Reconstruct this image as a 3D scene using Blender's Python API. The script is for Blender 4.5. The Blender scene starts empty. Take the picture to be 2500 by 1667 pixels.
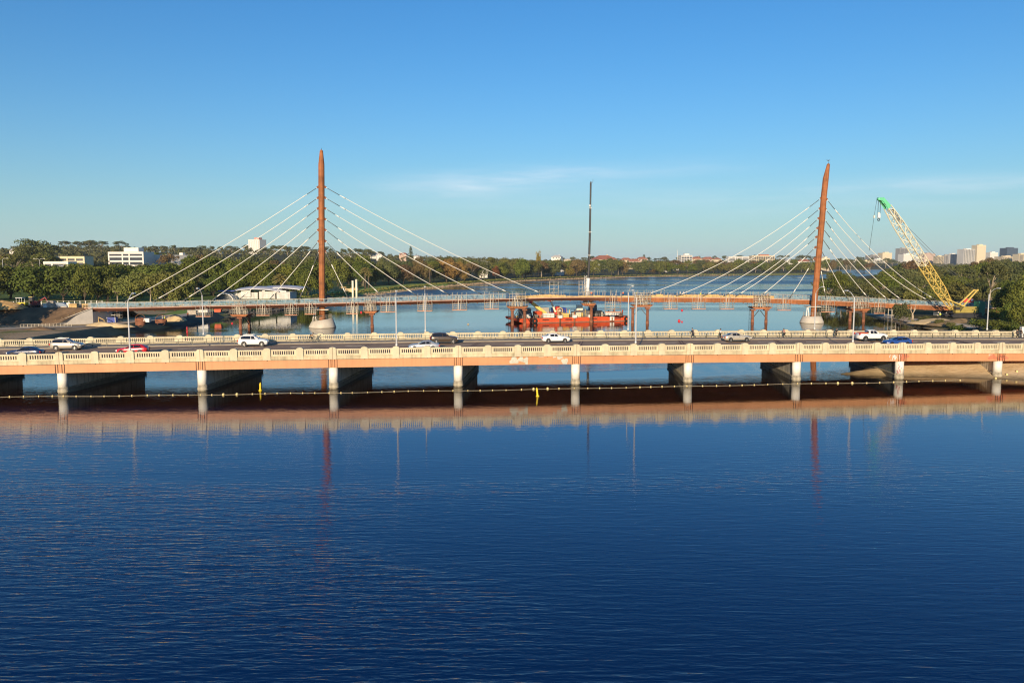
import bpy, bmesh, math, random
import numpy as np
from mathutils import Vector, Matrix

# ------------------------------------------------------------------ camera, sky, sun, exposure
S = bpy.context.scene
COL = S.collection
H = 19.0                                   # drone height above the water
PITCH = math.atan(193 / 1944.4)
cam = bpy.data.cameras.new("camera")
cam.sensor_width = 36.0
cam.lens = 28.0
cam.clip_start = 0.5
cam.clip_end = 20000.0
camo = bpy.data.objects.new("camera", cam)
camo.location = (0, 0, H)
camo.rotation_euler = (math.pi / 2 - PITCH, 0, 0)
COL.objects.link(camo)
S.camera = camo

SUN_AZ = math.radians(192)                 # behind the camera, a little to the left
SUN_EL = math.radians(12)
world = bpy.data.worlds.new("World")
S.world = world
world.use_nodes = True
wn = world.node_tree
bg = wn.nodes["Background"]
sky = wn.nodes.new("ShaderNodeTexSky")
sky.sky_type = 'NISHITA'
sky.sun_disc = False
sky.sun_elevation = SUN_EL
sky.sun_rotation = SUN_AZ
sky.air_density = 1.2
sky.dust_density = 0.1
sky.ozone_density = 6.0
hsv = wn.nodes.new("ShaderNodeHueSaturation")
hsv.inputs["Saturation"].default_value = 1.07
wn.links.new(sky.outputs[0], hsv.inputs["Color"])
# thin cirrus: streaky noise over the whole sky dome, strongest low down
tc = wn.nodes.new("ShaderNodeTexCoord")
sep = wn.nodes.new("ShaderNodeSeparateXYZ")
wn.links.new(tc.outputs["Generated"], sep.inputs[0])
mp = wn.nodes.new("ShaderNodeMapping")
mp.inputs["Rotation"].default_value = (0, math.radians(-4), 0)
mp.inputs["Scale"].default_value = (5.0, 5.0, 45.0)
mp.inputs["Location"].default_value = (0.30, 0.0, 0.35)
wn.links.new(tc.outputs["Generated"], mp.inputs[0])
cn = wn.nodes.new("ShaderNodeTexNoise")
cn.inputs["Scale"].default_value = 1.7
cn.inputs["Detail"].default_value = 7
cn.inputs["Roughness"].default_value = 0.55
wn.links.new(mp.outputs[0], cn.inputs["Vector"])
cr = wn.nodes.new("ShaderNodeValToRGB")
cr.color_ramp.elements[0].position = 0.40
cr.color_ramp.elements[0].color = (0, 0, 0, 1)
cr.color_ramp.elements[1].position = 0.78
cr.color_ramp.elements[1].color = (1, 1, 1, 1)
wn.links.new(cn.outputs[0], cr.inputs[0])
def wmath(op, a, b=None):
    q = wn.nodes.new("ShaderNodeMath"); q.operation = op
    for k, v in enumerate((a, b)):
        if v is None: continue
        if isinstance(v, (int, float)): q.inputs[k].default_value = v
        else: wn.links.new(v, q.inputs[k])
    return q.outputs[0]
def wisp(u0, v0, su, sv, tilt):
    """soft elongated cirrus patch around one direction of the sky"""
    yy = wmath('MAXIMUM', sep.outputs["Y"], 0.05)
    u = wmath('SUBTRACT', wmath('DIVIDE', sep.outputs["X"], yy), u0)
    v = wmath('SUBTRACT', wmath('SUBTRACT', wmath('DIVIDE', sep.outputs["Z"], yy), v0), wmath('MULTIPLY', u, tilt))
    a = wmath('POWER', wmath('ABSOLUTE', wmath('DIVIDE', u, su)), 2.0); b = wmath('POWER', wmath('ABSOLUTE', wmath('DIVIDE', v, sv)), 2.0)
    return wmath('EXPONENT', wmath('MULTIPLY', wmath('ADD', a, b), -1.0))
wsum = wmath('ADD', wmath('ADD', wisp(0.06, 0.108, 0.17, 0.011, 0.04), wisp(-0.06, 0.092, 0.10, 0.010, 0.08)), wmath('ADD', wisp(0.56, 0.097, 0.16, 0.010, 0.03), wmath('MULTIPLY', wisp(0.2, 0.075, 0.5, 0.02, 0.0), 0.35)))
mul = wn.nodes.new("ShaderNodeMath")
mul.operation = 'MULTIPLY'
wn.links.new(wmath('ADD', wmath('MULTIPLY', cr.outputs[0], 0.8), 0.28), mul.inputs[0])
wn.links.new(wsum, mul.inputs[1])
mul2 = wn.nodes.new("ShaderNodeMath")
mul2.operation = 'MULTIPLY'
mul2.inputs[1].default_value = 0.33
wn.links.new(mul.outputs[0], mul2.inputs[0])
cmix = wn.nodes.new("ShaderNodeMixRGB")
cmix.inputs[2].default_value = (8.2, 8.0, 8.3, 1)
wn.links.new(mul2.outputs[0], cmix.inputs[0])
tint = wn.nodes.new("ShaderNodeMixRGB")      # camera white balance set for the warm sun
tint.blend_type = 'MULTIPLY'
tint.inputs[0].default_value = 1.0
tint.inputs[2].default_value = (0.84, 1.055, 1.14, 1)
wn.links.new(hsv.outputs[0], tint.inputs[1])
hzm = wn.nodes.new("ShaderNodeMixRGB")       # pale haze belt along the horizon, all the way round
hzm.inputs[2].default_value = (3.75, 5.05, 5.3, 1)
hzf = wn.nodes.new("ShaderNodeMath"); hzf.operation = 'MULTIPLY'
hze = wn.nodes.new("ShaderNodeMath"); hze.operation = 'EXPONENT'
hza = wn.nodes.new("ShaderNodeMath"); hza.operation = 'MULTIPLY'; hza.inputs[1].default_value = -11.0
hzp = wn.nodes.new("ShaderNodeMath"); hzp.operation = 'ABSOLUTE'
wn.links.new(sep.outputs["Z"], hzp.inputs[0]); wn.links.new(hzp.outputs[0], hza.inputs[0]); wn.links.new(hza.outputs[0], hze.inputs[0]); wn.links.new(hze.outputs[0], hzf.inputs[0])
hzf.inputs[1].default_value = 0.8
wn.links.new(hzf.outputs[0], hzm.inputs[0])
wn.links.new(tint.outputs[0], hzm.inputs[1])
wn.links.new(hzm.outputs[0], cmix.inputs[1])
wn.links.new(cmix.outputs[0], bg.inputs[0])
bg.inputs[1].default_value = 0.108

sunl = bpy.data.lights.new("sun", 'SUN')
sunl.energy = 5.0
sunl.angle = math.radians(0.5)
sunl.color = (1.0, 0.80, 0.56)
suno = bpy.data.objects.new("sun", sunl)
suno.rotation_euler = (math.pi / 2 - SUN_EL, 0, math.pi - SUN_AZ)
COL.objects.link(suno)

vs = S.view_settings
vs.view_transform = 'Standard'
vs.look = 'None'
vs.exposure = 0.3
vs.gamma = 1.0
vs.use_curve_mapping = False
S.render.engine = 'CYCLES'
S.cycles.filter_width = 1.15
S.cycles.max_bounces = 6
S.cycles.diffuse_bounces = 3
S.cycles.glossy_bounces = 4
S.cycles.transmission_bounces = 3
S.cycles.volume_bounces = 0
S.cycles.transparent_max_bounces = 6
S.cycles.use_denoising = True
S.cycles.caustics_reflective = True
S.cycles.blur_glossy = 1.0
S.cycles.sample_clamp_indirect = 6.0
S.cycles.caustics_refractive = False

# ------------------------------------------------------------------ pixel geometry of the photograph (2500 x 1667)
FPX = 1944.4
CP, SP = math.cos(PITCH), math.sin(PITCH)
def ray(px, py):
    u = (px - 1250) / FPX; v = (833.5 - py) / FPX
    return (u, CP + v * SP, -SP + v * CP)
def ground_at(px, py, z=0.0):
    r = ray(px, py); t = (z - H) / r[2]
    return Vector((r[0] * t, r[1] * t, z))
def at(px, py, Y):
    r = ray(px, py); t = Y / r[1]
    return Vector((r[0] * t, Y, H + r[2] * t))
rnd = random.Random(7)

# ------------------------------------------------------------------ materials
MATS = {}
def mat(name, col, rough=0.65, metal=0.0, var=0.18, scale=0.6, bump=0.0, bscale=6.0, spec=0.4, col2=None, rand=0.0, coat=0.0, detail=5, streak=0.0, world_=False, blot=0.0):
    if name in MATS: return MATS[name]
    m = bpy.data.materials.new(name); m.use_nodes = True
    nt = m.node_tree; b = nt.nodes["Principled BSDF"]
    b.inputs["Roughness"].default_value = rough
    b.inputs["Metallic"].default_value = metal
    b.inputs["Specular IOR Level"].default_value = spec
    if coat: b.inputs["Coat Weight"].default_value = coat
    c2 = col2 if col2 else tuple(c * (1 - var) for c in col)
    c1 = col if col2 else tuple(min(1, c * (1 + var * 0.6)) for c in col)
    tcn = nt.nodes.new("ShaderNodeTexCoord")
    n = nt.nodes.new("ShaderNodeTexNoise")
    n.inputs["Scale"].default_value = scale
    n.inputs["Detail"].default_value = detail
    n.inputs["Roughness"].default_value = 0.6
    csrc = tcn.outputs["Object"]
    if world_ or streak or blot:
        gp = nt.nodes.new("ShaderNodeNewGeometry"); csrc = gp.outputs["Position"]
    nt.links.new(csrc, n.inputs["Vector"])
    rp = nt.nodes.new("ShaderNodeValToRGB")
    rp.color_ramp.elements[0].position = 0.32; rp.color_ramp.elements[0].color = (*c2, 1)
    rp.color_ramp.elements[1].position = 0.68; rp.color_ramp.elements[1].color = (*c1, 1)
    nt.links.new(n.outputs[0], rp.inputs[0])
    out = rp.outputs[0]
    def over(sc, det, lo, hi, amt, prev):
        """multiply by 1-amt where a stretched noise is high: rain streaks, soot, patches"""
        mp3 = nt.nodes.new("ShaderNodeMapping"); mp3.inputs["Scale"].default_value = sc; nt.links.new(csrc, mp3.inputs[0])
        n3 = nt.nodes.new("ShaderNodeTexNoise"); n3.inputs["Scale"].default_value = 1.0; n3.inputs["Detail"].default_value = det; nt.links.new(mp3.outputs[0], n3.inputs["Vector"])
        r3 = nt.nodes.new("ShaderNodeMapRange"); r3.inputs["From Min"].default_value = lo; r3.inputs["From Max"].default_value = hi
        r3.inputs["To Min"].default_value = 1.0; r3.inputs["To Max"].default_value = 1.0 - amt; nt.links.new(n3.outputs[0], r3.inputs["Value"])
        x3 = nt.nodes.new("ShaderNodeMixRGB"); x3.blend_type = 'MULTIPLY'; x3.inputs[0].default_value = 1.0
        nt.links.new(prev, x3.inputs[1]); nt.links.new(r3.outputs[0], x3.inputs[2]); return x3.outputs[0]
    if streak: out = over((2.2, 2.2, 0.22), 4, 0.48, 0.72, streak, out)
    if blot: out = over((0.22, 0.22, 0.5), 5, 0.46, 0.64, blot, out)
    if rand:
        oi = nt.nodes.new("ShaderNodeObjectInfo")
        hs = nt.nodes.new("ShaderNodeHueSaturation")
        mr = nt.nodes.new("ShaderNodeMapRange")
        mr.inputs["To Min"].default_value = 1 - rand; mr.inputs["To Max"].default_value = 1 + rand
        nt.links.new(oi.outputs["Random"], mr.inputs["Value"])
        nt.links.new(mr.outputs[0], hs.inputs["Value"])
        mh = nt.nodes.new("ShaderNodeMapRange")
        mh.inputs["To Min"].default_value = 0.5 - rand * 0.10; mh.inputs["To Max"].default_value = 0.5 + rand * 0.07
        wnz = nt.nodes.new("ShaderNodeTexWhiteNoise"); wnz.noise_dimensions = '1D'
        nt.links.new(oi.outputs["Random"], wnz.inputs["W"])
        nt.links.new(wnz.outputs["Value"], mh.inputs["Value"])
        nt.links.new(mh.outputs[0], hs.inputs["Hue"])
        nt.links.new(out, hs.inputs["Color"]); out = hs.outputs[0]
    nt.links.new(out, b.inputs["Base Color"])
    if bump:
        n2 = nt.nodes.new("ShaderNodeTexNoise"); n2.inputs["Scale"].default_value = bscale; n2.inputs["Detail"].default_value = 6
        nt.links.new(tcn.outputs["Object"], n2.inputs["Vector"])
        bp = nt.nodes.new("ShaderNodeBump"); bp.inputs["Strength"].default_value = bump; bp.inputs["Distance"].default_value = 0.1
        nt.links.new(n2.outputs[0], bp.inputs["Height"]); nt.links.new(bp.outputs[0], b.inputs["Normal"])
    MATS[name] = m
    return m

# ------------------------------------------------------------------ mesh and object helpers
def put(o, parent=None, label=None, cat=None, group=None, kind=None):
    COL.objects.link(o)
    if parent is not None: o.parent = parent
    if label: o["label"] = label
    if cat: o["category"] = cat
    if group: o["group"] = group
    if kind: o["kind"] = kind
    return o
def thing(name, label, cat, loc=(0, 0, 0), group=None, rz=0.0):
    o = bpy.data.objects.new(name, None)
    o.empty_display_size = 0.3
    o.location = loc; o.rotation_euler = (0, 0, rz)
    return put(o, None, label, cat, group)
def dup(root, loc, rz=None, label=None, scale=None, group=None):
    def cp(o, parent):
        c = o.copy(); COL.objects.link(c)
        if parent is not None: c.parent = parent
        for ch in list(o.children): cp(ch, c)
        return c
    r = cp(root, None)
    r.location = loc
    if rz is not None: r.rotation_euler = (0, 0, rz)
    if scale is not None: r.scale = scale if hasattr(scale, '__len__') else (scale,) * 3
    if label: r["label"] = label
    if group: r["group"] = group
    return r

class MB:
    """collects shapes for ONE mesh"""
    def __init__(s): s.v = []; s.f = []; s.m = []; s.sm = []
    def add(s, vs, fs, smooth=False, mi=0):
        k = len(s.v); s.v += [tuple(x) for x in vs]
        for f in fs:
            s.f.append(tuple(i + k for i in f)); s.sm.append(smooth); s.m.append(mi)
        return s
    def box(s, c, d, rz=0.0, mi=0, taper=(1, 1)):
        hx, hy, hz = d[0] / 2, d[1] / 2, d[2] / 2
        ca, sa = math.cos(rz), math.sin(rz); vs = []
        for z in (-1, 1):
            tx, ty = taper if z > 0 else (1, 1)
            for x, y in ((-1, -1), (1, -1), (1, 1), (-1, 1)):
                a, b = x * hx * tx, y * hy * ty
                vs.append((c[0] + a * ca - b * sa, c[1] + a * sa + b * ca, c[2] + z * hz))
        return s.add(vs, [(3, 2, 1, 0), (4, 5, 6, 7), (0, 1, 5, 4), (1, 2, 6, 5), (2, 3, 7, 6), (3, 0, 4, 7)], mi=mi)
    def span(s, a, b, rz=0, mi=0):
        return s.box([(a[i] + b[i]) / 2 for i in range(3)], [abs(b[i] - a[i]) for i in range(3)], rz, mi)
    def bar(s, p, q, w, h=None, mi=0):
        """rectangular bar from p to q"""
        h = h or w; p = Vector(p); q = Vector(q); d = (q - p)
        if d.length < 1e-6: return s
        d.normalize(); up = Vector((0, 0, 1)) if abs(d.z) < 0.95 else Vector((0, 1, 0))
        a = d.cross(up).normalized(); b = a.cross(d).normalized()
        vs = [o + a * (x * w / 2) + b * (y * h / 2) for o in (p, q) for x, y in ((-1, -1), (1, -1), (1, 1), (-1, 1))]
        return s.add(vs, [(0, 1, 2, 3), (7, 6, 5, 4), (1, 0, 4, 5), (2, 1, 5, 6), (3, 2, 6, 7), (0, 3, 7, 4)], mi=mi)
    def tube(s, pts, rs, n=8, cap=True, mi=0, smooth=True):
        pts = [Vector(p) for p in pts]
        if not hasattr(rs, '__len__'): rs = [rs] * len(pts)
        vs = []; fs = []; prev = None
        for i, p in enumerate(pts):
            d = (pts[min(i + 1, len(pts) - 1)] - pts[max(i - 1, 0)]).normalized()
            if prev is None:
                up = Vector((0, 0, 1)) if abs(d.z) < 0.9 else Vector((0, 1, 0))
                a = d.cross(up).normalized()
            else:
                a = (prev - d * prev.dot(d)).normalized()
            prev = a; b = d.cross(a)
            for k in range(n):
                t = 2 * math.pi * k / n
                vs.append(p + (a * math.cos(t) + b * math.sin(t)) * rs[i])
        for i in range(len(pts) - 1):
            for k in range(n):
                fs.append((i * n + k, i * n + (k + 1) % n, (i + 1) * n + (k + 1) % n, (i + 1) * n + k))
        s.add(vs, fs, smooth, mi)
        if cap:
            k0 = len(s.v) - len(vs)
            s.f.append(tuple(k0 + n - 1 - k for k in range(n))); s.sm.append(False); s.m.append(mi)
            k1 = k0 + (len(pts) - 1) * n
            s.f.append(tuple(k1 + k for k in range(n))); s.sm.append(False); s.m.append(mi)
        return s
    def lathe(s, prof, c=(0, 0, 0), n=16, mi=0, smooth=True):
        vs = []; fs = []
        for r, z in prof:
            for k in range(n):
                t = 2 * math.pi * k / n
                vs.append((c[0] + r * math.cos(t), c[1] + r * math.sin(t), c[2] + z))
        for i in range(len(prof) - 1):
            for k in range(n):
                fs.append((i * n + k, i * n + (k + 1) % n, (i + 1) * n + (k + 1) % n, (i + 1) * n + k))
        fs.append(tuple(range(n - 1, -1, -1))); L = (len(prof) - 1) * n
        fs.append(tuple(L + k for k in range(n)))
        return s.add(vs, fs, smooth, mi)
    def prism(s, poly, a, b, axis='y', mi=0):
        """polygon (pairs) extruded from a to b along axis; pairs are the two other axes in order"""
        n = len(poly)
        def mk(p, t):
            return {'x': (t, p[0], p[1]), 'y': (p[0], t, p[1]), 'z': (p[0], p[1], t)}[axis]
        vs = [mk(p, a) for p in poly] + [mk(p, b) for p in poly]
        fs = [tuple(range(n)), tuple(range(2 * n - 1, n - 1, -1))]
        fs += [(i, (i + 1) % n, n + (i + 1) % n, n + i) for i in range(n)]
        return s.add(vs, fs, mi=mi)
    def mesh(s, name):
        me = bpy.data.meshes.new(name)
        me.from_pydata(s.v, [], s.f)
        me.polygons.foreach_set("use_smooth", s.sm)
        me.polygons.foreach_set("material_index", s.m)
        bm = bmesh.new(); bm.from_mesh(me); bmesh.ops.recalc_face_normals(bm, faces=bm.faces); bm.to_mesh(me); bm.free()
        me.update()
        return me
    def build(s, name, m, parent=None, world=False, loc=None, **kw):
        """world=True: vertices are world coordinates, shifted to the parent's place"""
        if world and parent is not None:
            o = parent.location
            if parent.parent is not None: o = o + parent.parent.location
            s.v = [(x - o[0], y - o[1], z - o[2]) for x, y, z in s.v]
        me = s.mesh(name)
        for q in (m if isinstance(m, (list, tuple)) else [m]): me.materials.append(q)
        ob = bpy.data.objects.new(name, me)
        if loc is not None: ob.location = loc
        return put(ob, parent, **kw)
def obj(name, me, parent=None, loc=(0, 0, 0), rot=(0, 0, 0), scale=(1, 1, 1), **kw):
    o = bpy.data.objects.new(name, me); o.location = loc; o.rotation_euler = rot; o.scale = scale
    return put(o, parent, **kw)

def smooth01(t):
    t = np.clip(t, 0, 1); return t * t * (3 - 2 * t)

# ------------------------------------------------------------------ terrain: shorelines in metres (water level 0)
MAIN = [(-109, 40), (-107, 130), (-104, 207), (-98.5, 254), (-99, 275), (-92, 324), (-88, 400), (-82, 461), (-66, 560), (-40, 672), (5, 790),
        (71, 922), (150, 1020), (265, 1146), (370, 1195), (466, 1237), (545, 1330), (600, 1500), (700, 1850), (830, 2110), (1100, 2160), (2600, 2130), (9000, 2100),
        (9000, 12000), (-9000, 12000), (-9000, 40)]
PEN = [(128, 286), (138, 350), (160, 430), (191, 499), (226, 570), (300, 752), (385, 930), (475, 1075), (600, 1150), (900, 1200), (4000, 1200),
       (4000, 60), (300, 70), (140, 108), (100, 124.5), (83, 129), (74, 131.3), (64, 132.3), (55, 134.6), (62, 140), (71, 153), (92, 178), (121, 216), (119, 227), (121, 245)]
def sdist(X, Y, poly):
    X = np.asarray(X, float); Y = np.asarray(Y, float)
    best = np.full(X.shape, 1e18); inside = np.zeros(X.shape, bool)
    n = len(poly)
    for i in range(n):
        ax, ay = poly[i]; bx, by = poly[(i + 1) % n]
        dx, dy = bx - ax, by - ay
        t = np.clip(((X - ax) * dx + (Y - ay) * dy) / (dx * dx + dy * dy), 0, 1)
        best = np.minimum(best, (X - ax - t * dx) ** 2 + (Y - ay - t * dy) ** 2)
        c = ((ay > Y) != (by > Y))
        with np.errstate(divide='ignore', invalid='ignore'):
            xi = (bx - ax) * (Y - ay) / (by - ay if by != ay else 1e-9) + ax
        inside ^= c & (X < xi)
    d = np.sqrt(best)
    return np.where(inside, d, -d)
SKY_X = [-1500, 0, 80, 250, 400, 600, 750, 850, 1000, 1150, 1300, 1450, 1700, 1850, 2000, 2100, 2300, 2500, 4000]
SKY_Y = [596, 602, 598, 597, 600, 603, 604, 610, 616, 622, 628, 630, 631, 627, 629, 630, 640, 641, 641]
def wob(X, Y, k):
    return (np.sin(X * k + 1.3) * np.cos(Y * k * 0.83 + 0.4) + 0.5 * np.sin(X * k * 2.3 + Y * k * 1.7 + 2.1))
def terrain(X, Y):
    X = np.asarray(X, float); Y = np.asarray(Y, float)
    d1 = sdist(X, Y, MAIN); d2 = sdist(X, Y, PEN)
    D = np.hypot(X, Y)
    px = 1250 + X / np.maximum(Y, 1) * FPX
    ys = np.interp(px, SKY_X, SKY_Y)
    RD = np.interp(px, [0, 1200, 1900, 2200], [1250, 1500, 2300, 3000])
    ridge = np.maximum(19 + (640 - ys) / FPX * RD - 13, 4)
    start = np.interp(px, [0, 700, 1200, 2000, 2100], [430, 520, 800, 1500, 2250])
    hill = (ridge - 2.3) * smooth01((D - start) / (RD - start))
    h1 = np.clip(d1 * 0.55 - 0.25, -1.6, 1.9) + np.where(d1 > 0, 0.5 * smooth01(d1 / 60) + hill + 0.12 * wob(X, Y, 0.09) * smooth01(d1 / 12), 0)
    h1 = h1 + 2.0 * smooth01((d1 - 0.8) / 2.4) * smooth01((17 - d1) / 4) * smooth01((Y - 280) / 15) * smooth01((372 - Y) / 20) * (X < 0)
    h2b = np.clip(d2 * 0.27 - 0.03, -1.6, 2.35) + np.where(d2 > 0, 0.05 * wob(X, Y, 0.8) * smooth01(d2 / 3), 0)
    h2i = np.clip(d2 * 0.30 - 0.15, -1.6, 1.6) + np.where(d2 > 0, 0.6 * smooth01(d2 / 60) + 0.15 * wob(X, Y, 0.1) * smooth01(d2 / 10), 0)
    w = smooth01((Y - 150) / 60)
    h2 = h2b * (1 - w) + h2i * w
    return np.where(d1 > d2, h1, h2)
def tz(x, y): return float(terrain(np.array([x]), np.array([y]))[0])

def grid_mesh(name, X, Y, Z, cull=-1.0):
    ni, nj = X.shape
    idx = np.arange(ni * nj).reshape(ni, nj)
    q = np.stack([idx[:-1, :-1], idx[:-1, 1:], idx[1:, 1:], idx[1:, :-1]], -1).reshape(-1, 4)
    zf = Z.ravel()[q].max(1)
    q = q[zf > cull]
    co = np.stack([X, Y, Z], -1).reshape(-1, 3)
    used = np.unique(q); remap = np.full(len(co), -1); remap[used] = np.arange(len(used))
    me = bpy.data.meshes.new(name)
    me.vertices.add(len(used)); me.vertices.foreach_set("co", co[used].ravel())
    me.loops.add(q.size); me.loops.foreach_set("vertex_index", remap[q].ravel())
    me.polygons.add(len(q)); me.polygons.foreach_set("loop_start", np.arange(len(q)) * 4)
    me.polygons.foreach_set("loop_total", np.full(len(q), 4))
    me.polygons.foreach_set("use_smooth", np.ones(len(q), bool))
    me.update(calc_edges=True); me.validate()
    return me
ang = np.radians(np.linspace(-60, 60, 620))
rad = np.geomspace(70, 9000, 520)
A, R = np.meshgrid(ang, rad)
TX, TY = R * np.sin(A), R * np.cos(A)
TZ = terrain(TX, TY)
land_me = grid_mesh("ground", TX, TY, TZ)

def land_material():
    m = bpy.data.materials.new("land"); m.use_nodes = True
    nt = m.node_tree; b = nt.nodes["Principled BSDF"]; b.inputs["Roughness"].default_value = 0.95
    b.inputs["Specular IOR Level"].default_value = 0.1
    L = nt.links.new
    geo = nt.nodes.new("ShaderNodeNewGeometry"); sp = nt.nodes.new("ShaderNodeSeparateXYZ"); L(geo.outputs["Position"], sp.inputs[0])
    def noise(sc, det=6):
        n = nt.nodes.new("ShaderNodeTexNoise"); n.inputs["Scale"].default_value = sc; n.inputs["Detail"].default_value = det
        L(geo.outputs["Position"], n.inputs["Vector"]); return n.outputs[0]
    def ramp(src, a, b_, ca, cb):
        r = nt.nodes.new("ShaderNodeValToRGB"); r.color_ramp.elements[0].position = a; r.color_ramp.elements[1].position = b_
        r.color_ramp.elements[0].color = (*ca, 1); r.color_ramp.elements[1].color = (*cb, 1); L(src, r.inputs[0]); return r.outputs[0]
    def mix(f, a, b_):
        x = nt.nodes.new("ShaderNodeMixRGB"); L(f, x.inputs[0])
        L(a, x.inputs[1]); L(b_, x.inputs[2]); return x.outputs[0]
    def rng(src, a, b_):
        r = nt.nodes.new("ShaderNodeMapRange"); r.inputs["From Min"].default_value = a; r.inputs["From Max"].default_value = b_
        L(src, r.inputs["Value"]); return r.outputs[0]
    def mul(a, b_):
        r = nt.nodes.new("ShaderNodeMath"); r.operation = 'MULTIPLY'; L(a, r.inputs[0]); L(b_, r.inputs[1]); return r.outputs[0]
    grass = ramp(noise(0.05), 0.3, 0.7, (0.085, 0.13, 0.022), (0.15, 0.19, 0.035))
    scrub = ramp(noise(0.03), 0.35, 0.65, (0.055, 0.065, 0.025), (0.10, 0.09, 0.045))
    sand = ramp(noise(0.35, 8), 0.3, 0.7, (0.56, 0.42, 0.24), (0.74, 0.58, 0.36))
    dirt = ramp(noise(0.12, 8), 0.3, 0.7, (0.30, 0.20, 0.11), (0.52, 0.38, 0.22))
    col = mix(rng(sp.outputs["Y"], 480, 900), grass, scrub)
    # works area on the left bank
    n1 = rng(noise(0.06), 0.35, 0.5)
    works = mul(rng(sp.outputs["Y"], 300, 270), rng(sp.outputs["X"], 0, -40))
    col = mix(mul(works, n1), col, dirt)
    # right bank: dry scrub, bare sand towards the road bridge
    right = mul(rng(sp.outputs["X"], 40, 60), rng(sp.outputs["Y"], 1300, 1200))
    col = mix(right, col, scrub)
    col = mix(mul(rng(sp.outputs["X"], 40, 50), rng(sp.outputs["Y"], 215, 165)), col, sand)
    # wet, bare edge at the waterline
    edge = rng(sp.outputs["Z"], 0.55, 0.12)
    col = mix(edge, col, ramp(noise(0.5), 0.3, 0.7, (0.20, 0.15, 0.09), (0.40, 0.31, 0.18)))
    L(col, b.inputs["Base Color"])
    bp = nt.nodes.new("ShaderNodeBump"); bp.inputs["Strength"].default_value = 0.5; bp.inputs["Distance"].default_value = 0.3
    L(noise(1.5, 8), bp.inputs["Height"]); L(bp.outputs[0], b.inputs["Normal"])
    return m
land_me.materials.append(land_material())
obj("ground", land_me, kind="structure")

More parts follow.
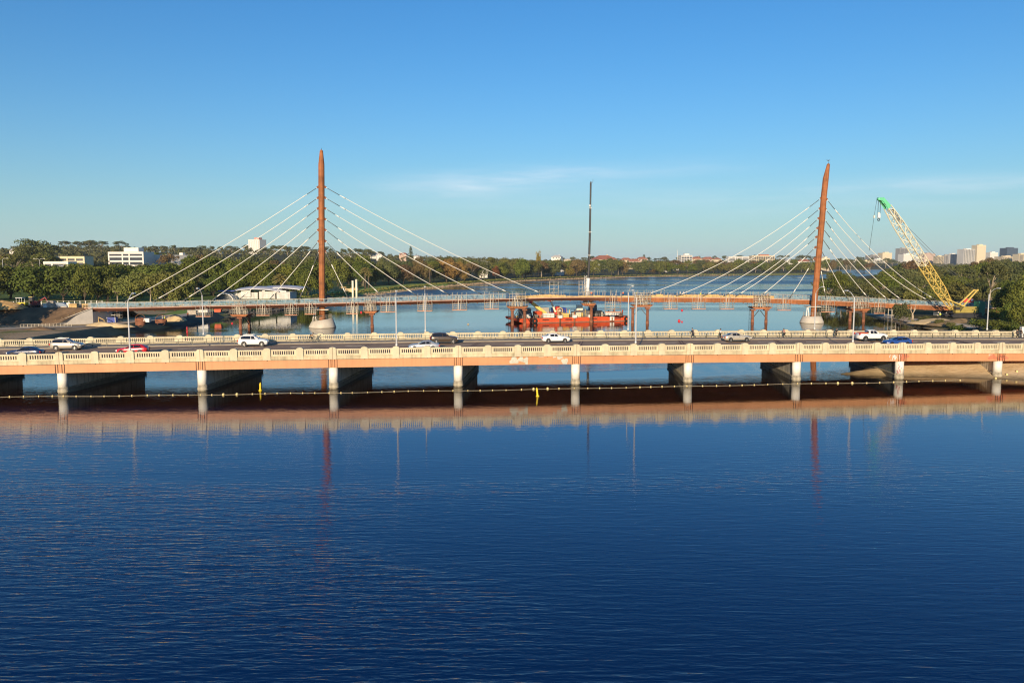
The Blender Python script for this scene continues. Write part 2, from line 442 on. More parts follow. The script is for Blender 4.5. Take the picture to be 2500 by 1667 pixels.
# ------------------------------------------------------------------ water
def water_material():
    m = bpy.data.materials.new("water"); m.use_nodes = True
    nt = m.node_tree; b = nt.nodes["Principled BSDF"]; L = nt.links.new
    b.inputs["Roughness"].default_value = 0.03
    b.inputs["IOR"].default_value = 1.333
    b.inputs["Specular IOR Level"].default_value = 0.5
    geo = nt.nodes.new("ShaderNodeNewGeometry")
    def layer(sx, sy, rot, det, rough=0.5, dist=0.0):
        mp_ = nt.nodes.new("ShaderNodeMapping"); mp_.inputs["Rotation"].default_value = (0, 0, math.radians(rot))
        mp_.inputs["Scale"].default_value = (sx, sy, 1)
        L(geo.outputs["Position"], mp_.inputs[0])
        n = nt.nodes.new("ShaderNodeTexNoise"); n.noise_dimensions = '2D'
        n.inputs["Scale"].default_value = 1.0; n.inputs["Detail"].default_value = det
        n.inputs["Roughness"].default_value = rough; n.inputs["Distortion"].default_value = dist
        L(mp_.outputs[0], n.inputs["Vector"]); return n.outputs[0]
    def mth(op, a, b_=None, v=None):
        r = nt.nodes.new("ShaderNodeMath"); r.operation = op; L(a, r.inputs[0])
        if b_ is not None: L(b_, r.inputs[1])
        if v is not None: r.inputs[1].default_value = v
        return r.outputs[0]
    def rng(src, a, b_, c=0.0, d=1.0):
        r = nt.nodes.new("ShaderNodeMapRange"); r.inputs["From Min"].default_value = a; r.inputs["From Max"].default_value = b_
        r.inputs["To Min"].default_value = c; r.inputs["To Max"].default_value = d
        L(src, r.inputs["Value"]); return r.outputs[0]
    sp = nt.nodes.new("ShaderNodeSeparateXYZ"); L(geo.outputs["Position"], sp.inputs[0])
    bc = nt.nodes.new("ShaderNodeMixRGB")      # blue in front; brown from the bridge on paints in its dark reflection
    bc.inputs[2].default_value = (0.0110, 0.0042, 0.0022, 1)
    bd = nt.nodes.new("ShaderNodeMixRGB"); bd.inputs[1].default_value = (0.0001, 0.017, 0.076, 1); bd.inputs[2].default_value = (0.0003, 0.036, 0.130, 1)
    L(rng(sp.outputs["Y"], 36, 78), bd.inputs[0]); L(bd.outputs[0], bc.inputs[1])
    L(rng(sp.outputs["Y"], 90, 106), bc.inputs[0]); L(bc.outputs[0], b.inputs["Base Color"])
    w1 = layer(0.34, 2.1, 12, 2.0, 0.5, 0.35)      # long wind ripples
    w2 = layer(1.1, 4.3, -6, 2.0, 0.5, 0.3)        # finer cross ripples
    w3 = layer(0.06, 0.22, 9, 1.5)                  # slow swell
    hgt = mth('ADD', mth('MULTIPLY', w1, v=0.42), mth('MULTIPLY', w2, v=0.17))
    hgt = mth('ADD', hgt, mth('MULTIPLY', w3, v=0.22))
    # gusts and calm slicks
    gust = rng(layer(0.012, 0.030, 20, 3.0, 0.5, 1.2), 0.34, 0.66, 0.25, 1.0)
    near = rng(sp.outputs["Y"], 90, 34, 0.045, 1.8)        # fresher close by
    leftw = rng(sp.outputs["X"], 25, -50, 0.5, 0.95)       # and on the left
    far = rng(sp.outputs["Y"], 300, 420, 0.0, 3.2)        # open lake beyond the footbridge
    slick = rng(layer(0.004, 0.011, 12, 3.0, 0.5, 1.5), 0.42, 0.60, 0.05, 1.0)
    far = mth('MULTIPLY', far, slick)
    amp = mth('MULTIPLY', gust, mth('MULTIPLY', near, leftw))
    amp = mth('ADD', mth('ADD', amp, far), mth('MULTIPLY', near, v=0.10))
    amp = mth('ADD', amp, rng(gust, 0, 1, 0.028, 0.07))
    lb = mth('MULTIPLY', rng(sp.outputs["X"], -12, -60, 0.0, 0.13), rng(sp.outputs["Y"], 145, 120))
    mid = mth('MULTIPLY', mth('MULTIPLY', rng(sp.outputs["Y"], 122, 140), rng(sp.outputs["Y"], 240, 190)), rng(gust, 0.35, 0.8, 0.0, 0.65))
    amp = mth('ADD', amp, mth('ADD', lb, mid))
    L(rng(far, 0.0, 2.6, 0.02, 0.30), b.inputs["Roughness"])
    bp = nt.nodes.new("ShaderNodeBump"); bp.inputs["Distance"].default_value = 0.13
    bp.inputs["Strength"].default_value = 1.0
    L(mth('MULTIPLY', hgt, amp), bp.inputs["Height"])
    L(bp.outputs[0], b.inputs["Normal"])
    return m
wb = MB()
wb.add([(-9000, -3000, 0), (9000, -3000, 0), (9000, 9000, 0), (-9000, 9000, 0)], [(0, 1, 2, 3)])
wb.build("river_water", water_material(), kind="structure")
# ------------------------------------------------------------------ road bridge
TH = math.atan(0.10887)
CT, ST = math.cos(TH), math.sin(TH)
PIERX = [-125.5, -105.3, -85.35, -65.5, -45.95, -26.9, -8.2, 10.0, 28.0, 45.9, 63.4, 80.6, 97.6, 114.5, 131.4]
def camber(X): return -7.2e-5 * (X + 2) ** 2
def B(X, t, z=0.0, cam_=True):
    """bridge coordinates: X of the near girder face, t metres across, z height at mid span"""
    y0 = 121.57 + 0.10887 * X
    return Vector((X - ST * t, y0 + CT * t, z + (camber(X) if cam_ else 0)))
GB, GT = 3.32, 4.60          # girder bottom and top
ROAD = 4.98
PLT = 5.12                   # plinth top
RAILT = 6.16                 # parapet panel top
POSTT = 6.42
WID = 24.0
m_cream = mat("cream parapet concrete", (0.62, 0.54, 0.37), 0.85, streak=0.14, blot=0.10, var=0.14, scale=0.9, bump=0.12, bscale=9)
m_plinth = mat("weathered cream concrete", (0.60, 0.51, 0.325), 0.88, streak=0.32, blot=0.18, var=0.25, scale=0.7, bump=0.12, bscale=5)
m_girder = mat("faded terracotta girder paint", (0.58, 0.275, 0.125), 0.6, streak=0.10, blot=0.12, var=0.08, scale=0.25)
m_gdark = mat("dark girder seam and shadow line", (0.13, 0.055, 0.03), 0.7)
m_soffit = mat("brown painted soffit steel", (0.50, 0.17, 0.08), 0.7, var=0.25, scale=0.4)
m_asph = mat("asphalt", (0.40, 0.28, 0.19), 0.95, spec=0.05, var=0.22, scale=0.25, bump=0.1, bscale=12)
m_asph2 = mat("reddish worn asphalt", (0.24, 0.13, 0.10), 0.95, spec=0.05, var=0.2, scale=0.3)
m_path = mat("concrete footpath", (0.33, 0.29, 0.23), 0.9, var=0.2, scale=0.5)
m_kerb = mat("kerb concrete", (0.30, 0.26, 0.20), 0.85)
m_paint = mat("road paint", (0.72, 0.70, 0.64), 0.7, var=0.3, scale=2)
m_white = mat("white painted concrete", (0.82, 0.78, 0.69), 0.6, streak=0.10, var=0.10, scale=1.2)
m_stain = mat("tide stained concrete", (0.42, 0.37, 0.27), 0.85, var=0.5, scale=1.6)
m_pier = mat("grey pier concrete", (0.70, 0.65, 0.55), 0.85, streak=0.5, var=0.2, scale=0.8)
m_pierb = mat("dark wet pier base", (0.20, 0.18, 0.14), 0.7, var=0.4, scale=0.9)
m_rail = mat("dark grey green rail steel", (0.10, 0.10, 0.075), 0.5, metal=0.3)

def strip(name, m, x0, x1, t0, t1, z0, z1, parent, n=None, world=True, **kw):
    """a beam following the bridge: cross-section t0..t1, z0..z1"""
    n = n or max(1, int((x1 - x0) / 4.7))
    mb = MB(); vs = []; fs = []
    for i in range(n + 1):
        X = x0 + (x1 - x0) * i / n
        vs += [B(X, t0, z0), B(X, t1, z0), B(X, t1, z1), B(X, t0, z1)]
    for i in range(n):
        a = 4 * i
        fs += [(a, a + 1, a + 5, a + 4), (a + 1, a + 2, a + 6, a + 5), (a + 2, a + 3, a + 7, a + 6), (a + 3, a, a + 4, a + 7)]
    fs += [(3, 2, 1, 0), (4 * n, 4 * n + 1, 4 * n + 2, 4 * n + 3)]
    mb.add(vs, fs)
    return mb.build(name, m, parent, world=world, **kw)

XL, XR = -125.5, 131.4
bridge = thing("road_bridge", "long low road bridge with cream parapet and terracotta girders crossing the river", "bridge", (0, 121.57, 0))
for i in range(len(PIERX) - 1):
    a, b = PIERX[i], PIERX[i + 1]
    g = strip("girder", m_girder, a + 0.02, b - 0.02, 0.0, 0.45, GB, GT, bridge)
    # stiffeners at both ends of the span and small brackets under the plinth
    for X in (a + 0.28, a + 0.62, b - 0.28, b - 0.62):
        MB().box(B(X, -0.03, (GB + GT) / 2), (0.07, 0.12, GT - GB - 0.02), TH).build("stiffener", m_gdark, g, world=True)
    for k in range(1, 4):
        X = a + (b - a) * k / 4
        MB().box(B(X, -0.05, GT - 0.06), (0.10, 0.14, 0.10), TH).build("bracket", m_gdark, g, world=True)
strip("girder", m_soffit, XL, XR, WID - 0.45, WID, GB, GT, bridge)
for t in (5, 9.5, 14, 18.5):
    strip("inner_girder", m_soffit, XL, XR, t, t + 0.5, GB + 0.12, GT - 0.1, bridge)
strip("deck_slab", m_soffit, XL, XR, 0.46, WID - 0.46, GT - 0.35, GT, bridge)
strip("plinth", m_plinth, XL, XR, -0.06, 0.62, GT + 0.003, PLT, bridge)
strip("plinth_shadow_strip", m_gdark, XL, XR, -0.035, 0.3, GT - 0.055, GT + 0.001, bridge)  # dark strip paints in the shadow line under the plinth
strip("plinth", m_plinth, XL, XR, WID - 0.62, WID + 0.06, GT + 0.003, PLT + 0.1, bridge)
road = strip("road", m_asph, XL, XR, 0.625, 19.5, GT + 0.003, ROAD, bridge)
strip("road_shoulder", m_asph2, XL, XR, 0.7, 12.3, ROAD - 0.05, ROAD + 0.004, road)
strip("footpath", m_path, XL, XR, 19.82, WID - 0.625, GT + 0.003, ROAD + 0.16, bridge)
strip("kerb", m_kerb, XL, XR, 19.5, 19.82, GT + 0.003, ROAD + 0.18, bridge)
X = XL
while X < XR - 4:
    strip("lane_line", m_paint, X, X + 3.2, 15.0, 15.13, ROAD - 0.01, ROAD + 0.008, road, n=1)
    X += 9.0
for X in PIERX[2:-2]:                       # expansion joints in line with the piers
    for q in (-0.25, 0.25):
        pa, pb = B(X + q, 0.7, ROAD + 0.008), B(X + q, 19.45, ROAD + 0.008); pb = pb + Vector((4.6, 0, 0))
        MB().bar(pa, pb, 0.16, 0.012).build("expansion_joint", m_gdark, road, world=True)

# parapet pieces: posts with arched tops, slotted panels (shared meshes)
def post_mesh():
    mb = MB(); w, d = 1.02, 0.62; z0, z1, z2 = 0.0, RAILT - GT + 0.02, POSTT - GT
    prof = [(-w / 2 - 0.05, z0), (w / 2 + 0.05, z0), (w / 2, 0.55), (w / 2, z1)]
    for k in range(1, 8):
        a = math.pi * k / 8
        prof.append((w / 2 * math.cos(a), z1 + (z2 - z1) * math.sin(a)))
    prof += [(-w / 2, z1), (-w / 2, 0.55)]
    mb.prism(prof, -0.16, d - 0.16, 'y')
    return mb.mesh("parapet_post")
def panel_mesh(L=3.62, slots=10):
    mb = MB(); h = RAILT - PLT; d0, d1 = 0.0, 0.30
    zs0, zs1 = 0.28, 0.82
    mb.span((-L / 2, d0, 0), (L / 2, d1, zs0)); mb.span((-L / 2, d0, zs1), (L / 2, d1, h - 0.12))
    pitch = 0.305; sw = 0.17; tot = pitch * slots
    x = -tot / 2
    mb.span((-L / 2, d0 + 0.002, zs0), (x + (pitch - sw) / 2, d1 - 0.002, zs1))
    mb.span((tot / 2 - (pitch - sw) / 2, d0 + 0.002, zs0), (L / 2, d1 - 0.002, zs1))
    for k in range(1, slots):
        xc = x + pitch * k
        mb.span((xc - (pitch - sw) / 2, d0 + 0.04, zs0), (xc + (pitch - sw) / 2, d1 - 0.04, zs1))
    # coping and raised frame
    mb.span((-L / 2, -0.07, h - 0.12), (L / 2, d1 + 0.07, h))
    for a, b in (((-L / 2, -0.05, 0.06), (L / 2, 0.0, 0.13)), ((-L / 2, -0.05, h - 0.22), (L / 2, 0.0, h - 0.121))):
        mb.span(a, b)
    for sx in (-1, 1): mb.span((sx * (L / 2 - 0.02) - 0.05, -0.05, 0.131), (sx * (L / 2 - 0.02) + 0.05, 0.0, h - 0.221))
    return mb.mesh("parapet_panel")
pm, nm = post_mesh(), panel_mesh()
pm.materials.append(m_cream); nm.materials.append(m_cream)
near_par = bpy.data.objects.new("parapet", None); near_par.location = (0, 0, 0); put(near_par, bridge, label="sunlit near parapet with rows of slots between rounded posts")
far_par = bpy.data.objects.new("parapet", None); put(far_par, bridge, label="far parapet beyond the road and footpath")
POSTX = []
for i in range(len(PIERX) - 1):
    for k in range(4): POSTX.append(PIERX[i] + (PIERX[i + 1] - PIERX[i]) * (k + 0.0) / 4)
POSTX.append(PIERX[-1])
def rel(p): return Vector((p[0], p[1] - 121.57, p[2]))
for j, X in enumerate(POSTX):
    obj("post", pm, near_par, rel(B(X, 0.02, GT)), (0, 0, TH))
    obj("post", pm, far_par, rel(B(X, WID - 0.02, GT + 0.1)), (0, 0, TH + math.pi))
    if j < len(POSTX) - 1:
        X2 = POSTX[j + 1]; Xm = (X + X2) / 2; bay = (X2 - X) / CT
        sx = (bay - 1.0) / 3.62
        obj("panel", nm, near_par, rel(B(Xm, 0.10, PLT)), (0, 0, TH), (sx, 1, 1))
        obj("panel", nm, far_par, rel(B(Xm, WID - 0.10, PLT + 0.1)), (0, 0, TH + math.pi), (sx, 1, 1))
# vertical construction joints in the near parapet at each pier
for X in PIERX[2:-2]:
    p = B(X, -0.155, (GT + POSTT) / 2); MB().box(p, (0.035, 0.03, POSTT - GT - 0.06), TH).build("joint", m_gdark, bridge, world=True)

# pedestrian rail between road and footpath
rl = bpy.data.objects.new("pedestrian_rail", None); put(rl, bridge)
for z in (ROAD + 0.62, ROAD + 1.12):
    o = strip("rail", m_rail, -100, 131, 20.05, 20.12, z, z + 0.07, bridge, n=60); o.parent = rl
rpm = MB().box((0, 0, 0.5), (0.09, 0.09, 1.05)).mesh("rail_post"); rpm.materials.append(m_rail)
X = -99.0
while X < 131:
    obj("rail_post", rpm, rl, rel(B(X, 20.085, ROAD + 0.13)), (0, 0, TH)); X += 2.32

# piers: round nosed column at the front, wall behind, wider base
def graffiti_material():
    m = mat("layered wall graffiti", (0.3, 0.3, 0.3), 0.7); nt = m.node_tree
    rp = [n for n in nt.nodes if n.type == 'VALTORGB'][0].color_ramp; ns = [n for n in nt.nodes if n.type == 'TEX_NOISE'][0]
    ns.inputs["Scale"].default_value = 1.4; ns.inputs["Distortion"].default_value = 2.5; ns.inputs["Detail"].default_value = 3
    cols = [(0.30, (.03, .16, .14)), (0.40, (.10, .09, .12)), (0.46, (.30, .27, .30)), (0.50, (.05, .25, .08)), (0.55, (.16, .08, .18)), (0.62, (.05, .14, .26)), (0.70, (.34, .20, .20))]
    rp.elements[0].position, rp.elements[0].color = cols[0][0], (*cols[0][1], 1); rp.elements[1].position, rp.elements[1].color = cols[-1][0], (*cols[-1][1], 1)
    for q, c in cols[1:-1]: rp.elements.new(q).color = (*c, 1)
    return m
m_graf = graffiti_material()
PD = Vector((0.075, 1.0, 0)).normalized(); PN = Vector((PD.y, -PD.x, 0))
for i, X in enumerate(PIERX):
    c0 = B(X, 0.72, 0.0, False); top = GB + camber(X) - 0.02
    bed = -1.2 if X < 60 else -0.6
    pr = bpy.data.objects.new("pier", None); pr.location = rel(c0); put(pr, bridge)
    if X < 98:
        L_ = 21.5
        mb = MB()
        def wall(w, z0, z1, s0, s1):
            vs = []
            for z in (z0, z1):
                for s_, q in ((s0, -w), (s0, w), (s1, w), (s1, -w)):
                    v = PD * s_ + PN * q; vs.append((v.x, v.y, z))
            mb.add(vs, [(3, 2, 1, 0), (4, 5, 6, 7), (0, 1, 5, 4), (1, 2, 6, 5), (2, 3, 7, 6), (3, 0, 4, 7)])
        wall(0.42, 0.75, top, 0.3, L_)
        mb.build("pier_wall", m_graf if abs(X - 63.4) < .1 else m_pier, pr)
        mb = MB(); wall(0.62, bed, 0.75, 0.25, L_ + 0.3); mb.build("pier_base", m_pierb, pr)
        mb = MB(); wall(0.70, 0.70, 0.86, 0.2, L_ + 0.35); mb.build("pier_ledge", m_stain, pr)
    MB().lathe([(0.69, 0.95), (0.69, top)], n=24).build("column", m_white, pr)
    MB().lathe([(0.72, bed), (0.72, 0.18), (0.79, 0.2), (0.79, 0.32), (0.72, 0.34), (0.72, 0.44), (0.77, 0.46), (0.77, 0.54), (0.70, 0.56), (0.705, 0.96)], n=24).build("column_base", m_stain, pr)

# bare grey primer patches, red overpaint and graffiti on the near girder
m_prim = mat("grey white primer", (0.52, 0.50, 0.40), 0.7, var=0.15, scale=2)
m_red = mat("darker red overpaint", (0.55, 0.19, 0.10), 0.6, var=0.25, scale=1.2)
m_gwhite = mat("white spray paint", (0.78, 0.72, 0.68), 0.7)
m_gdk = mat("dark spray paint", (0.12, 0.05, 0.04), 0.7)
def patch(px, py, wpx, hpx, m, name, seed):
    r = random.Random(seed); mb = MB(); vs = []; n = 22
    X = (px - 1250) / FPX * 123
    for _ in range(3):
        y0 = 121.57 + 0.10887 * X; X = (px - 1250) / FPX * y0
    sc = (121.57 + 0.10887 * X) / FPX
    zc = H + (ray(px, py)[2] / ray(px, py)[1]) * (121.57 + 0.10887 * X) - camber(X)
    for lay in (0, 1):
        for k in range(n):
            a = 2 * math.pi * k / n; q = 1 + 0.28 * math.sin(3 * a + seed) * r.uniform(0.5, 1.2) + r.uniform(-0.1, 0.1)
            dx = math.cos(a) * wpx / 2 * sc * q; dz = math.sin(a) * hpx / 2 * sc * q
            z = min(max(zc + dz, GB + 0.02), GT - 0.02)
            vs.append(B(X + dx, -0.006 if lay else -0.001, z))
    mb.add(vs, [tuple(range(n, 2 * n))] + [(k, (k + 1) % n, n + (k + 1) % n, n + k) for k in range(n)])
    return mb.build(name, m, bridge, world=True)
for k, (px, py, w, h) in enumerate([(1255, 880, 20, 16), (1272, 877, 13, 12), (1284, 880, 12, 17), (1380, 883, 15, 18), (1367, 873, 14, 8), (1354, 871, 7, 5), (1322, 870.5, 12, 2)]):
    patch(px, py, w, h, m_prim, "primer_patch", k + 3)
for k, (px, py, w, h) in enumerate([(2213, 871, 22, 15), (2455, 873, 26, 15), (2432, 872, 22, 12)]):
    patch(px, py, w, h, m_red, "overpaint_patch", k + 20)
def scrawl(px, py, hpx, strokes, m, name, wid=0.05):
    X = (px - 1250) / FPX * 130
    for _ in range(3): X = (px - 1250) / FPX * (121.57 + 0.10887 * X)
    Y = 121.57 + 0.10887 * X; sc = Y / FPX * hpx
    zc = H + ray(px, py)[2] / ray(px, py)[1] * Y - camber(X)
    mb = MB()
    for st in strokes:
        for (a, b), (c, d) in zip(st[:-1], st[1:]):
            mb.bar(B(X + a * sc, -0.012, zc + (b - 0.5) * sc), B(X + c * sc, -0.012, zc + (d - 0.5) * sc), wid, 0.012)
    return mb.build(name, m, bridge, world=True)
TAG = [[(0.45, .75), (.1, .95), (0, .5), (.15, .05), (.5, .15)], [(.05, .5), (.4, .55)],
       [(.55, .05), (.58, .9), (.72, .4), (.86, .92), (.92, .08)], [(1.0, .1), (1.05, .85), (1.3, .95), (1.45, .5), (1.3, .08), (1.0, .1)],
       [(1.15, .3), (1.2, .7)], [(1.45, .9), (2.05, .95)], [(1.72, .92), (1.68, .05), (1.95, .0), (2.0, .92)], [(-.05, .0), (.5, -.06), (1.2, -.04)]]
scrawl(2178, 872, 15, TAG, m_gwhite, "graffiti", 0.085)
scrawl(2421, 866, 6, [[(0, .2), (.3, .9), (.5, .1), (.8, .9), (1.1, .2)], [(1.2, .2), (1.5, .9), (1.9, .3)]], m_gwhite, "graffiti", 0.035)
scrawl(2449, 871, 8, [[(0, .1), (.3, .95), (.5, .3), (.1, .4)], [(.6, .1), (.7, .9), (1.0, .7), (.7, .4), (1.1, .0)], [(1.2, .9), (1.2, .1), (1.6, .3), (1.5, .9)]], m_gdk, "graffiti", 0.04)

# ------------------------------------------------------------------ street lamps on the parapet posts
m_lampw = mat("white galvanised lamp steel", (0.72, 0.70, 0.64), 0.45, metal=0.2, var=0.08)
m_lens = mat("lamp lens", (0.55, 0.55, 0.52), 0.3)
def lamp_at(px, near, label):
    X = (px - 1250) / FPX * 125
    t = 0.35 if near else WID - 0.35
    for _ in range(6):
        p = B(X, t); X += (px - (1250 + p.x / p.y * FPX * 0.9985)) / FPX * p.y
    p = B(X, t, (POSTT if near else POSTT + 0.1) - 0.02)
    L_ = thing("street_lamp", label, "street lamp", p, "lamps on the road bridge")
    sgn = 1 if near else -1
    d = Vector((-ST * sgn, CT * sgn, 0))
    MB().tube([(0, 0, 0), (0, 0, 0.35), (0, 0, 0.36), (0, 0, 7.0)], [0.17, 0.16, 0.115, 0.085], 10).build("pole", m_lampw, L_)
    k = [Vector((0, 0, 6.95)), Vector((0, 0, 7.3)) + d * 0.25, Vector((0, 0, 8.0)) + d * 1.3, Vector((0, 0, 8.25)) + d * 2.2]
    MB().tube(k, 0.055, 8).build("arm", m_lampw, L_)
    hb = MB(); c = k[-1] + d * 0.35
    hb.box(c, (0.36, 0.9, 0.14), math.atan2(d.y, d.x) - math.pi / 2, taper=(0.7, 0.8)); hd = hb.build("lamp_head", m_lampw, L_)
    lb = MB(); lb.box(c + Vector((0, 0, -0.085)), (0.26, 0.6, 0.03), math.atan2(d.y, d.x) - math.pi / 2); lb.build("lens", m_lens, hd)
    return L_
for px, nm_, lb in [(313, True, "white street lamp on near parapet beside the red car, leftmost of the near row"),
                    (967, True, "white street lamp on near parapet, second from the left in the near row"),
                    (1553, True, "white street lamp on near parapet right of the orange barge"),
                    (2085, True, "white street lamp on near parapet in front of the white pickup"),
                    (495, False, "white street lamp on far parapet, leftmost of the far row"),
                    (1038, False, "white street lamp on far parapet behind the dark brown SUV"),
                    (1534, False, "white street lamp on far parapet at the right end of the orange barge"),
                    (1990, False, "white street lamp on far parapet in front of the leaning pylon base"),
                    (2412, False, "white street lamp on far parapet, rightmost, before dark trees")]:
    lamp_at(px, nm_, lb)

# pink scrawl on the graffitied pier's column
cx, cy = B(63.4, 0.72, 0, False).x, B(63.4, 0.72, 0, False).y
m_pk = mat("pink spray paint", (0.62, 0.20, 0.22), 0.7)
for k, pts in enumerate(([(-.9, .9), (-.5, 2.2), (-.2, 1.1), (.0, 2.0)], [(-1.0, 1.5), (-.6, 1.0), (-.3, 1.7)], [(-.7, 2.5), (-.25, 2.2), (-.6, 1.9)])):
    q = [Vector((cx + .715 * math.sin(a), cy - .715 * math.cos(a), z)) for a, z in pts]
    MB().tube(q, .045, 5).build("graffiti", m_pk, bridge, world=True)
# ------------------------------------------------------------------ cable-stayed footbridge
m_corten = mat("weathering steel", (0.36, 0.128, 0.042), 0.75, streak=0.35, blot=0.25, var=0.22, scale=0.35)
m_corten2 = mat("dark and shaded weathering steel", (0.20, 0.075, 0.040), 0.8, var=0.3, scale=0.3)
m_cable = mat("white cable sheath", (0.80, 0.77, 0.68), 0.5, var=0.05)
m_cabled = mat("bare dark strand", (0.10, 0.11, 0.11), 0.6)
m_conc = mat("pale new concrete", (0.55, 0.50, 0.41), 0.8, var=0.15, scale=0.5)
m_scaf = mat("galvanised scaffold tube", (0.50, 0.45, 0.36), 0.55, metal=0.2, var=0.15)
m_scafb = mat("red primed platform edge", (0.52, 0.22, 0.12), 0.7)
m_timber = mat("raw formwork timber", (0.58, 0.40, 0.17), 0.8, var=0.4, scale=1.5)
m_rustp = mat("rusty temporary pile", (0.26, 0.105, 0.055), 0.85, var=0.45, scale=0.7)
m_blackst = mat("dark steel", (0.03, 0.03, 0.032), 0.5, var=0.3)
m_wht = mat("white equipment paint", (0.78, 0.76, 0.70), 0.5, var=0.08)
m_pink = mat("pinkish deck edge", (0.62, 0.42, 0.32), 0.7, var=0.15)
def mesh_fabric(name, col, alpha, sc):
    m = mat(name, col, 0.8, var=0.25, scale=0.9)
    nt = m.node_tree; b = nt.nodes["Principled BSDF"]
    n = nt.nodes.new("ShaderNodeTexNoise"); n.inputs["Scale"].default_value = sc; n.inputs["Detail"].default_value = 2
    t = nt.nodes.new("ShaderNodeTexCoord"); nt.links.new(t.outputs["Object"], n.inputs["Vector"])
    r = nt.nodes.new("ShaderNodeMapRange"); r.inputs["From Min"].default_value = 0.35; r.inputs["From Max"].default_value = 0.65
    r.inputs["To Min"].default_value = alpha - 0.3; r.inputs["To Max"].default_value = alpha + 0.25
    nt.links.new(n.outputs[0], r.inputs["Value"]); nt.links.new(r.outputs[0], b.inputs["Alpha"])
    return m
m_fence = mesh_fabric("pale blue safety mesh", (0.24, 0.37, 0.44), 0.30, 1.3)

DECK = [(200, 752.5, 221), (300, 752, 222), (400, 750, 224), (500, 747.5, 226), (650, 745, 227.5), (785, 741.5, 229), (900, 738.5, 231.5), (1000, 736, 234),
        (1150, 732, 238), (1250, 729.5, 241), (1350, 727, 244), (1450, 726, 247), (1550, 726.5, 249.5), (1700, 727, 252), (1800, 727.5, 253.5), (1900, 730, 255),
        (2000, 734, 256), (2100, 738, 257), (2200, 742.5, 257.5), (2280, 746.5, 258), (2380, 751, 258.5), (2450, 754, 259)]
_dx = [d[0] for d in DECK]
def deck_pt(px):
    py = float(np.interp(px, _dx, [d[1] for d in DECK])); Y = float(np.interp(px, _dx, [d[2] for d in DECK]))
    return at(px, py, Y)
def kind_of(px): return float(smooth01((px - 1380) / 180))
fb = thing("footbridge", "weathering steel footbridge deck on temporary trestles, under construction behind the road bridge", "footbridge", deck_pt(1250))
def fb_seg(p0, p1, name, m):
    mb = MB(); vs = []; k = 6
    for i in range(k + 1):
        px = p0 + (p1 - p0) * i / k; n = deck_pt(px); w = kind_of(px)
        iy, dz = 1.5 * (1 - w) + 0.08 * w, 0.95 * (1 - w) + 1.42 * w
        for a, b in ((0.0, 0.0), (0.0, -0.22), (iy, -dz), (5.6 - iy, -dz), (5.6, -0.22), (5.6, 0.0)):
            vs.append((n.x, n.y + a, n.z + b))
    fs = []
    for i in range(k):
        for j in range(6):
            fs.append((i * 6 + j, i * 6 + (j + 1) % 6, (i + 1) * 6 + (j + 1) % 6, (i + 1) * 6 + j))
    fs += [tuple(range(6)), tuple(k * 6 + 5 - j for j in range(6))]
    mb.add(vs, fs); return mb.build(name, m, fb, world=True)
edges = list(range(205, 2440, 93)) + [2440]
for a, b in zip(edges[:-1], edges[1:]):
    g_ = fb_seg(a + 0.15, b - 0.15, "girder_segment", m_corten if kind_of(a) > 0.3 else m_corten2)  # darker steel at left paints in the shade of the inward-sloping face
    e = MB()
    n0, n1 = deck_pt(a + 0.2), deck_pt(b - 0.2)
    e.bar(n0 + Vector((0, -0.06, 0.05)), n1 + Vector((0, -0.06, 0.05)), 0.14, 0.16)
    e.build("edge_strip", m_pink, g_, world=True)
    # tiny bolts / cross beam ends below
    for q in np.arange(a + 8, b, 21.5):
        n = deck_pt(q); w = kind_of(q)
        MB().box((n.x, n.y + 1.7 * (1 - w) + 0.1 * w, n.z - 1.02 * (1 - w) - 1.5 * w), (0.35, 0.3, 0.18)).build("cross_beam_end", m_corten2, g_, world=True)
# mesh fence panels on posts
def fence_run(p0, p1, dy, name):
    px = p0
    while px < p1:
        q = min(px + 23, p1); a, b = deck_pt(px), deck_pt(q); h = 1.30
        off = Vector((0, dy, 0.12))
        A_, B_ = a + off, b + off
        mb = MB(); mb.add([A_, B_, B_ + Vector((0, 0, h)), A_ + Vector((0, 0, h))] + [A_ + Vector((0, .03, 0)), B_ + Vector((0, .03, 0)), B_ + Vector((0, .03, h)), A_ + Vector((0, .03, h))],
                          [(0, 1, 2, 3), (7, 6, 5, 4), (0, 4, 5, 1), (1, 5, 6, 2), (2, 6, 7, 3), (3, 7, 4, 0)])
        pn = mb.build(name, m_fence, fb, world=True)
        f = MB().tube([A_, A_ + Vector((0, 0, h + 0.12))], 0.055, 5); f.bar(A_ + Vector((0, -.03, h)), B_ + Vector((0, -.03, h)), 0.06); f.bar(A_ + Vector((0, -.03, .25)), B_ + Vector((0, -.03, .25)), 0.05)
        f.build("fence_frame", m_scaf, pn, world=False)
        fo = bpy.data.objects[f"{pn.name}"]
        for ch in pn.children:
            ch.data.transform(Matrix.Translation(-fb.location))
        px = q
fence_run(215, 1235, 0.05, "fence_panel"); fence_run(215, 1235, 5.5, "fence_panel")
fence_run(1890, 2400, 0.05, "fence_panel"); fence_run(1890, 2400, 5.5, "fence_panel")
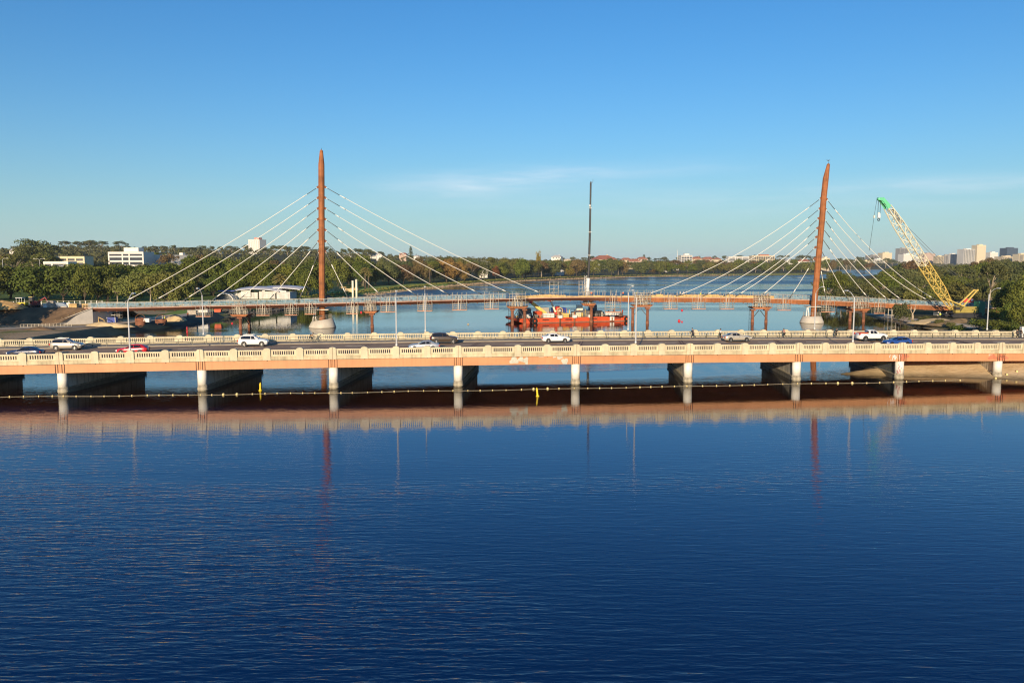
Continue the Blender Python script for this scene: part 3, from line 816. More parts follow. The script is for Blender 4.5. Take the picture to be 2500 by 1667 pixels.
# timber formwork and rebar starters in the middle third
r2 = random.Random(11)
px = 1262
while px < 1880:
    q = px + 17; a, b = deck_pt(px), deck_pt(q)
    h = 0.85 if px < 1375 or px > 1580 else 0.45
    brd = MB(); hh = h * r2.uniform(0.75, 1.15)
    brd.bar(a + Vector((0, 0.25, 0.1 + hh / 2)), b + Vector((0, 0.25, 0.1 + hh / 2)), 0.05, hh)
    bo = brd.build("formwork_board", m_timber, fb, world=True)
    for k in range(5):
        f = k / 5 + r2.uniform(-.05, .05); p = a.lerp(b, f)
        lt = MB().box((p.x - fb.location.x, p.y + 0.16 - fb.location.y, p.z + 0.1 + hh * 0.55 - fb.location.z), (0.13, 0.10, hh * r2.uniform(1.0, 1.35)))
        lt.build("lath", m_timber, bo)
    px = q
up = MB()
for _ in range(95):
    q = r2.uniform(1245, 1890); n = deck_pt(q); y = n.y + r2.choice([0.3, 5.2]); h = r2.uniform(0.9, 2.6)
    up.tube([(n.x, y, n.z), (n.x + r2.uniform(-.1, .1), y, n.z + h)], 0.045, 5)
for _ in range(60):
    q = r2.uniform(880, 2330); n = deck_pt(q); y = n.y + r2.choice([0.3, 5.2]); h = r2.uniform(1.0, 2.0)
    up.tube([(n.x, y, n.z), (n.x, y, n.z + h)], 0.04, 5)
up.build("scaffold_uprights", m_scaf, fb, world=True, kind="stuff")

# scaffold cages: hanging below the deck at the cable anchors (one mesh set, copied)
def cage_parts(w, d, h, top, bays=3, lifts=3):
    f = MB(); x0, x1 = -w / 2, w / 2
    for i in range(bays + 1):
        x = x0 + w * i / bays
        for y in (0, d): f.tube([(x, y, -h), (x, y, top)], 0.042, 5)
    for k in range(lifts + 1):
        z = -h + (h * 0.62) * k / lifts + 0.02
        for y in (0, d): f.tube([(x0 - .15, y - .06, z), (x1 + .15, y - .06, z)], 0.042, 5)
        for i in range(bays + 1):
            x = x0 + w * i / bays; f.tube([(x + .05, -.15, z), (x + .05, d + .15, z)], 0.035, 4)
    f.tube([(x0, -.08, -h), (x0 + w / bays, -.08, top * 0.6)], 0.035, 4); f.tube([(x1, -.08, -h), (x1 - w / bays, -.08, top * 0.6)], 0.035, 4)
    b = MB().box((0, d / 2, -h + 0.08), (w, d, 0.07)); e = MB().box((0, -0.09, -h + 0.14), (w + .1, 0.04, 0.20))
    s_ = MB().bar((-0.4, 0.3, -h + .15), (-0.15, 0.4, top * .5 + .3), 0.13, 0.13); s2 = MB().bar((0.25, 0.3, -h + .15), (0.55, 0.4, top * .5), 0.10, 0.10)
    return f.mesh("frame"), b.mesh("platform"), e.mesh("toe_board"), s_.mesh("prop"), s2.mesh("prop")
CAGES = {}
def cage(px, w, h, top, label, yoff=-0.6, d=1.8):
    key = (w, h, top)
    if key not in CAGES:
        ms = cage_parts(w, d, h, top)
        for me, mm in zip(ms, (m_scaf, m_timber, m_scafb, m_scaf, m_scaf)): me.materials.append(mm)
        CAGES[key] = ms
    n = deck_pt(px)
    t = thing("scaffold_cage", label, "scaffold", (n.x, n.y + yoff, n.z), "scaffold cages hanging from the footbridge")
    for me, nm2 in zip(CAGES[key], ("frame", "platform", "toe_board", "prop", "prop")): 
        o = obj(nm2, me, t)
        if nm2 == "frame": o["kind"] = "stuff"
    return t
ORD = ["first", "second", "third", "fourth", "fifth", "sixth", "seventh", "eighth", "ninth", "tenth", "eleventh", "twelfth", "thirteenth", "fourteenth", "fifteenth", "sixteenth"]
cpx = [(497, 4.0, 3.0, 0.3), (643, 3.6, 3.0, 0.3), (711, 3.4, 3.1, 0.3), (758, 3.0, 3.0, 0.3), (860, 3.2, 3.2, 0.4), (947, 4.2, 3.0, 2.3), (1037, 4.2, 3.0, 2.3), (1122, 4.2, 3.0, 2.3), (1200, 4.2, 3.0, 2.3),
       (1497, 4.8, 4.6, 1.8), (1637, 4.2, 3.6, 1.6), (1706, 4.2, 3.6, 1.6), (1775, 4.2, 3.6, 1.6), (1914, 4.2, 3.6, 1.6), (2020, 4.2, 3.6, 1.8), (2146, 3.4, 3.4, 2.0)]
for i, (px, w, h, top) in enumerate(cpx):
    side = "left of the barge" if px < 1240 else ("above the right end of the barge" if px < 1540 else ("between barge and leaning pylon" if px < 1960 else "right of the leaning pylon"))
    n_in = [c[0] for c in cpx if (c[0] < 1240) == (px < 1240) and (1240 <= c[0] < 1540) == (1240 <= px < 1540) and (1540 <= c[0] < 1960) == (1540 <= px < 1960) and (c[0] >= 1960) == (px >= 1960)]
    k = n_in.index(px)
    lab = f"scaffold cage hanging from footbridge {side}" + (f", {ORD[k]} from left" if len(n_in) > 1 else "")
    cage(px, w, h, top, lab)
# scaffold towers standing on the deck
for px, w, lab in ((1354, 2.7, "tall empty scaffold frame standing on the footbridge left of the black boom"), (1424, 2.0, "tall scaffold frame standing on the footbridge beside the white boom foot")):
    n = deck_pt(px); t = thing("scaffold_tower", lab, "scaffold", (n.x, n.y + 3.2, n.z), "scaffold towers on the footbridge deck")
    f = MB()
    for x in (-w / 2, 0, w / 2):
        for y in (0, 1.5): f.tube([(x, y, 0), (x, y, 5.0)], 0.045, 5)
    o = f.build("standards", m_scaf, t, kind="stuff")
    f = MB()
    for z in (1.4, 2.6, 3.8, 4.9):
        for y in (0, 1.5): f.tube([(-w / 2 - .2, y - .06, z), (w / 2 + .2, y - .06, z)], 0.04, 5)
    f.tube([(-w / 2, -.08, 0.2), (w / 2, -.08, 4.8)], 0.035, 4)
    f.build("ledgers", m_scaf, t, kind="stuff")

# ------------------------------------------------------------------ pylons with cables
def pylon(name, label, axis_px, Y, rad, tip_px, base_c, base_dims, slant, cables, side_y):
    """axis_px: [(px,py)...] from top to bottom"""
    pts = [at(x, y, Y) for x, y in axis_px]
    base = Vector((base_c[0], Y, 0))
    t = thing(name, label, "pylon", base)
    mast = list(reversed(pts))
    mast = [Vector((mast[0].x, Y, 1.0))] + mast
    n = len(mast)
    mb = MB().tube(mast[:-1] + [mast[-1]], [rad] * (n - 2) + [rad * 0.98, rad * 0.55], 10, smooth=False)
    mm = mb.build("mast", m_corten, t, world=True)
    tip = mast[-1]; dirv = (mast[-1] - mast[-2]).normalized()
    MB().tube([tip, tip + dirv * 0.35, tip + dirv * 0.62], [rad * 0.55, rad * 0.50, rad * 0.22], 10).build("mast_tip", m_corten, t, world=True)
    MB().tube([tip + dirv * 0.6, tip + dirv * 1.15], 0.05, 5).build("aviation_rod", m_blackst, t, world=True)
    # weld seams
    zz = 6.0
    while zz < tip.z - 6:
        for a, b in zip(mast[:-1], mast[1:]):
            if a.z <= zz <= b.z:
                f = (zz - a.z) / (b.z - a.z); c = a.lerp(b, f); d = (b - a).normalized()
                MB().tube([c - d * 0.02, c + d * 0.02], rad + 0.012, 10, smooth=False).build("weld_seam", m_corten2, mm, world=True)
        zz += 3.6
    rb, rt, hb = base_dims
    b_ = MB(); prof = [(rb * 0.9, -1.5), (rb * 0.96, -0.05), (rb, 0.05), (rb, 0.32), (rt, hb), (rt - 0.35, hb), (rt - 0.4, hb - 0.5)]
    b_.lathe(prof, (0, 0, 0), 32, smooth=True)
    b_.v = [(x, y, z + (slant * x / rb * 0.5 if z > 0.6 else 0)) for x, y, z in b_.v]
    po = b_.build("pylon_base", m_conc, t)
    MB().lathe([(rb * 1.005, -0.2), (rb * 1.008, 0.1)], n=32).build("tide_band", m_pierb, po)
    # guard rail and gear on top of the base
    g_ = MB()
    for k in range(20):
        a = 2 * math.pi * k / 20; x, y = (rt - .25) * math.cos(a), (rt - .25) * math.sin(a); z = hb + slant * x / rb * 0.5
        g_.tube([(x, y, z - .2), (x, y, z + 1.25)], 0.035, 4)
    for zz in (0.65, 1.2):
        ring = [((rt - .25) * math.cos(a), (rt - .25) * math.sin(a), hb + zz + slant * math.cos(a) * rt / rb * .5) for a in np.linspace(0, 2 * math.pi, 25)]
        g_.tube(ring, 0.03, 4)
    g_.build("base_guard_rail", m_scaf, t, kind="stuff")
    for q in (-1, 1):
        MB().bar((-1.9 + q * .45, -1.4, hb - .4), (-1.9 + q * .12, -1.1, hb + 2.9), .22).build("a_frame_leg", m_wht, t)
    MB().box((0, 0, hb + 3.0), (rt * 1.5, rt * 1.3, .25)).build("collar_platform", m_scaf, t)
    for (tx, ty, ex, ey, sag) in cables:
        k = min(range(len(axis_px)), key=lambda i: abs(axis_px[i][1] - ty))
        P = at(tx, ty, Y)
        dk = deck_pt(ex); Q = at(ex, ey, dk.y + side_y)
        d = (Q - P); L_ = d.length; u = d.normalized()
        sgn = 1 if ex > tx else -1
        # lug on the mast, dark strand, white sheath, socket
        lug = P + Vector((-sgn * 0.25, 0, 0.12))
        lo = MB().bar(lug, P + u * 0.55, 0.16, 0.62).build("cable_lug", m_corten2, t, world=True)
        def cpt(s): return P + d * s - Vector((0, 0, 4 * sag * s * (1 - s)))
        c = MB().tube([cpt(s) for s in np.linspace(0.4 / L_, 1 - 0.3 / L_, 13)], 0.085, 6).build("cable", m_cable, t, world=True)
        ds = 3.0 / L_ * r2.uniform(0.8, 1.3)
        MB().tube([cpt(0.9 / L_), cpt(0.9 / L_ + ds)], 0.10, 6).build("bare_strand", m_cabled, c, world=True)
        MB().tube([cpt(0.9 / L_ + ds + .01), cpt(0.9 / L_ + ds * 1.5)], 0.15, 6).build("clamp", m_cable, c, world=True)
        MB().tube([cpt(1 - 3.4 / L_), cpt(1 - 2.2 / L_)], 0.16, 6).build("clamp", m_cable, c, world=True)
        MB().tube([cpt(1 - 2.1 / L_), cpt(1)], 0.13, 6).build("bare_strand", m_cabled, c, world=True)
    return t
LP_ax = [(784.6, 371.5), (784.6, 402), (784.8, 450), (785, 520), (785.5, 600), (786, 700), (786.5, 765)]
LP_c = [(778, 456, 300, 739, 0.9), (778, 482, 372, 737, 0.8), (778, 508, 447, 734, 0.6), (778, 534, 516, 734, 0.4), (778.5, 560, 584, 731, 0.3), (779, 587, 658, 731, 0.2), (779.5, 612, 732, 728, 0.1),
        (792, 456, 1329, 719, 1.3), (792, 482, 1250, 718, 1.0), (792, 508, 1175, 718, 0.8), (792, 534, 1099, 721, 0.6), (792.5, 560, 1020, 723, 0.4), (793, 587, 935, 725, 0.25), (793.5, 612, 850, 728, 0.15)]
pylon("cable_pylon", "straight rust coloured pylon with white stay cables on concrete base, left one", LP_ax, 233.0, 0.90, None, (at(786.5, 765, 233).x, 0), (3.9, 3.05, 2.3), 1.2, LP_c, 4.4)
RP_ax = [(2022, 404.5), (2016, 436), (2011, 482), (2007, 535), (2002, 590), (1996.5, 650), (1990.5, 715), (1986, 765)]
RP_c = [(2006, 483, 1572, 721, 3.2), (2003, 508, 1650, 723, 2.8), (2000, 532, 1715, 723, 2.4), (1997, 556, 1766, 723, 2.0), (1994, 578, 1795, 724, 0.9), (1991.5, 603, 1853, 726, 0.5), (1989, 630, 1928, 728, 0.2),
        (2017, 485, 2286, 733, 3.0), (2014, 509, 2272, 736, 3.2), (2011, 533, 2206, 735, 2.2), (2008, 556, 2172, 735, 1.4), (2005, 579, 2123, 731, 0.6), (2002, 605, 2069, 729, 0.3), (1999.5, 630, 2016, 727, 0.1)]
pylon("cable_pylon", "rust coloured pylon leaning to the right with sagging white stay cables, right of the two", RP_ax, 251.0, 0.92, None, (at(1984, 765, 251).x - 0.2, 0), (3.6, 2.8, 2.15), 0.0, RP_c, -0.3)

# ------------------------------------------------------------------ trestles carrying the footbridge
def trestle(cols, cap_px, cap_py, Yc, label, cap_w, ladder=None, brace=True, wide=True):
    c = at(cap_px, cap_py, Yc)
    t = thing("trestle", label, "trestle", (c.x, c.y, -1.2), "temporary trestles under the footbridge")
    cp = []
    for px, Y in cols:
        p = at(px, cap_py, Y); cp.append(p)
        MB().tube([(p.x, p.y, -1.2), (p.x, p.y, 0.9), (p.x, p.y, 0.91), (p.x, p.y, c.z - 0.55)], [0.50, 0.50, 0.43, 0.43], 12).build("pile", m_rustp, t, world=True)
        MB().box((p.x, p.y, c.z - .3), (1.5, 1.5, 0.46)).build("pile_cap", m_rustp, t, world=True)
    cb = MB(); w = cap_w
    cb.prism([(c.x - w / 2, c.z + 0.15), (c.x - w / 2 + w * .16, c.z - 0.45), (c.x + w / 2 - w * .16, c.z - 0.45), (c.x + w / 2, c.z + 0.15)], c.y - 2.3, c.y + 3.2, 'y')
    cb.v = [(x, y, z + 0.5) for x, y, z in cb.v]
    cb.build("cap_platform", m_corten, t, world=True)
    if brace and len(cp) > 1:
        a, b = cp[0], cp[1]; mid = (a + b) / 2
        for p in (a, b):
            MB().bar((p.x, p.y, c.z - 2.9), (mid.x + (p.x - mid.x) * .12, mid.y, c.z - 0.5), 0.18).build("brace", m_blackst, t, world=True)
    # guard rails and cribbing between cap and deck
    g_ = MB(); z0 = c.z + 0.65; top = deck_pt(cap_px).z - 0.9
    for k in range(9):
        x = c.x - w / 2 + .1 + (w - .2) * k / 8
        g_.tube([(x, c.y - 2.25, z0), (x, c.y - 2.25, z0 + 1.3)], 0.045, 5)
        if k % 2 == 0: g_.tube([(x, c.y + 3.1, z0), (x, c.y + 3.1, z0 + 1.3)], 0.045, 5)
    for q in (0.35, 0.8, 1.25): g_.tube([(c.x - w / 2, c.y - 2.3, z0 + q), (c.x + w / 2, c.y - 2.3, z0 + q)], 0.045, 5)
    g_.build("guard_rail", m_scaf, t, world=True, kind="stuff")
    sc_ = MB(); zt_ = deck_pt(cap_px).z + 1.7; nb_ = 5
    for yy in (c.y - 2.2, c.y - 0.9):
        for k in range(nb_ + 1):
            x = c.x - w * .36 + w * .72 * k / nb_
            sc_.tube([(x, yy, z0), (x, yy, zt_ + (.5 if k % 2 else 0))], 0.055, 5)
        zz = z0 + 1.5
        while zz < zt_:
            sc_.tube([(c.x - w * .40, yy - .07, zz), (c.x + w * .40, yy - .07, zz)], 0.05, 5); zz += 0.75
    sc_.tube([(c.x - w * .36, c.y - 2.3, z0), (c.x + w * .1, c.y - 2.3, zt_)], .05, 5); sc_.tube([(c.x + w * .36, c.y - 2.3, z0), (c.x - w * .05, c.y - 2.3, zt_)], .05, 5)
    sc_.build("scaffold_frame", m_scaf, t, world=True, kind="stuff")
    MB().box((c.x, c.y - 1.55, z0 + 1.45), (w * .7, 1.2, .06)).build("scaffold_boards", m_timber, t, world=True)
    for s in (-1, 1):
        MB().box((c.x + s * w * .2, c.y + .4, (z0 + top) / 2), (0.8, 1.4, max(0.3, top - z0 - .02))).build("jack_stack", m_scaf, t, world=True)
    for s in (-0.5, 0.25): MB().bar((c.x + s, c.y - 2.0, z0), (c.x + s - .5, c.y - 1.6, z0 + 3.2), 0.2, 0.16).build("prop", m_scaf, t, world=True)
    if ladder:
        p = at(ladder, cap_py, cols[0][1]); l = MB()
        for s in (-.3, .3): l.tube([(p.x + s, p.y - .7, -0.8), (p.x + s, p.y - .7, c.z + 1.2)], 0.05, 5)
        z = -0.6
        while z < c.z + 1: l.tube([(p.x - .3, p.y - .7, z), (p.x + .3, p.y - .7, z)], 0.035, 4); z += 0.42
        l.build("ladder", m_blackst, t, world=True)
    return t
trestle([(586.5, 227), (608, 233)], 590, 772, 229, "rusty trestle with stepped scaffold platform, leftmost under the footbridge", 5.2)
trestle([(908, 232.5)], 907, 764, 233, "single rusty pile trestle with blue ladder right of the straight pylon", 4.0, ladder=899)
trestle([(1251, 240), (1281, 239)], 1263, 753, 240.5, "rusty trestle in front of the barge's left end", 6.6, ladder=1244)
trestle([(1444, 253)], 1436, 746, 253, "rusty pile with flared cap at the middle of the barge", 4.6)
trestle([(1545, 249), (1581, 248)], 1566, 749, 250, "rusty two-legged trestle just right of the barge", 6.8)
trestle([(1838, 253.5), (1871, 253.5)], 1856, 754, 254.5, "rusty two-legged trestle left of the leaning pylon", 6.6, ladder=1830)
trestle([(2076, 257), (2109, 257)], 2094, 758, 258, "rusty two-legged trestle right of the leaning pylon", 6.6)

# ------------------------------------------------------------------ barge
BA = math.atan2(9.5, 31.3)
b0 = ground_at(1298, 789)
m_or = mat("orange barge paint", (0.64, 0.09, 0.025), 0.5, streak=0.3, var=0.2, scale=0.4)
m_ordk = mat("dark rubbing recess", (0.10, 0.03, 0.02), 0.8)
m_bdeck = mat("rusty barge deck", (0.22, 0.13, 0.09), 0.9, var=0.4, scale=0.6)
m_tyre = mat("black rubber", (0.015, 0.015, 0.016), 0.85)
m_blue = mat("blue container paint", (0.03, 0.06, 0.30), 0.5, var=0.1)
m_wht = mat("white equipment paint", (0.78, 0.76, 0.70), 0.5, var=0.08)
m_yel = mat("machine yellow", (0.76, 0.55, 0.14), 0.5, var=0.12)
m_pale = mat("pale cream crane paint", (0.82, 0.76, 0.55), 0.5, var=0.1)
m_grey = mat("grey machine paint", (0.16, 0.16, 0.16), 0.6, var=0.2)
m_redm = mat("red machine paint", (0.60, 0.05, 0.035), 0.5, var=0.1)
m_green = mat("mint green crane head", (0.18, 0.68, 0.36), 0.5, var=0.08)
m_green2 = mat("dark green container paint", (0.02, 0.17, 0.10), 0.6, var=0.1)
barge = thing("work_barge", "long orange work barge moored under the footbridge", "barge", b0, None, BA)
BL, BW, BH = 33.0, 12.0, 1.55
hb = MB().prism([(-5.2, 1.45), (-4.8, 0.75), (0.2, -0.9), (BL - 0.4, -0.9), (BL + 0.5, 0.2), (BL + 0.5, BH + .05), (0, BH - .05)], 0, BW, 'y')
hb.build("hull", m_or, barge)
MB().span((-5.0, .25, BH - .04), (BL + .2, BW - .25, BH + 0.06)).build("deck", m_bdeck, barge)
for x in (3.6, 11.3, 20.0, 28.3):
    MB().span((x, -0.03, 0.75), (x + 2.2, 0.02, 1.12)).build("freeing_port", m_ordk, barge)
MB().span((0.3, -0.05, 0.02), (BL, 0.03, 0.16)).build("waterline_strip", m_pierb, barge)
def torus(c, R_, r_, ax='y', n=20, k=8):
    mb = MB(); vs = []; fs = []
    for i in range(n):
        a = 2 * math.pi * i / n
        for j in range(k):
            b = 2 * math.pi * j / k; q = R_ + r_ * math.cos(b)
            p = (q * math.cos(a), r_ * math.sin(b), q * math.sin(a)) if ax == 'y' else (r_ * math.sin(b), q * math.cos(a), q * math.sin(a))
            vs.append((c[0] + p[0], c[1] + p[1], c[2] + p[2]))
    for i in range(n):
        for j in range(k):
            fs.append((i * k + j, i * k + (j + 1) % k, ((i + 1) % n) * k + (j + 1) % k, ((i + 1) % n) * k + j))
    return mb.add(vs, fs, True)
for x in (0.9, BL - 0.6):
    torus((x, -0.35, 0.75), 0.62, 0.30).build("tyre_fender", m_tyre, barge)
rb_ = MB()
for k in range(24):
    x = 0.6 + k * 1.4
    rb_.tube([(x, 0.2, BH), (x, 0.2, BH + 1.1)], 0.035, 4)
for z in (0.55, 1.05): rb_.tube([(0.6, 0.2, BH + z), (BL - .2, 0.2, BH + z)], 0.035, 4)
rb_.build("barge_rail", m_scaf, barge, kind="stuff")
for x in (9.3, 14.2, 19.6, 27.2):
    MB().tube([(x, -0.4, -2), (x, -0.4, 3.4 if x < 25 else 2.4)], 0.26, 10).build("spud_pile", m_rustp, barge)
    MB().box((x, -0.4, 1.9), (1.3, 1.0, 0.9)).build("spud_guide", m_wht, barge)
MB().box((27.2, -0.45, 2.6), (4.6, 0.2, 1.1)).build("sign_board", m_wht, barge)
MB().box((27.2, -0.42, 1.2), (1.5, 0.2, 1.7)).build("sign_post", m_wht, barge)
CBA, SBA = math.cos(BA), math.sin(BA)
def bw(x, y, z=BH + .06): return Vector((b0.x + x * CBA - y * SBA, b0.y + x * SBA + y * CBA, z))
def ribbed(name, label, cat, x, y, L_, W_, H_, m, extra=None):
    t = thing(name, label, cat, bw(x, y), None, BA)
    MB().box((0, 0, H_ / 2), (L_, W_, H_)).build("body", m, t)
    n = int(L_ / 0.4)
    for k in range(n):
        MB().box((-L_ / 2 + .2 + k * (L_ - .4) / max(1, n - 1), -W_ / 2 - .03, H_ / 2), (0.16, 0.06, H_ - .3)).build("rib", m, t)
    MB().box((0, 0, H_ + .02), (L_ - .1, W_ - .1, .05)).build("lid", m, t)
    return t
ribbed("shipping_container", "blue shipping container on the barge deck", "container", 11.8, 7.6, 4.4, 2.4, 2.6, m_blue)
ribbed("equipment_box", "long white equipment box along the barge's left rail", "box", 6.0, 1.3, 3.6, 1.2, 1.3, m_wht)
ribbed("storage_tank_box", "pale cream box beside the blue container on the barge", "box", 15.6, 1.4, 2.6, 1.3, 1.3, m_pale)
ribbed("tool_crate", "yellow crate near the front rail of the barge", "crate", 11.6, 1.5, 2.4, 1.3, 1.2, m_yel)
ribbed("generator", "dark grey generator set at the barge's left end", "generator", -1.4, 2.8, 3.6, 2.2, 3.0, m_grey)
ribbed("pump_unit", "dark green and grey pump unit right of the blue container", "pump", 18.6, 3.4, 4.6, 1.8, 1.7, m_grey)
ribbed("winch_house", "low dark winch house on the barge's right half", "winch", 24.0, 5.0, 3.4, 2.2, 1.6, m_blackst)
ribbed("hose_rack", "orange hose rack near the barge's left rail", "rack", 3.0, 3.4, 2.6, 1.4, 1.9, m_or)
ribbed("site_cabin", "small grey cabin behind the blue container on the barge", "cabin", 6.0, 7.0, 3.6, 2.4, 2.9, mat("grey cabin", (0.40, 0.38, 0.34), 0.7))
ribbed("deck_locker", "low rusty locker near the barge's right end", "locker", 30.0, 2.0, 3.2, 1.4, 1.2, m_bdeck)
t = thing("hose_reel", "pale round hose reel on the barge in front of the blue container", "reel", bw(10.6, 3.2), None, BA)
torus((0, 0, 1.9), 1.0, 0.13).build("rim", m_timber, t)
for k in range(4):
    a = math.pi * k / 4; MB().tube([(-1.2 * math.cos(a), 0, 1.9 - 1.2 * math.sin(a)), (1.2 * math.cos(a), 0, 1.9 + 1.2 * math.sin(a))], 0.06, 5).build("spoke", m_pale, t)
MB().box((0, 0, .35), (1.6, .7, .7)).build("stand", m_yel, t)
cm = [m_blackst, m_bdeck, m_or, m_wht, m_yel, m_grey, m_scaf]
cl_ = MB(); rc = random.Random(31)
for _ in range(150):
    x, y = rc.uniform(-3.5, BL - 1), rc.uniform(.6, 9); h_ = rc.uniform(.25, 1.5); k_ = rc.choice([0, 0, 1, 1, 2, 3, 4, 5, 5, 6])
    if rc.random() < .55: cl_.box((x, y, BH + .07 + h_ / 2), (rc.uniform(.25, 1.4), rc.uniform(.25, 1.0), h_), rc.uniform(0, 3), mi=k_)
    elif rc.random() < .6: cl_.tube([(x, y, BH + .07), (x + rc.uniform(-.2, .2), y, BH + .07 + h_ * 1.7)], rc.uniform(.04, .22), 7, mi=k_)
    else: cl_.tube([(x, y, BH + .3), (x + rc.uniform(-2, 2), y + rc.uniform(-.6, .6), BH + rc.uniform(.3, 1.6))], rc.uniform(.03, .08), 5, mi=k_)
cl_.build("deck_clutter", cm, barge, kind="stuff")
# knuckle boom loader crane and lattice boom lift
t = thing("loader_crane", "yellow knuckle boom loader crane reaching left on the barge", "crane", bw(4.6, 4.2), None, BA)
MB().box((0, 0, .6), (1.8, 1.6, 1.2)).build("pedestal", m_or, t)
MB().bar((1.6, 0, 1.0), (-3.2, 0, 4.6), 0.7, 0.95).build("main_boom", m_yel, t)
MB().bar((-3.6, 0, 4.9), (-5.6, 0, 4.6), 0.45, 0.5).build("jib", m_yel, t)
MB().bar((-0.2, -.1, .9), (-2.2, -.1, 3.1), 0.2).build("ram", m_grey, t)
MB().box((-3.6, 0, 4.9), (.9, .8, .9)).build("knuckle", m_redm, t)
t = thing("boom_lift", "orange articulated boom lift with long arm on the barge", "boom lift", bw(9.2, 5.2), None, BA)
MB().box((0, 0, .7), (2.6, 1.8, 1.4)).build("chassis", m_redm, t)
for x in (-.9, .9):
    for y in (-.95, .95): torus((x, y, .42), .28, .16).build("wheel", m_tyre, t)
MB().bar((0.6, 0, 1.3), (-1.0, 0, 5.0), 0.45, 0.5).build("lower_arm", m_pale, t)
MB().bar((-1.0, 0, 5.0), (-9.5, 0, 6.6), 0.36, 0.42).build("upper_arm", m_or, t)
MB().box((1.3, 0, 2.3), (1.2, 1.0, 2.2)).build("turret", m_redm, t)
MB().box((-10.0, 0, 6.2), (1.0, 1.6, 1.1)).build("basket", m_yel, t)

# telescopic crane with tall black boom, standing on the barge
tb = at(1440, 560, 263)
t = thing("telescopic_crane", "mobile crane on the barge with tall upright black telescopic boom", "crane", (at(1431, 740, 263).x, 263, 1.6))
x0 = t.location.x
def tc_(px, py): return at(px, py, 263)
MB().box((x0, 263.4, 2.7), (7.5, 2.7, 1.3)).build("carrier", m_grey, t, world=True)
for x in (-3, -1.6, 1.6, 3): torus((x0 + x, 261.9, 2.15), .34, .2).build("wheel", m_tyre, t, world=True)
MB().box((x0 - 2.2, 263.2, 4.2), (2.0, 2.0, 1.7)).build("operator_cab", m_pale, t, world=True)
MB().box((x0 + 2.2, 263.4, 4.2), (2.6, 2.4, 1.7)).build("counterweight", m_grey, t, world=True)
segs = [((1431, 748), (1436.5, 679), 0.62, m_wht), ((1436.5, 679), (1438.6, 623.5), 0.40, m_blackst), ((1438.6, 623.5), (1440.2, 567), 0.355, m_blackst), ((1440.2, 567), (1441.2, 508.5), 0.32, m_blackst), ((1441.2, 508.5), (1442.3, 448), 0.285, m_blackst)]
for a, b, r_, m_ in segs:
    MB().tube([tc_(*a), tc_(*b)], r_, 6, smooth=False).build("boom_section", m_, t, world=True)
for p, r_ in (((1438.6, 623.5), .46), ((1440.2, 567), .42), ((1441.2, 508.5), .39)):
    c = tc_(*p); MB().box((c.x, c.y, c.z), (r_ * 2.1, r_ * 2.1, .16)).build("boom_collar", m_wht, t, world=True)
c = tc_(1442.3, 448); MB().prism([(c.x - .28, c.z), (c.x + .3, c.z), (c.x + .18, c.z + .5), (c.x - .02, c.z + .75)], 262.7, 263.3, 'y').build("boom_head", m_blackst, t, world=True)
MB().tube([c + Vector((.5, 0, .1)), c + Vector((.75, 0, .9)), c + Vector((.7, 0, 1.4))], 0.05, 5).build("aerial", m_grey, t, world=True)
lz = MB()
for s in (-1, 1):
    lz.tube([tc_(1427 + s * 2.6, 742), tc_(1430.5 + s * 2.6, 672)], .06, 5)
zs = np.linspace(742, 672, 11)
for a, b in zip(zs[:-1], zs[1:]):
    lz.tube([tc_(1427 + (742 - a) * .05 - 2.6, a), tc_(1427 + (742 - b) * .05 + 2.6, b)], .05, 4)
lz.build("access_ladder", m_wht, t, world=True)
MB().tube([tc_(1440, 500), tc_(1441, 505)], 0.30, 6).build("light_cluster", m_wht, t, world=True)

# ------------------------------------------------------------------ yellow crawler crane on the right bank
foot = at(2326, 757, 250); foot.z = 4.2
cr_ = thing("crawler_crane", "yellow lattice boom crawler crane with green boom head on the right bank", "crane", (foot.x + 3.2, 250, tz(foot.x + 3.2, 250) + 0.05))
tip = at(2153, 484, 232)
bd = (tip - foot); BLn = bd.length; bd.normalize()
hz = Vector((bd.x, bd.y, 0)).normalized()
sidev = Vector((-hz.y, hz.x, 0))                 # across the boom
nrm = sidev.cross(bd).normalized()
def boom_prof(s):
    """half width, half depth at distance s along the boom"""
    k = min(1, s / 9.0); e = min(1, (BLn - s) / 11.0)
    q = min(0.45 + 0.55 * k, 0.5 + 0.5 * e)
    return 1.15 * q, 1.05 * q
n = 26
st = [0.6 + (BLn - 4.2) * i / n for i in range(n + 1)]
def cpos(s, i, j):
    w, d_ = boom_prof(s); return foot + bd * s + sidev * (w * i) + nrm * (d_ * j)
split = 12
for nm3, rng_, m_ in (("lower_boom", range(0, split), m_yel), ("upper_boom", range(split, n), m_pale)):
    mb = MB()
    for k in rng_:
        a, b = st[k], st[k + 1]
        for i, j in ((-1, -1), (1, -1), (1, 1), (-1, 1)): mb.bar(cpos(a, i, j), cpos(b, i, j), 0.21)
        fl = 1 if k % 2 else -1
        for (i0, j0), (i1, j1) in (((-1, -1), (1, -1)), ((-1, 1), (1, 1)), ((-1, -1), (-1, 1)), ((1, -1), (1, 1))):
            p, q = ((i0, j0), (i1, j1)) if fl > 0 else ((i1, j1), (i0, j0))
            mb.bar(cpos(a, *p), cpos(b, *q), 0.11)
            if k % 2 == 0: mb.bar(cpos(a, *p), cpos(a, *q), 0.10)
    mb.build(nm3, m_, cr_, world=True, kind="stuff")
hs = st[-1]
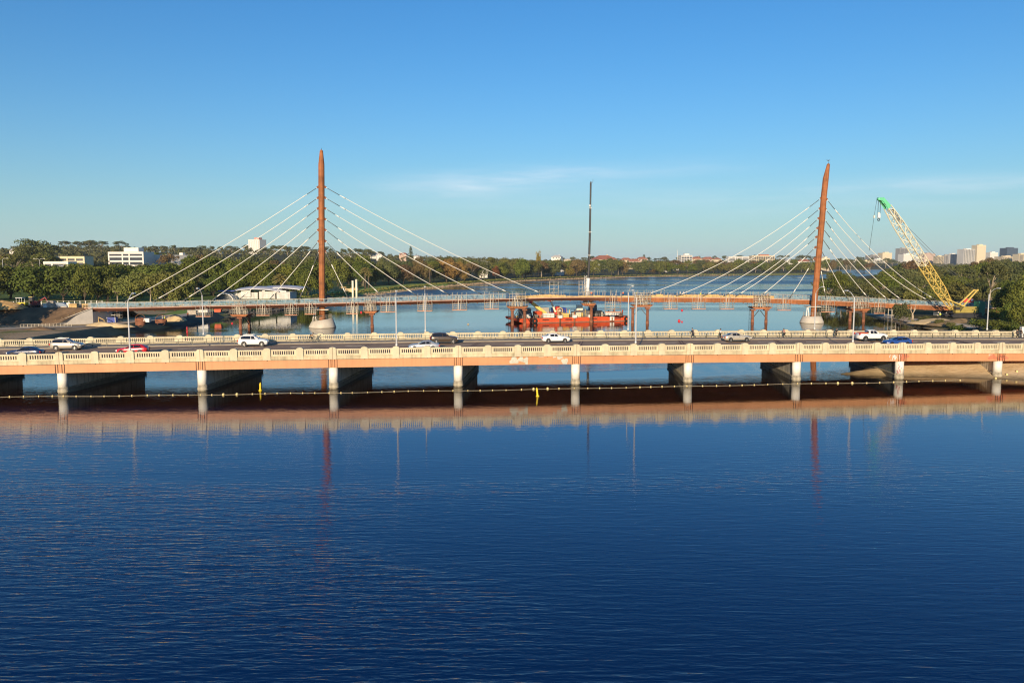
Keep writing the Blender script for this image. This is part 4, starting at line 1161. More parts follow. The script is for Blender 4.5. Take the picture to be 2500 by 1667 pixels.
for i in (-1, 1):
    a = foot + bd * (hs - .2) + sidev * (0.55 * i); e = foot + bd * BLn + sidev * (0.4 * i)
    pl = MB(); q = [a - nrm * .75, a + nrm * .75, e + nrm * .55 + bd * .1, e + hz * .9 + Vector((0, 0, .15)), e + hz * .8 - Vector((0, 0, .7)), e - nrm * .3]
    pl.add([v - sidev * .12 for v in q] + [v + sidev * .12 for v in q], [tuple(range(6)), tuple(range(11, 5, -1))] + [(k, (k + 1) % 6, 6 + (k + 1) % 6, 6 + k) for k in range(6)])
    pl.build("boom_head", m_green, cr_, world=True)
for k in (0, 0.9):
    c = foot + bd * BLn + hz * (0.3 + k) - Vector((0, 0, .3))
    MB().tube([c - sidev * .5, c + sidev * .5], 0.42, 14).build("sheave", m_green, cr_, world=True)
sgc = foot + bd * (BLn - 8.5) - nrm * 1.05
MB().bar(sgc - bd * 2.8, sgc + bd * 2.8, 0.95, 0.06).build("boom_sign", m_wht, cr_, world=True)
hk = foot + bd * BLn + hz * 1.0
for s in (-.35, .35): MB().tube([hk + sidev * s - Vector((0, 0, .5)), hk + sidev * s - Vector((0, 0, 4.3))], 0.07, 5).build("hoist_rope", m_blackst, cr_, world=True)
hkb = thing("hook_block", "white hook block hanging from the crawler crane's green head", "hook", hk - Vector((0, 0, 6.6)))
MB().box((0, 0, 1.75), (0.75, 0.5, 1.5), taper=(.7, .8)).build("block", m_wht, hkb)
torus((0, 0, 0.45), 0.32, 0.10).build("hook", m_blackst, hkb)
MB().tube([(0, 0, 0.7), (0, 0, 1.05)], .1, 6).build("shank", m_blackst, hkb)
wl = foot + bd * BLn + hz * 2.1
MB().tube([wl, wl + Vector((-.6, 0, -5)), wl + Vector((-1.6, 0, -15))], 0.045, 5).build("whip_line", m_blackst, cr_, world=True)
MB().box(wl + Vector((-.6, 0, -5.3)), (.35, .35, .7)).build("whip_ball", m_pale, cr_, world=True)
gt = at(2382, 708, 254)
for s in (-.55, .55):
    MB().tube([foot + bd * (BLn - 1.2) + nrm * .9 + sidev * s, foot.lerp(tip, 0.36) + Vector((8.6, 4.5, 0.5)) + sidev * s, gt + sidev * s], 0.055, 5).build("pendant_line", m_grey, cr_, world=True)
    MB().bar(foot + Vector((1.6, .6, 0)) + sidev * s * 1.8, gt + sidev * s, 0.34).build("gantry_leg", m_yel, cr_, world=True)
    MB().bar(foot + bd * 6.6 + nrm * .8 + sidev * s, foot + Vector((4.2, 1.0, .7)) + sidev * s, 0.30).build("backstop", m_yel, cr_, world=True)
MB().bar(gt - sidev * .8, gt + sidev * .8, 0.5).build("gantry_head", m_yel, cr_, world=True)
z0 = cr_.location.z
for dy in (-2.2, 2.2):
    tk = MB().prism([(foot.x - 1.6, z0 + .5), (foot.x - 1.1, z0), (foot.x + 7.4, z0), (foot.x + 7.9, z0 + .5), (foot.x + 7.4, z0 + 1.05), (foot.x - 1.1, z0 + 1.05)], 250 + dy - .5, 250 + dy + .5, 'y')
    tk.build("crawler_track", m_blackst, cr_, world=True)
MB().span((foot.x - .5, 248.3, z0 + 1.06), (foot.x + 8.2, 251.7, z0 + 1.5)).build("slew_platform", m_blackst, cr_, world=True)
m_olive = mat("olive yellow machine housing", (0.34, 0.27, 0.06), 0.6, var=0.15)
MB().prism([(foot.x + 1.2, z0 + 1.51), (foot.x + 7.0, z0 + 1.51), (foot.x + 7.0, z0 + 3.4), (foot.x + 2.6, z0 + 3.4)], 248.2, 251.6, 'y').build("machine_housing", m_olive, cr_, world=True)
MB().span((foot.x + 7.3, 248.4, z0 + .9), (foot.x + 9.2, 251.4, z0 + 5.0)).build("counterweight", m_green2, cr_, world=True)
MB().span((foot.x - .4, 247.6, z0 + 1.51), (foot.x + .9, 249.2, z0 + 3.6)).build("operator_cab", m_olive, cr_, world=True)
MB().span((foot.x - .42, 247.58, z0 + 2.4), (foot.x + .92, 249.22, z0 + 3.4)).build("cab_glass", m_blackst, cr_, world=True)
# ------------------------------------------------------------------ vehicles
m_glass = mat("tinted car glass", (0.012, 0.014, 0.018), 0.06, spec=0.6, var=0.05)
m_rim = mat("alloy rim", (0.55, 0.54, 0.52), 0.3, metal=0.7, var=0.05)
m_headl = mat("headlight lens", (0.75, 0.76, 0.78), 0.15, var=0.05)
m_taill = mat("red tail light", (0.50, 0.015, 0.012), 0.2, var=0.05)
m_trim = mat("black plastic trim", (0.02, 0.02, 0.021), 0.6)
m_plate = mat("number plate", (0.75, 0.74, 0.66), 0.5)
def paint(name, col, rough=0.28, metal=0.0):
    return mat(name, col, rough, metal=metal, var=0.03, scale=0.5, coat=0.6)
# stations: x (front = +), z_low, z_belt, z_roof (None = bonnet/boot), half width, half width roof
SHAPES = {
 'suv':   dict(L=4.65, W=0.91, st=[(2.30, .42, .70, None, .62), (2.16, .30, .88, None, .80), (1.75, .24, .98, None, .88), (1.10, .24, 1.06, None, .91), (0.95, .24, 1.07, 1.10, .91), (0.20, .24, 1.06, 1.62, .91), (-0.7, .24, 1.06, 1.68, .91), (-1.55, .24, 1.08, 1.64, .90), (-1.95, .28, 1.10, 1.50, .87), (-2.20, .34, 1.06, 1.12, .82), (-2.32, .45, .85, None, .74)], wx=(1.42, -1.33), r=.37),
 'sedan': dict(L=4.7, W=0.90, st=[(2.34, .40, .60, None, .60), (2.18, .26, .74, None, .80), (1.75, .20, .84, None, .87), (1.15, .20, .92, None, .90), (0.90, .20, .94, .97, .90), (0.05, .20, .93, 1.40, .90), (-0.65, .20, .93, 1.44, .90), (-1.15, .20, .95, 1.34, .89), (-1.75, .22, .97, 1.02, .88), (-2.20, .28, .94, None, .82), (-2.34, .42, .80, None, .72)], wx=(1.42, -1.36), r=.33),
 'hatch': dict(L=4.35, W=0.90, st=[(2.16, .40, .62, None, .60), (2.00, .26, .76, None, .80), (1.60, .20, .86, None, .87), (1.00, .20, .94, None, .90), (0.85, .20, .95, .98, .90), (0.00, .20, .95, 1.42, .90), (-0.75, .20, .97, 1.46, .90), (-1.40, .20, 1.00, 1.40, .89), (-1.85, .24, 1.02, 1.18, .86), (-2.08, .30, .95, 1.0, .82), (-2.18, .42, .80, None, .72)], wx=(1.35, -1.28), r=.34),
 'pickup': dict(L=5.35, W=0.95, st=[(2.62, .52, .82, None, .66), (2.48, .42, 1.02, None, .84), (2.05, .36, 1.14, None, .92), (1.35, .36, 1.18, None, .95), (1.15, .36, 1.19, 1.22, .95), (0.45, .36, 1.16, 1.78, .94), (-0.45, .36, 1.16, 1.82, .94), (-0.72, .36, 1.17, 1.70, .94), (-0.80, .36, 1.18, 1.21, .95), (-0.86, .36, 1.18, None, .95), (-2.45, .38, 1.20, None, .94), (-2.60, .50, 1.16, None, .90)], wx=(1.72, -1.52), r=.42),
}
CARM = {}
def car_meshes(kind):
    if kind in CARM: return CARM[kind]
    sh = SHAPES[kind]; st = sh['st']
    mb = MB(); rings = []
    for (x, zl, zb, zr, w) in st:
        wr = w * 0.76
        if zr is None: roof = [(w * .94, zb + .02), (w * .80, zb + .07), (0, zb + .10)]
        else: roof = [(w * .955, zb + .03), (wr, max(zr - .05, zb + .05)), (0, zr + .02)]
        half = [(0, zl + .02), (w * .82, zl), (w * .985, zl + .16), (w, (zl + zb) / 2 + .08), (w * .975, zb)] + roof
        ring = [(x, -y, z) for y, z in half] + [(x, y, z) for y, z in reversed(half[1:-1])]
        rings.append(ring)
    n = len(rings[0]); vs = [v for r in rings for v in r]; fs = []
    for i in range(len(rings) - 1):
        for j in range(n): fs.append((i * n + j, i * n + (j + 1) % n, (i + 1) * n + (j + 1) % n, (i + 1) * n + j))
    fs += [tuple(range(n)), tuple((len(rings) - 1) * n + n - 1 - j for j in range(n))]
    mb.add(vs, fs, True); body = mb.mesh("body")
    # glass: side strips and front / rear screens lying just proud of the cabin
    def station(x):
        xs = [s[0] for s in st]
        f = lambda k: float(np.interp(-x, [-q for q in xs], [s[k] if s[k] is not None else s[2] + .08 for s in st]))
        return f(2), f(3), f(4)
    cab = [s for s in st if s[3] is not None]
    x_f, x_r = cab[0][0], cab[-1][0]
    def side_pt(x, q, s):
        zb, zr, w = station(x); z0, z1 = zb + .03, max(zr - .05, zb + .05)
        y0, y1 = w * .955, w * .76
        return (x, s * ((y0 + (y1 - y0) * q) + .012), z0 + (z1 - z0) * q)
    glass = []
    xs = [cab[0][0] - .28, cab[1][0] - .02, cab[1][0] - .75, cab[2][0] - .1, cab[3][0] + .02, (cab[-2][0] + cab[-1][0]) / 2 + .1]
    cuts = [(xs[0], xs[1], (cab[1][0] + cab[2][0]) / 2 + .02), ((cab[1][0] + cab[2][0]) / 2 - .06, None, xs[4] + .0)]
    for s in (-1, 1):
        m1 = MB(); a = xs[0]; b = (cab[1][0] + cab[2][0]) / 2 + .03
        for (p0, p1) in ((a, b), (b - .08, cab[-2][0] + .12)):
            k = 5; vs = []
            for i in range(k + 1):
                x = p0 + (p1 - p0) * i / k; vs += [side_pt(x, .10, s), side_pt(x, .90, s)]
            m1.add(vs, [(2 * i, 2 * i + 2, 2 * i + 3, 2 * i + 1) for i in range(k)], True)
        glass.append(m1.mesh("side_window"))
    def screen(xa, xb, qa, qb):
        m1 = MB(); vs = []
        for q in np.linspace(qa, qb, 4):
            x = xa + (xb - xa) * q; zb, zr, w = station(x)
            z = zr + .022; wr = w * .76 if zr > zb + .2 else w * (.92 - .16 * min(1, (zr - zb) / .2))
            vs += [(x, -wr * .93, z - .045), (x, 0, z + .012), (x, wr * .93, z - .045)]
        fs = []
        for i in range(3): fs += [(i * 3, i * 3 + 1, i * 3 + 4, i * 3 + 3), (i * 3 + 1, i * 3 + 2, i * 3 + 5, i * 3 + 4)]
        m1.add(vs, fs, True); return m1.mesh("screen")
    glass.append(screen(cab[0][0], cab[1][0], .12, .90))
    glass.append(screen(cab[-1][0], cab[-2][0], .12, .85))
    for g in glass: g.materials.append(m_glass)
    r = sh['r']
    ty = torus((0, 0, 0), r * .76, r * .25, 'y', 20, 8).mesh("tyre"); ty.materials.append(m_tyre)
    rim = MB().tube([(0, -.09, 0), (0, .09, 0)], r * .62, 16)
    for k in range(5):
        a = 2 * math.pi * k / 5
        rim.bar((0, -.105, 0), (math.cos(a) * r * .58, -.105, math.sin(a) * r * .58), .09, .03); rim.bar((0, .105, 0), (math.cos(a) * r * .58, .105, math.sin(a) * r * .58), .09, .03)
    rim = rim.mesh("rim"); rim.materials.append(m_rim)
    arch = MB().tube([(0, -.03, 0), (0, .03, 0)], r * 1.16, 18).mesh("wheel_arch"); arch.materials.append(m_trim)
    CARM[kind] = (body, glass, ty, rim, arch); return CARM[kind]
def car(kind, px, t, face, pm_, label, roofrack=False, extra=None):
    sh = SHAPES[kind]; body, glass, ty, rim, arch = car_meshes(kind)
    X = (px - 1250) / FPX * (124 + t)
    for _ in range(6):
        p = B(X, t); X += (px - (1250 + p.x / p.y * FPX * 0.9985)) / FPX * p.y
    p = B(X, t, ROAD + 0.012)
    rz = TH if face > 0 else TH + math.pi
    c = thing({'pickup': 'pickup_truck'}.get(kind, 'parked_car' if False else 'car'), label, {'suv': 'car', 'sedan': 'car', 'hatch': 'car', 'pickup': 'pickup'}[kind], p, "vehicles on the road bridge", rz)
    c.scale = (1.05, 1.06, 1.15)
    bm2 = body.copy(); bm2.materials.clear(); bm2.materials.append(pm_)
    obj("body", bm2, c)
    for g, nm_ in zip(glass, ("side_window", "side_window", "windscreen", "rear_window")): obj(nm_, g, c)
    W_ = sh['W']; r = sh['r']
    for x in sh['wx']:
        for s in (-1, 1):
            obj("wheel_arch", arch, c, (x, s * (W_ - .022), r + .05))
            w = bpy.data.objects.new("wheel", None); w.location = (x, s * (W_ - .10), r); put(w, c)
            obj("tyre", ty, w); obj("rim", rim, w)
    f0 = sh['st'][1]; r0 = sh['st'][-2]; r00 = sh['st'][-1]
    for s in (-1, 1):
        MB().box((f0[0] + .02, s * f0[4] * .80, f0[2] - .10), (.22, .34, .15), taper=(.8, .8)).build("headlight", m_headl, c)
        MB().box((r00[0] + .03, s * r00[4] * .97, r00[2] + (.05 if kind != 'sedan' else -.04)), (.14, .22, .28 if kind != 'sedan' else .17)).build("tail_light", m_taill, c)
        MB().box((SHAPES[kind]['st'][4][0] - .15, s * (W_ + .06), sh['st'][4][2] + .06), (.16, .20, .13)).build("mirror", pm_, c)
        for dx in (0.15, -.85): MB().box((dx, s * (W_ + .004), sh['st'][5][2] - .14), (.18, .03, .035)).build("door_handle", m_trim, c)
        MB().box((0.04, s * (W_ * .99), sh['st'][4][1] + .08), (sh['L'] * .52, .05, .13)).build("sill_trim", m_trim, c)
    MB().box((sh['st'][0][0] - .01, 0, .50), (.12, .95, .22)).build("grille", m_trim, c)
    MB().box((sh['st'][-1][0] - .02, 0, .62), (.04, .4, .12)).build("number_plate", m_plate, c)
    if roofrack:
        for s in (-1, 1):
            MB().bar((.1, s * .56, 1.72), (-1.5, s * .56, 1.73), .05).build("roof_rail", m_rim, c)
    if kind == 'pickup':
        MB().box((-1.62, 0, 1.285), (1.55, 1.55, .02)).build("tray_liner", m_trim, c)
        MB().box((-1.6, 0, 1.36), (1.45, 1.35, .14), taper=(.92, .9)).build("tray_load", m_or, c)
        MB().bar((-.95, -.7, 1.62), (-.95, .7, 1.62), .08).build("sports_bar", m_trim, c)
    return c
p_silver = paint("champagne silver paint", (0.52, 0.47, 0.38), 0.3, 0.35)
p_white = paint("white car paint", (0.80, 0.79, 0.76))
p_brown = paint("dark bronze paint", (0.10, 0.075, 0.055), 0.25, 0.4)
p_red = paint("red car paint", (0.55, 0.02, 0.03))
p_navy = paint("navy car paint", (0.02, 0.035, 0.09))
p_blue = paint("bright blue paint", (0.02, 0.07, 0.28))
p_grey = paint("pale silver paint", (0.50, 0.51, 0.52), 0.3, 0.4)
car('suv', 160, 16.6, 1, p_silver, "champagne silver SUV with roof rails on the bridge's far lane, leftmost car", True)
car('suv', 617, 17.0, 1, p_white, "white SUV on the far lane left of the straight pylon", True)
car('suv', 1084, 17.2, 1, p_brown, "dark bronze SUV on the far lane near the middle of the bridge")
car('sedan', 1357, 16.8, 1, p_white, "white sedan on the far lane in front of the orange barge")
car('sedan', 1800, 16.2, 1, p_silver, "champagne silver sedan on the far lane beside two walkers")
car('pickup', 2129, 16.6, 1, p_white, "white pickup truck with loaded tray on the far lane, right")
car('hatch', 320, 7.4, -1, p_red, "red hatchback heading left behind the near parapet")
car('sedan', 57, 7.0, -1, p_navy, "dark navy car mostly hidden behind the near parapet at far left")
car('sedan', 1034, 6.2, -1, p_grey, "pale silver sedan half hidden behind the near parapet, below the bronze SUV")
car('hatch', 2193, 7.2, -1, p_blue, "bright blue hatchback half hidden behind the near parapet at right")

# ------------------------------------------------------------------ people
m_skin = mat("skin", (0.42, 0.25, 0.17), 0.6, var=0.05)
m_hair = mat("dark hair", (0.025, 0.018, 0.013), 0.7)
def cloth(name, col): return mat(name, col, 0.85, var=0.1, scale=3)
def skin_mesh(name, joints, edges, m, parent, levels=1):
    names = list(joints); me = bpy.data.meshes.new(name)
    me.from_pydata([joints[k][0] for k in names], [(names.index(a), names.index(b)) for a, b in edges], [])
    o = bpy.data.objects.new(name, me); put(o, parent); me.materials.append(m)
    mod = o.modifiers.new("skin", 'SKIN'); mod.use_smooth_shade = True
    sv = me.skin_vertices
    if not sv:
        bmx = bmesh.new(); bmx.from_mesh(me); bmx.verts.layers.skin.verify(); bmx.to_mesh(me); bmx.free(); sv = me.skin_vertices
    for i, k in enumerate(names):
        r = joints[k][1]; r = r if hasattr(r, '__len__') else (r, r)
        sv[0].data[i].radius = r; sv[0].data[i].use_root = (i == 0)
    s2 = o.modifiers.new("sub", 'SUBSURF'); s2.levels = levels; s2.render_levels = levels
    return o
def pose_joints(stride=0.3, lean=0.05, arm=0.3, bend=0.25, sc=1.0, sit=False, arms_up=False):
    J = {}
    def j(n, x, y, z, r): J[n] = ((x * sc, y * sc, z * sc), r * sc if not hasattr(r, '__len__') else tuple(q * sc for q in r))
    hz_ = 0.92
    j('pelvis', 0, 0, hz_, (.155, .115)); j('waist', lean * .4, 0, 1.10, (.135, .10)); j('chest', lean, 0, 1.32, (.165, .115)); j('neck', lean * 1.25, 0, 1.49, .055)
    j('head', lean * 1.5 + .02, 0, 1.60, .088); j('crown', lean * 1.5 + .02, 0, 1.70, .078)
    for s, n in ((1, 'l'), (-1, 'r')):
        st_ = stride * s
        j('hip' + n, 0, .095 * s, .88, .095); j('knee' + n, st_ * .55 + .05, .10 * s, .50, .065); j('ankle' + n, st_ - (.12 if st_ < 0 else 0), .10 * s, .09 + (.07 if st_ < 0 else 0), .045)
        j('toe' + n, st_ + .17 - (.12 if st_ < 0 else 0), .11 * s, .035 + (.0 if st_ < 0 else 0), .038)
        j('shoulder' + n, lean, .185 * s, 1.40, .062); a = -arm * s
        j('elbow' + n, lean + a * .5, .245 * s, 1.13, .045); j('wrist' + n, lean + a + bend * .5, .235 * s, .92 + bend * .35, .032); j('hand' + n, lean + a * 1.1 + bend * .7, .225 * s, .84 + bend * .45, .036)
        if arms_up:
            j('elbow' + n, lean + .22, .20 * s, 1.18, .045); j('wrist' + n, lean + .45, .15 * s, 1.22, .032); j('hand' + n, lean + .52, .14 * s, 1.22, .036)
    return J
BODY_E = [('pelvis', 'waist'), ('waist', 'chest'), ('chest', 'neck'), ('neck', 'head'), ('head', 'crown')]
for n in 'lr': BODY_E += [('pelvis', 'hip' + n), ('hip' + n, 'knee' + n), ('knee' + n, 'ankle' + n), ('ankle' + n, 'toe' + n), ('chest', 'shoulder' + n), ('shoulder' + n, 'elbow' + n), ('elbow' + n, 'wrist' + n), ('wrist' + n, 'hand' + n)]
def fat(J, keys, k): return {q: (J[q][0], tuple(r * k for r in J[q][1]) if hasattr(J[q][1], '__len__') else J[q][1] * k) for q in keys}
def person(loc, rz, label, top, legs, J=None, hat=None, sleeves='short', group=None, vest=None, pack=None):
    t = thing("person", label, "person", loc, group, rz)
    J = J or pose_joints()
    skin_mesh("body", J, BODY_E, m_skin, t, 1)
    ks = ['pelvis', 'waist', 'chest'] + ['shoulder' + n for n in 'lr'] + ['elbow' + n for n in 'lr']; es = [('pelvis', 'waist'), ('waist', 'chest')] + [('chest', 'shoulder' + n) for n in 'lr'] + [('shoulder' + n, 'elbow' + n) for n in 'lr']
    if sleeves == 'long': ks += ['wrist' + n for n in 'lr']; es += [('elbow' + n, 'wrist' + n) for n in 'lr']
    skin_mesh("shirt", fat(J, ks, 1.16), es, top, t, 1)
    ks = ['pelvis'] + [q + n for n in 'lr' for q in ('hip', 'knee', 'ankle')]; es = [('pelvis', 'hip' + n) for n in 'lr'] + [(a + n, b + n) for n in 'lr' for a, b in (('hip', 'knee'), ('knee', 'ankle'))]
    skin_mesh("trousers", fat(J, ks, 1.2), es, legs, t, 1)
    hp = J['crown'][0]
    hd = MB().lathe([(.10, -.07), (.112, 0.0), (.10, .06), (.06, .10), (.01, .115)], (hp[0] - .012, 0, hp[2]), 10)
    hd.build("hard_hat" if hat else "hair", hat or m_hair, t)
    nose = J['head'][0]; MB().box((nose[0] + .095, 0, nose[2]), (.035, .025, .04)).build("nose", m_skin, t)
    if vest: skin_mesh("vest", fat(J, ['pelvis', 'waist', 'chest'], 1.26), [('pelvis', 'waist'), ('waist', 'chest')], vest, t, 1)
    if pack: MB().box((J['chest'][0][0] - .20, 0, 1.28), (.18, .30, .42), taper=(.8, .85)).build("backpack", pack, t)
    return t
c_navy = cloth("navy cloth", (0.02, 0.025, 0.05)); c_black = cloth("black cloth", (0.015, 0.015, 0.017)); c_white = cloth("white cloth", (0.72, 0.70, 0.66))
c_pink = cloth("pink cloth", (0.55, 0.24, 0.22)); c_dk = cloth("dark denim", (0.03, 0.035, 0.05)); c_or = cloth("hi-vis orange", (0.85, 0.16, 0.03)); c_ye = cloth("hi-vis yellow", (0.62, 0.80, 0.08)); c_tan = cloth("tan cloth", (0.50, 0.28, 0.12))
m_hatw = mat("white hard hat", (0.80, 0.79, 0.75), 0.4)
FP = ROAD + 0.165
def walk_at(px, t): 
    X = (px - 1250) / FPX * (124 + t)
    for _ in range(6):
        p = B(X, t); X += (px - (1250 + p.x / p.y * FPX * 0.9985)) / FPX * p.y
    return B(X, t, FP)
person(walk_at(1693, 21.6), TH + math.pi, "person in navy jacket and trousers striding left along the far footpath", c_navy, c_navy, pose_joints(.42, .10, .35, .3, 1.06), sleeves='long', group="people on the bridge footpath")
person(walk_at(1760, 21.4), TH, "person in white top and black trousers walking beside the silver sedan", c_white, c_black, pose_joints(.12, .02, .12, .2, 1.0), group="people on the bridge footpath")
person(walk_at(1917, 21.5), TH + math.pi, "jogger in pink top and dark leggings on the far footpath", c_pink, c_black, pose_joints(.30, .10, .25, .8, 1.0), group="people on the bridge footpath")
person(walk_at(2043, 21.5), TH, "jogger dressed all in black left of the white pickup", c_black, c_black, pose_joints(.28, .10, .3, .8, 1.02), group="people on the bridge footpath")
person(walk_at(2487, 21.6), TH + math.pi, "person in dark clothes at the right end of the footpath, left of a pair", c_dk, c_black, pose_joints(.25, .04, .2, .2, 1.0), sleeves='long', group="people on the bridge footpath")
person(walk_at(2496, 21.9), TH + math.pi, "person in dark jacket at the right edge of the footpath, right of a pair", c_black, c_dk, pose_joints(.22, .05, .2, .2, 1.04), sleeves='long', group="people on the bridge footpath")
# cyclist
cl = walk_at(757, 20.9)
J = pose_joints(.2, .1, .3, .3, 1.0)
J.update({'pelvis': ((-.12, 0, .98), (.15, .11)), 'waist': ((.02, 0, 1.12), (.13, .10)), 'chest': ((.24, 0, 1.28), (.155, .11)), 'neck': ((.36, 0, 1.40), .055), 'head': ((.43, 0, 1.50), .088), 'crown': ((.45, 0, 1.59), .078)})
for s, n in ((1, 'l'), (-1, 'r')):
    J['hip' + n] = ((-.08, .10 * s, .95), .095); J['knee' + n] = ((.28, .12 * s, .78 + .1 * s), .065); J['ankle' + n] = ((.12 + .1 * s, .12 * s, .36 + .13 * s), .045); J['toe' + n] = ((.28 + .1 * s, .13 * s, .33 + .13 * s), .038)
    J['shoulder' + n] = ((.26, .18 * s, 1.33), .06); J['elbow' + n] = ((.42, .22 * s, 1.12), .045); J['wrist' + n] = ((.60, .20 * s, 1.04), .032); J['hand' + n] = ((.66, .19 * s, 1.02), .038)
person(cl, TH, "cyclist in tan top bent over the handlebars with a backpack", c_tan, c_black, J, pack=c_black, group="people on the bridge footpath")
bk = thing("bicycle", "dark bicycle ridden along the far footpath", "bicycle", cl, None, TH)
m_bike = mat("bicycle frame", (0.05, 0.05, 0.055), 0.4)
for x in (-.50, .56):
    w = bpy.data.objects.new("wheel", None); w.location = (x, 0, .34); put(w, bk)
    torus((0, 0, 0), .32, .022).build("tyre", m_tyre, w)
    for k in range(6): MB().tube([(-.31 * math.cos(k * math.pi / 6), 0, -.31 * math.sin(k * math.pi / 6)), (.31 * math.cos(k * math.pi / 6), 0, .31 * math.sin(k * math.pi / 6))], .006, 3).build("spoke", m_rim, w)
for a, b in (((-.5, 0, .34), (.02, 0, .32)), ((.02, 0, .32), (-.14, 0, .86)), ((-.14, 0, .86), (-.5, 0, .34)), ((.02, 0, .32), (.44, 0, .86)), ((-.12, 0, .80), (.44, 0, .88)), ((.44, 0, .95), (.56, 0, .34))):
    MB().tube([a, b], .022, 6).build("frame_tube", m_bike, bk)
MB().bar((.50, -.24, 1.0), (.50, .24, 1.0), .03).build("handlebar", m_bike, bk); MB().box((-.16, 0, .90), (.26, .14, .06)).build("saddle", m_tyre, bk)

# construction workers
def worker(p, rz, label, top, k):
    person(p, rz, label, top, c_dk, pose_joints(.12 + .1 * (k % 2), .06 * (k % 3), .2, .5, 1.0, arms_up=(k % 2 == 1)), hat=m_hatw, sleeves='long', group="construction workers")
WK = [(424, 1.2, c_or, "worker in orange hi-vis standing on the footbridge near its left end"), (1526, 4.6, c_or, "worker in orange hi-vis on the footbridge above the barge's right end"),
      (1560, 4.8, c_ye, "worker in yellow hi-vis on the footbridge just right of the barge"), (1620, 4.6, c_white, "worker in pale shirt on the footbridge right of the barge"), (1668, 4.5, c_white, "worker in pale shirt, left of a pair on the footbridge right of the barge"),
      (1675, 4.9, c_or, "worker in orange hi-vis, right of a pair on the footbridge right of the barge"), (1712, 1.0, c_ye, "worker in yellow hi-vis on the footbridge halfway to the leaning pylon"), (1878, 1.0, c_or, "worker in orange hi-vis on the footbridge left of the leaning pylon"), (1447, 3.5, c_or, "worker in orange hi-vis beside the white boom foot on the footbridge")]
for k, (px, dy, top, lab) in enumerate(WK):
    n = deck_pt(px); worker((n.x, n.y + dy, n.z + 0.02), 1.3 * k, lab, top, k)

# ------------------------------------------------------------------ buoys and the float line
m_bred = mat("red buoy plastic", (0.70, 0.03, 0.04), 0.4); m_byel = mat("yellow buoy plastic", (0.82, 0.60, 0.03), 0.45); m_float = mat("cream float", (0.78, 0.62, 0.28), 0.5, var=0.1); m_rope = mat("pale rope", (0.55, 0.47, 0.33), 0.8)
def ball(px, py, r, m, label):
    p = ground_at(px, py); t = thing("buoy", label, "buoy", (p.x, p.y, 0), "mooring buoys")
    MB().lathe([(.05 * r, -.75 * r), (.6 * r, -.6 * r), (.95 * r, -.15 * r), (r, .25 * r), (.85 * r, .75 * r), (.5 * r, 1.1 * r), (.12 * r, 1.25 * r)], n=16).build("float", m, t)
    MB().tube([(0, 0, 1.2 * r), (0, 0, 1.55 * r)], .12 * r, 6).build("ring_post", m_blackst, t)
ball(1665, 758, 0.42, m_bred, "red ball buoy right of the barge, uppermost of three")
ball(1658, 784, 0.46, m_bred, "red ball buoy right of the barge, lower left of a pair")
ball(1665, 786, 0.28, m_bred, "small red ball buoy right of the barge, lower right of a pair")
ball(882, 763, 0.40, m_bred, "red ball buoy right of the straight pylon's base")
ball(567, 790, 0.30, m_bred, "small red buoy left of the leftmost trestle's pile")
ball(1143, 792, 0.32, m_stain, "small brown buoy alone on calm water left of the barge")
def marker(px, py, label, tilt, h=1.75, m=m_byel):
    p = ground_at(px, py); t = thing("marker_buoy", label, "buoy", (p.x, p.y, 0), "spar marker buoys")
    b_ = MB().lathe([(.08, -.6), (.16, -.3), (.18, 0.02), (.15, .18), (.13, h * .45), (.15, h * .66), (.10, h * .9), (.03, h)], n=14); b_.build("spar", m, t)
    MB().lathe([(.20, -.05), (.26, .0), (.26, .08), (.18, .13)], n=14).build("collar", m, t)
    t.rotation_euler = (tilt * .2, tilt, 0)
marker(635.5, 953.5, "yellow spar buoy floating before the third bridge span from the left", 0.03, 1.25)
marker(1312.5, 967.5, "yellow spar buoy leaning left beside the middle bridge column", -0.10, 1.3)
marker(457, 811, "thin red marker buoy near the left bank", 0.0, 1.6, m_bred)
lx = [-60, 0, 150, 300, 450, 640, 830, 1020, 1250, 1450, 1700, 1900, 2100, 2300, 2352]
ly = [970, 969.5, 967.5, 966.5, 965, 961.5, 959, 955, 952, 947.5, 943, 938, 935, 930, 929]
def lp(px): 
    p = ground_at(px, float(np.interp(px, lx, ly))); p.y += .25 * math.sin(px * .02); return p
fl = thing("float_line", "long rope of cream floats strung across the river in front of the bridge", "float line", lp(1250))
MB().tube([lp(x) + Vector((0, 0, .03)) for x in range(-60, 2353, 18)], 0.016, 5).build("rope", m_rope, fl, world=True)
fm = MB().lathe([(.05, -.14), (.15, -.10), (.19, 0), (.15, .10), (.05, .14)], n=12); fm.v = [(z, y, x) for x, y, z in fm.v]; fm = fm.mesh("float"); fm.materials.append(m_float)
px = -40.0; k = 0
while px < 2345:
    q = lp(px) - fl.location; s = 1.2 if k % 23 in (18, 19) else r2.uniform(.5, .75)
    obj("float", fm, fl, (q.x, q.y, .05), (0, 0, r2.uniform(-.3, .5)), (s, s, s)); px += r2.uniform(27, 38); k += 1
for px, py in ((2352, 921), (2380, 926), (2404, 924.5), (2431, 921), (2458, 918.5), (2482, 916.5)):
    p = ground_at(px, py, .2); z = tz(p.x, p.y)
    o = obj("beached_float", fm, None, (p.x, p.y, z + .12), (0, 0, 1), label=f"cream float lying on the sand under the bridge, {ORD[[2352, 2380, 2404, 2431, 2458, 2482].index(px)]} from the left", cat="float", group="floats on the sand")
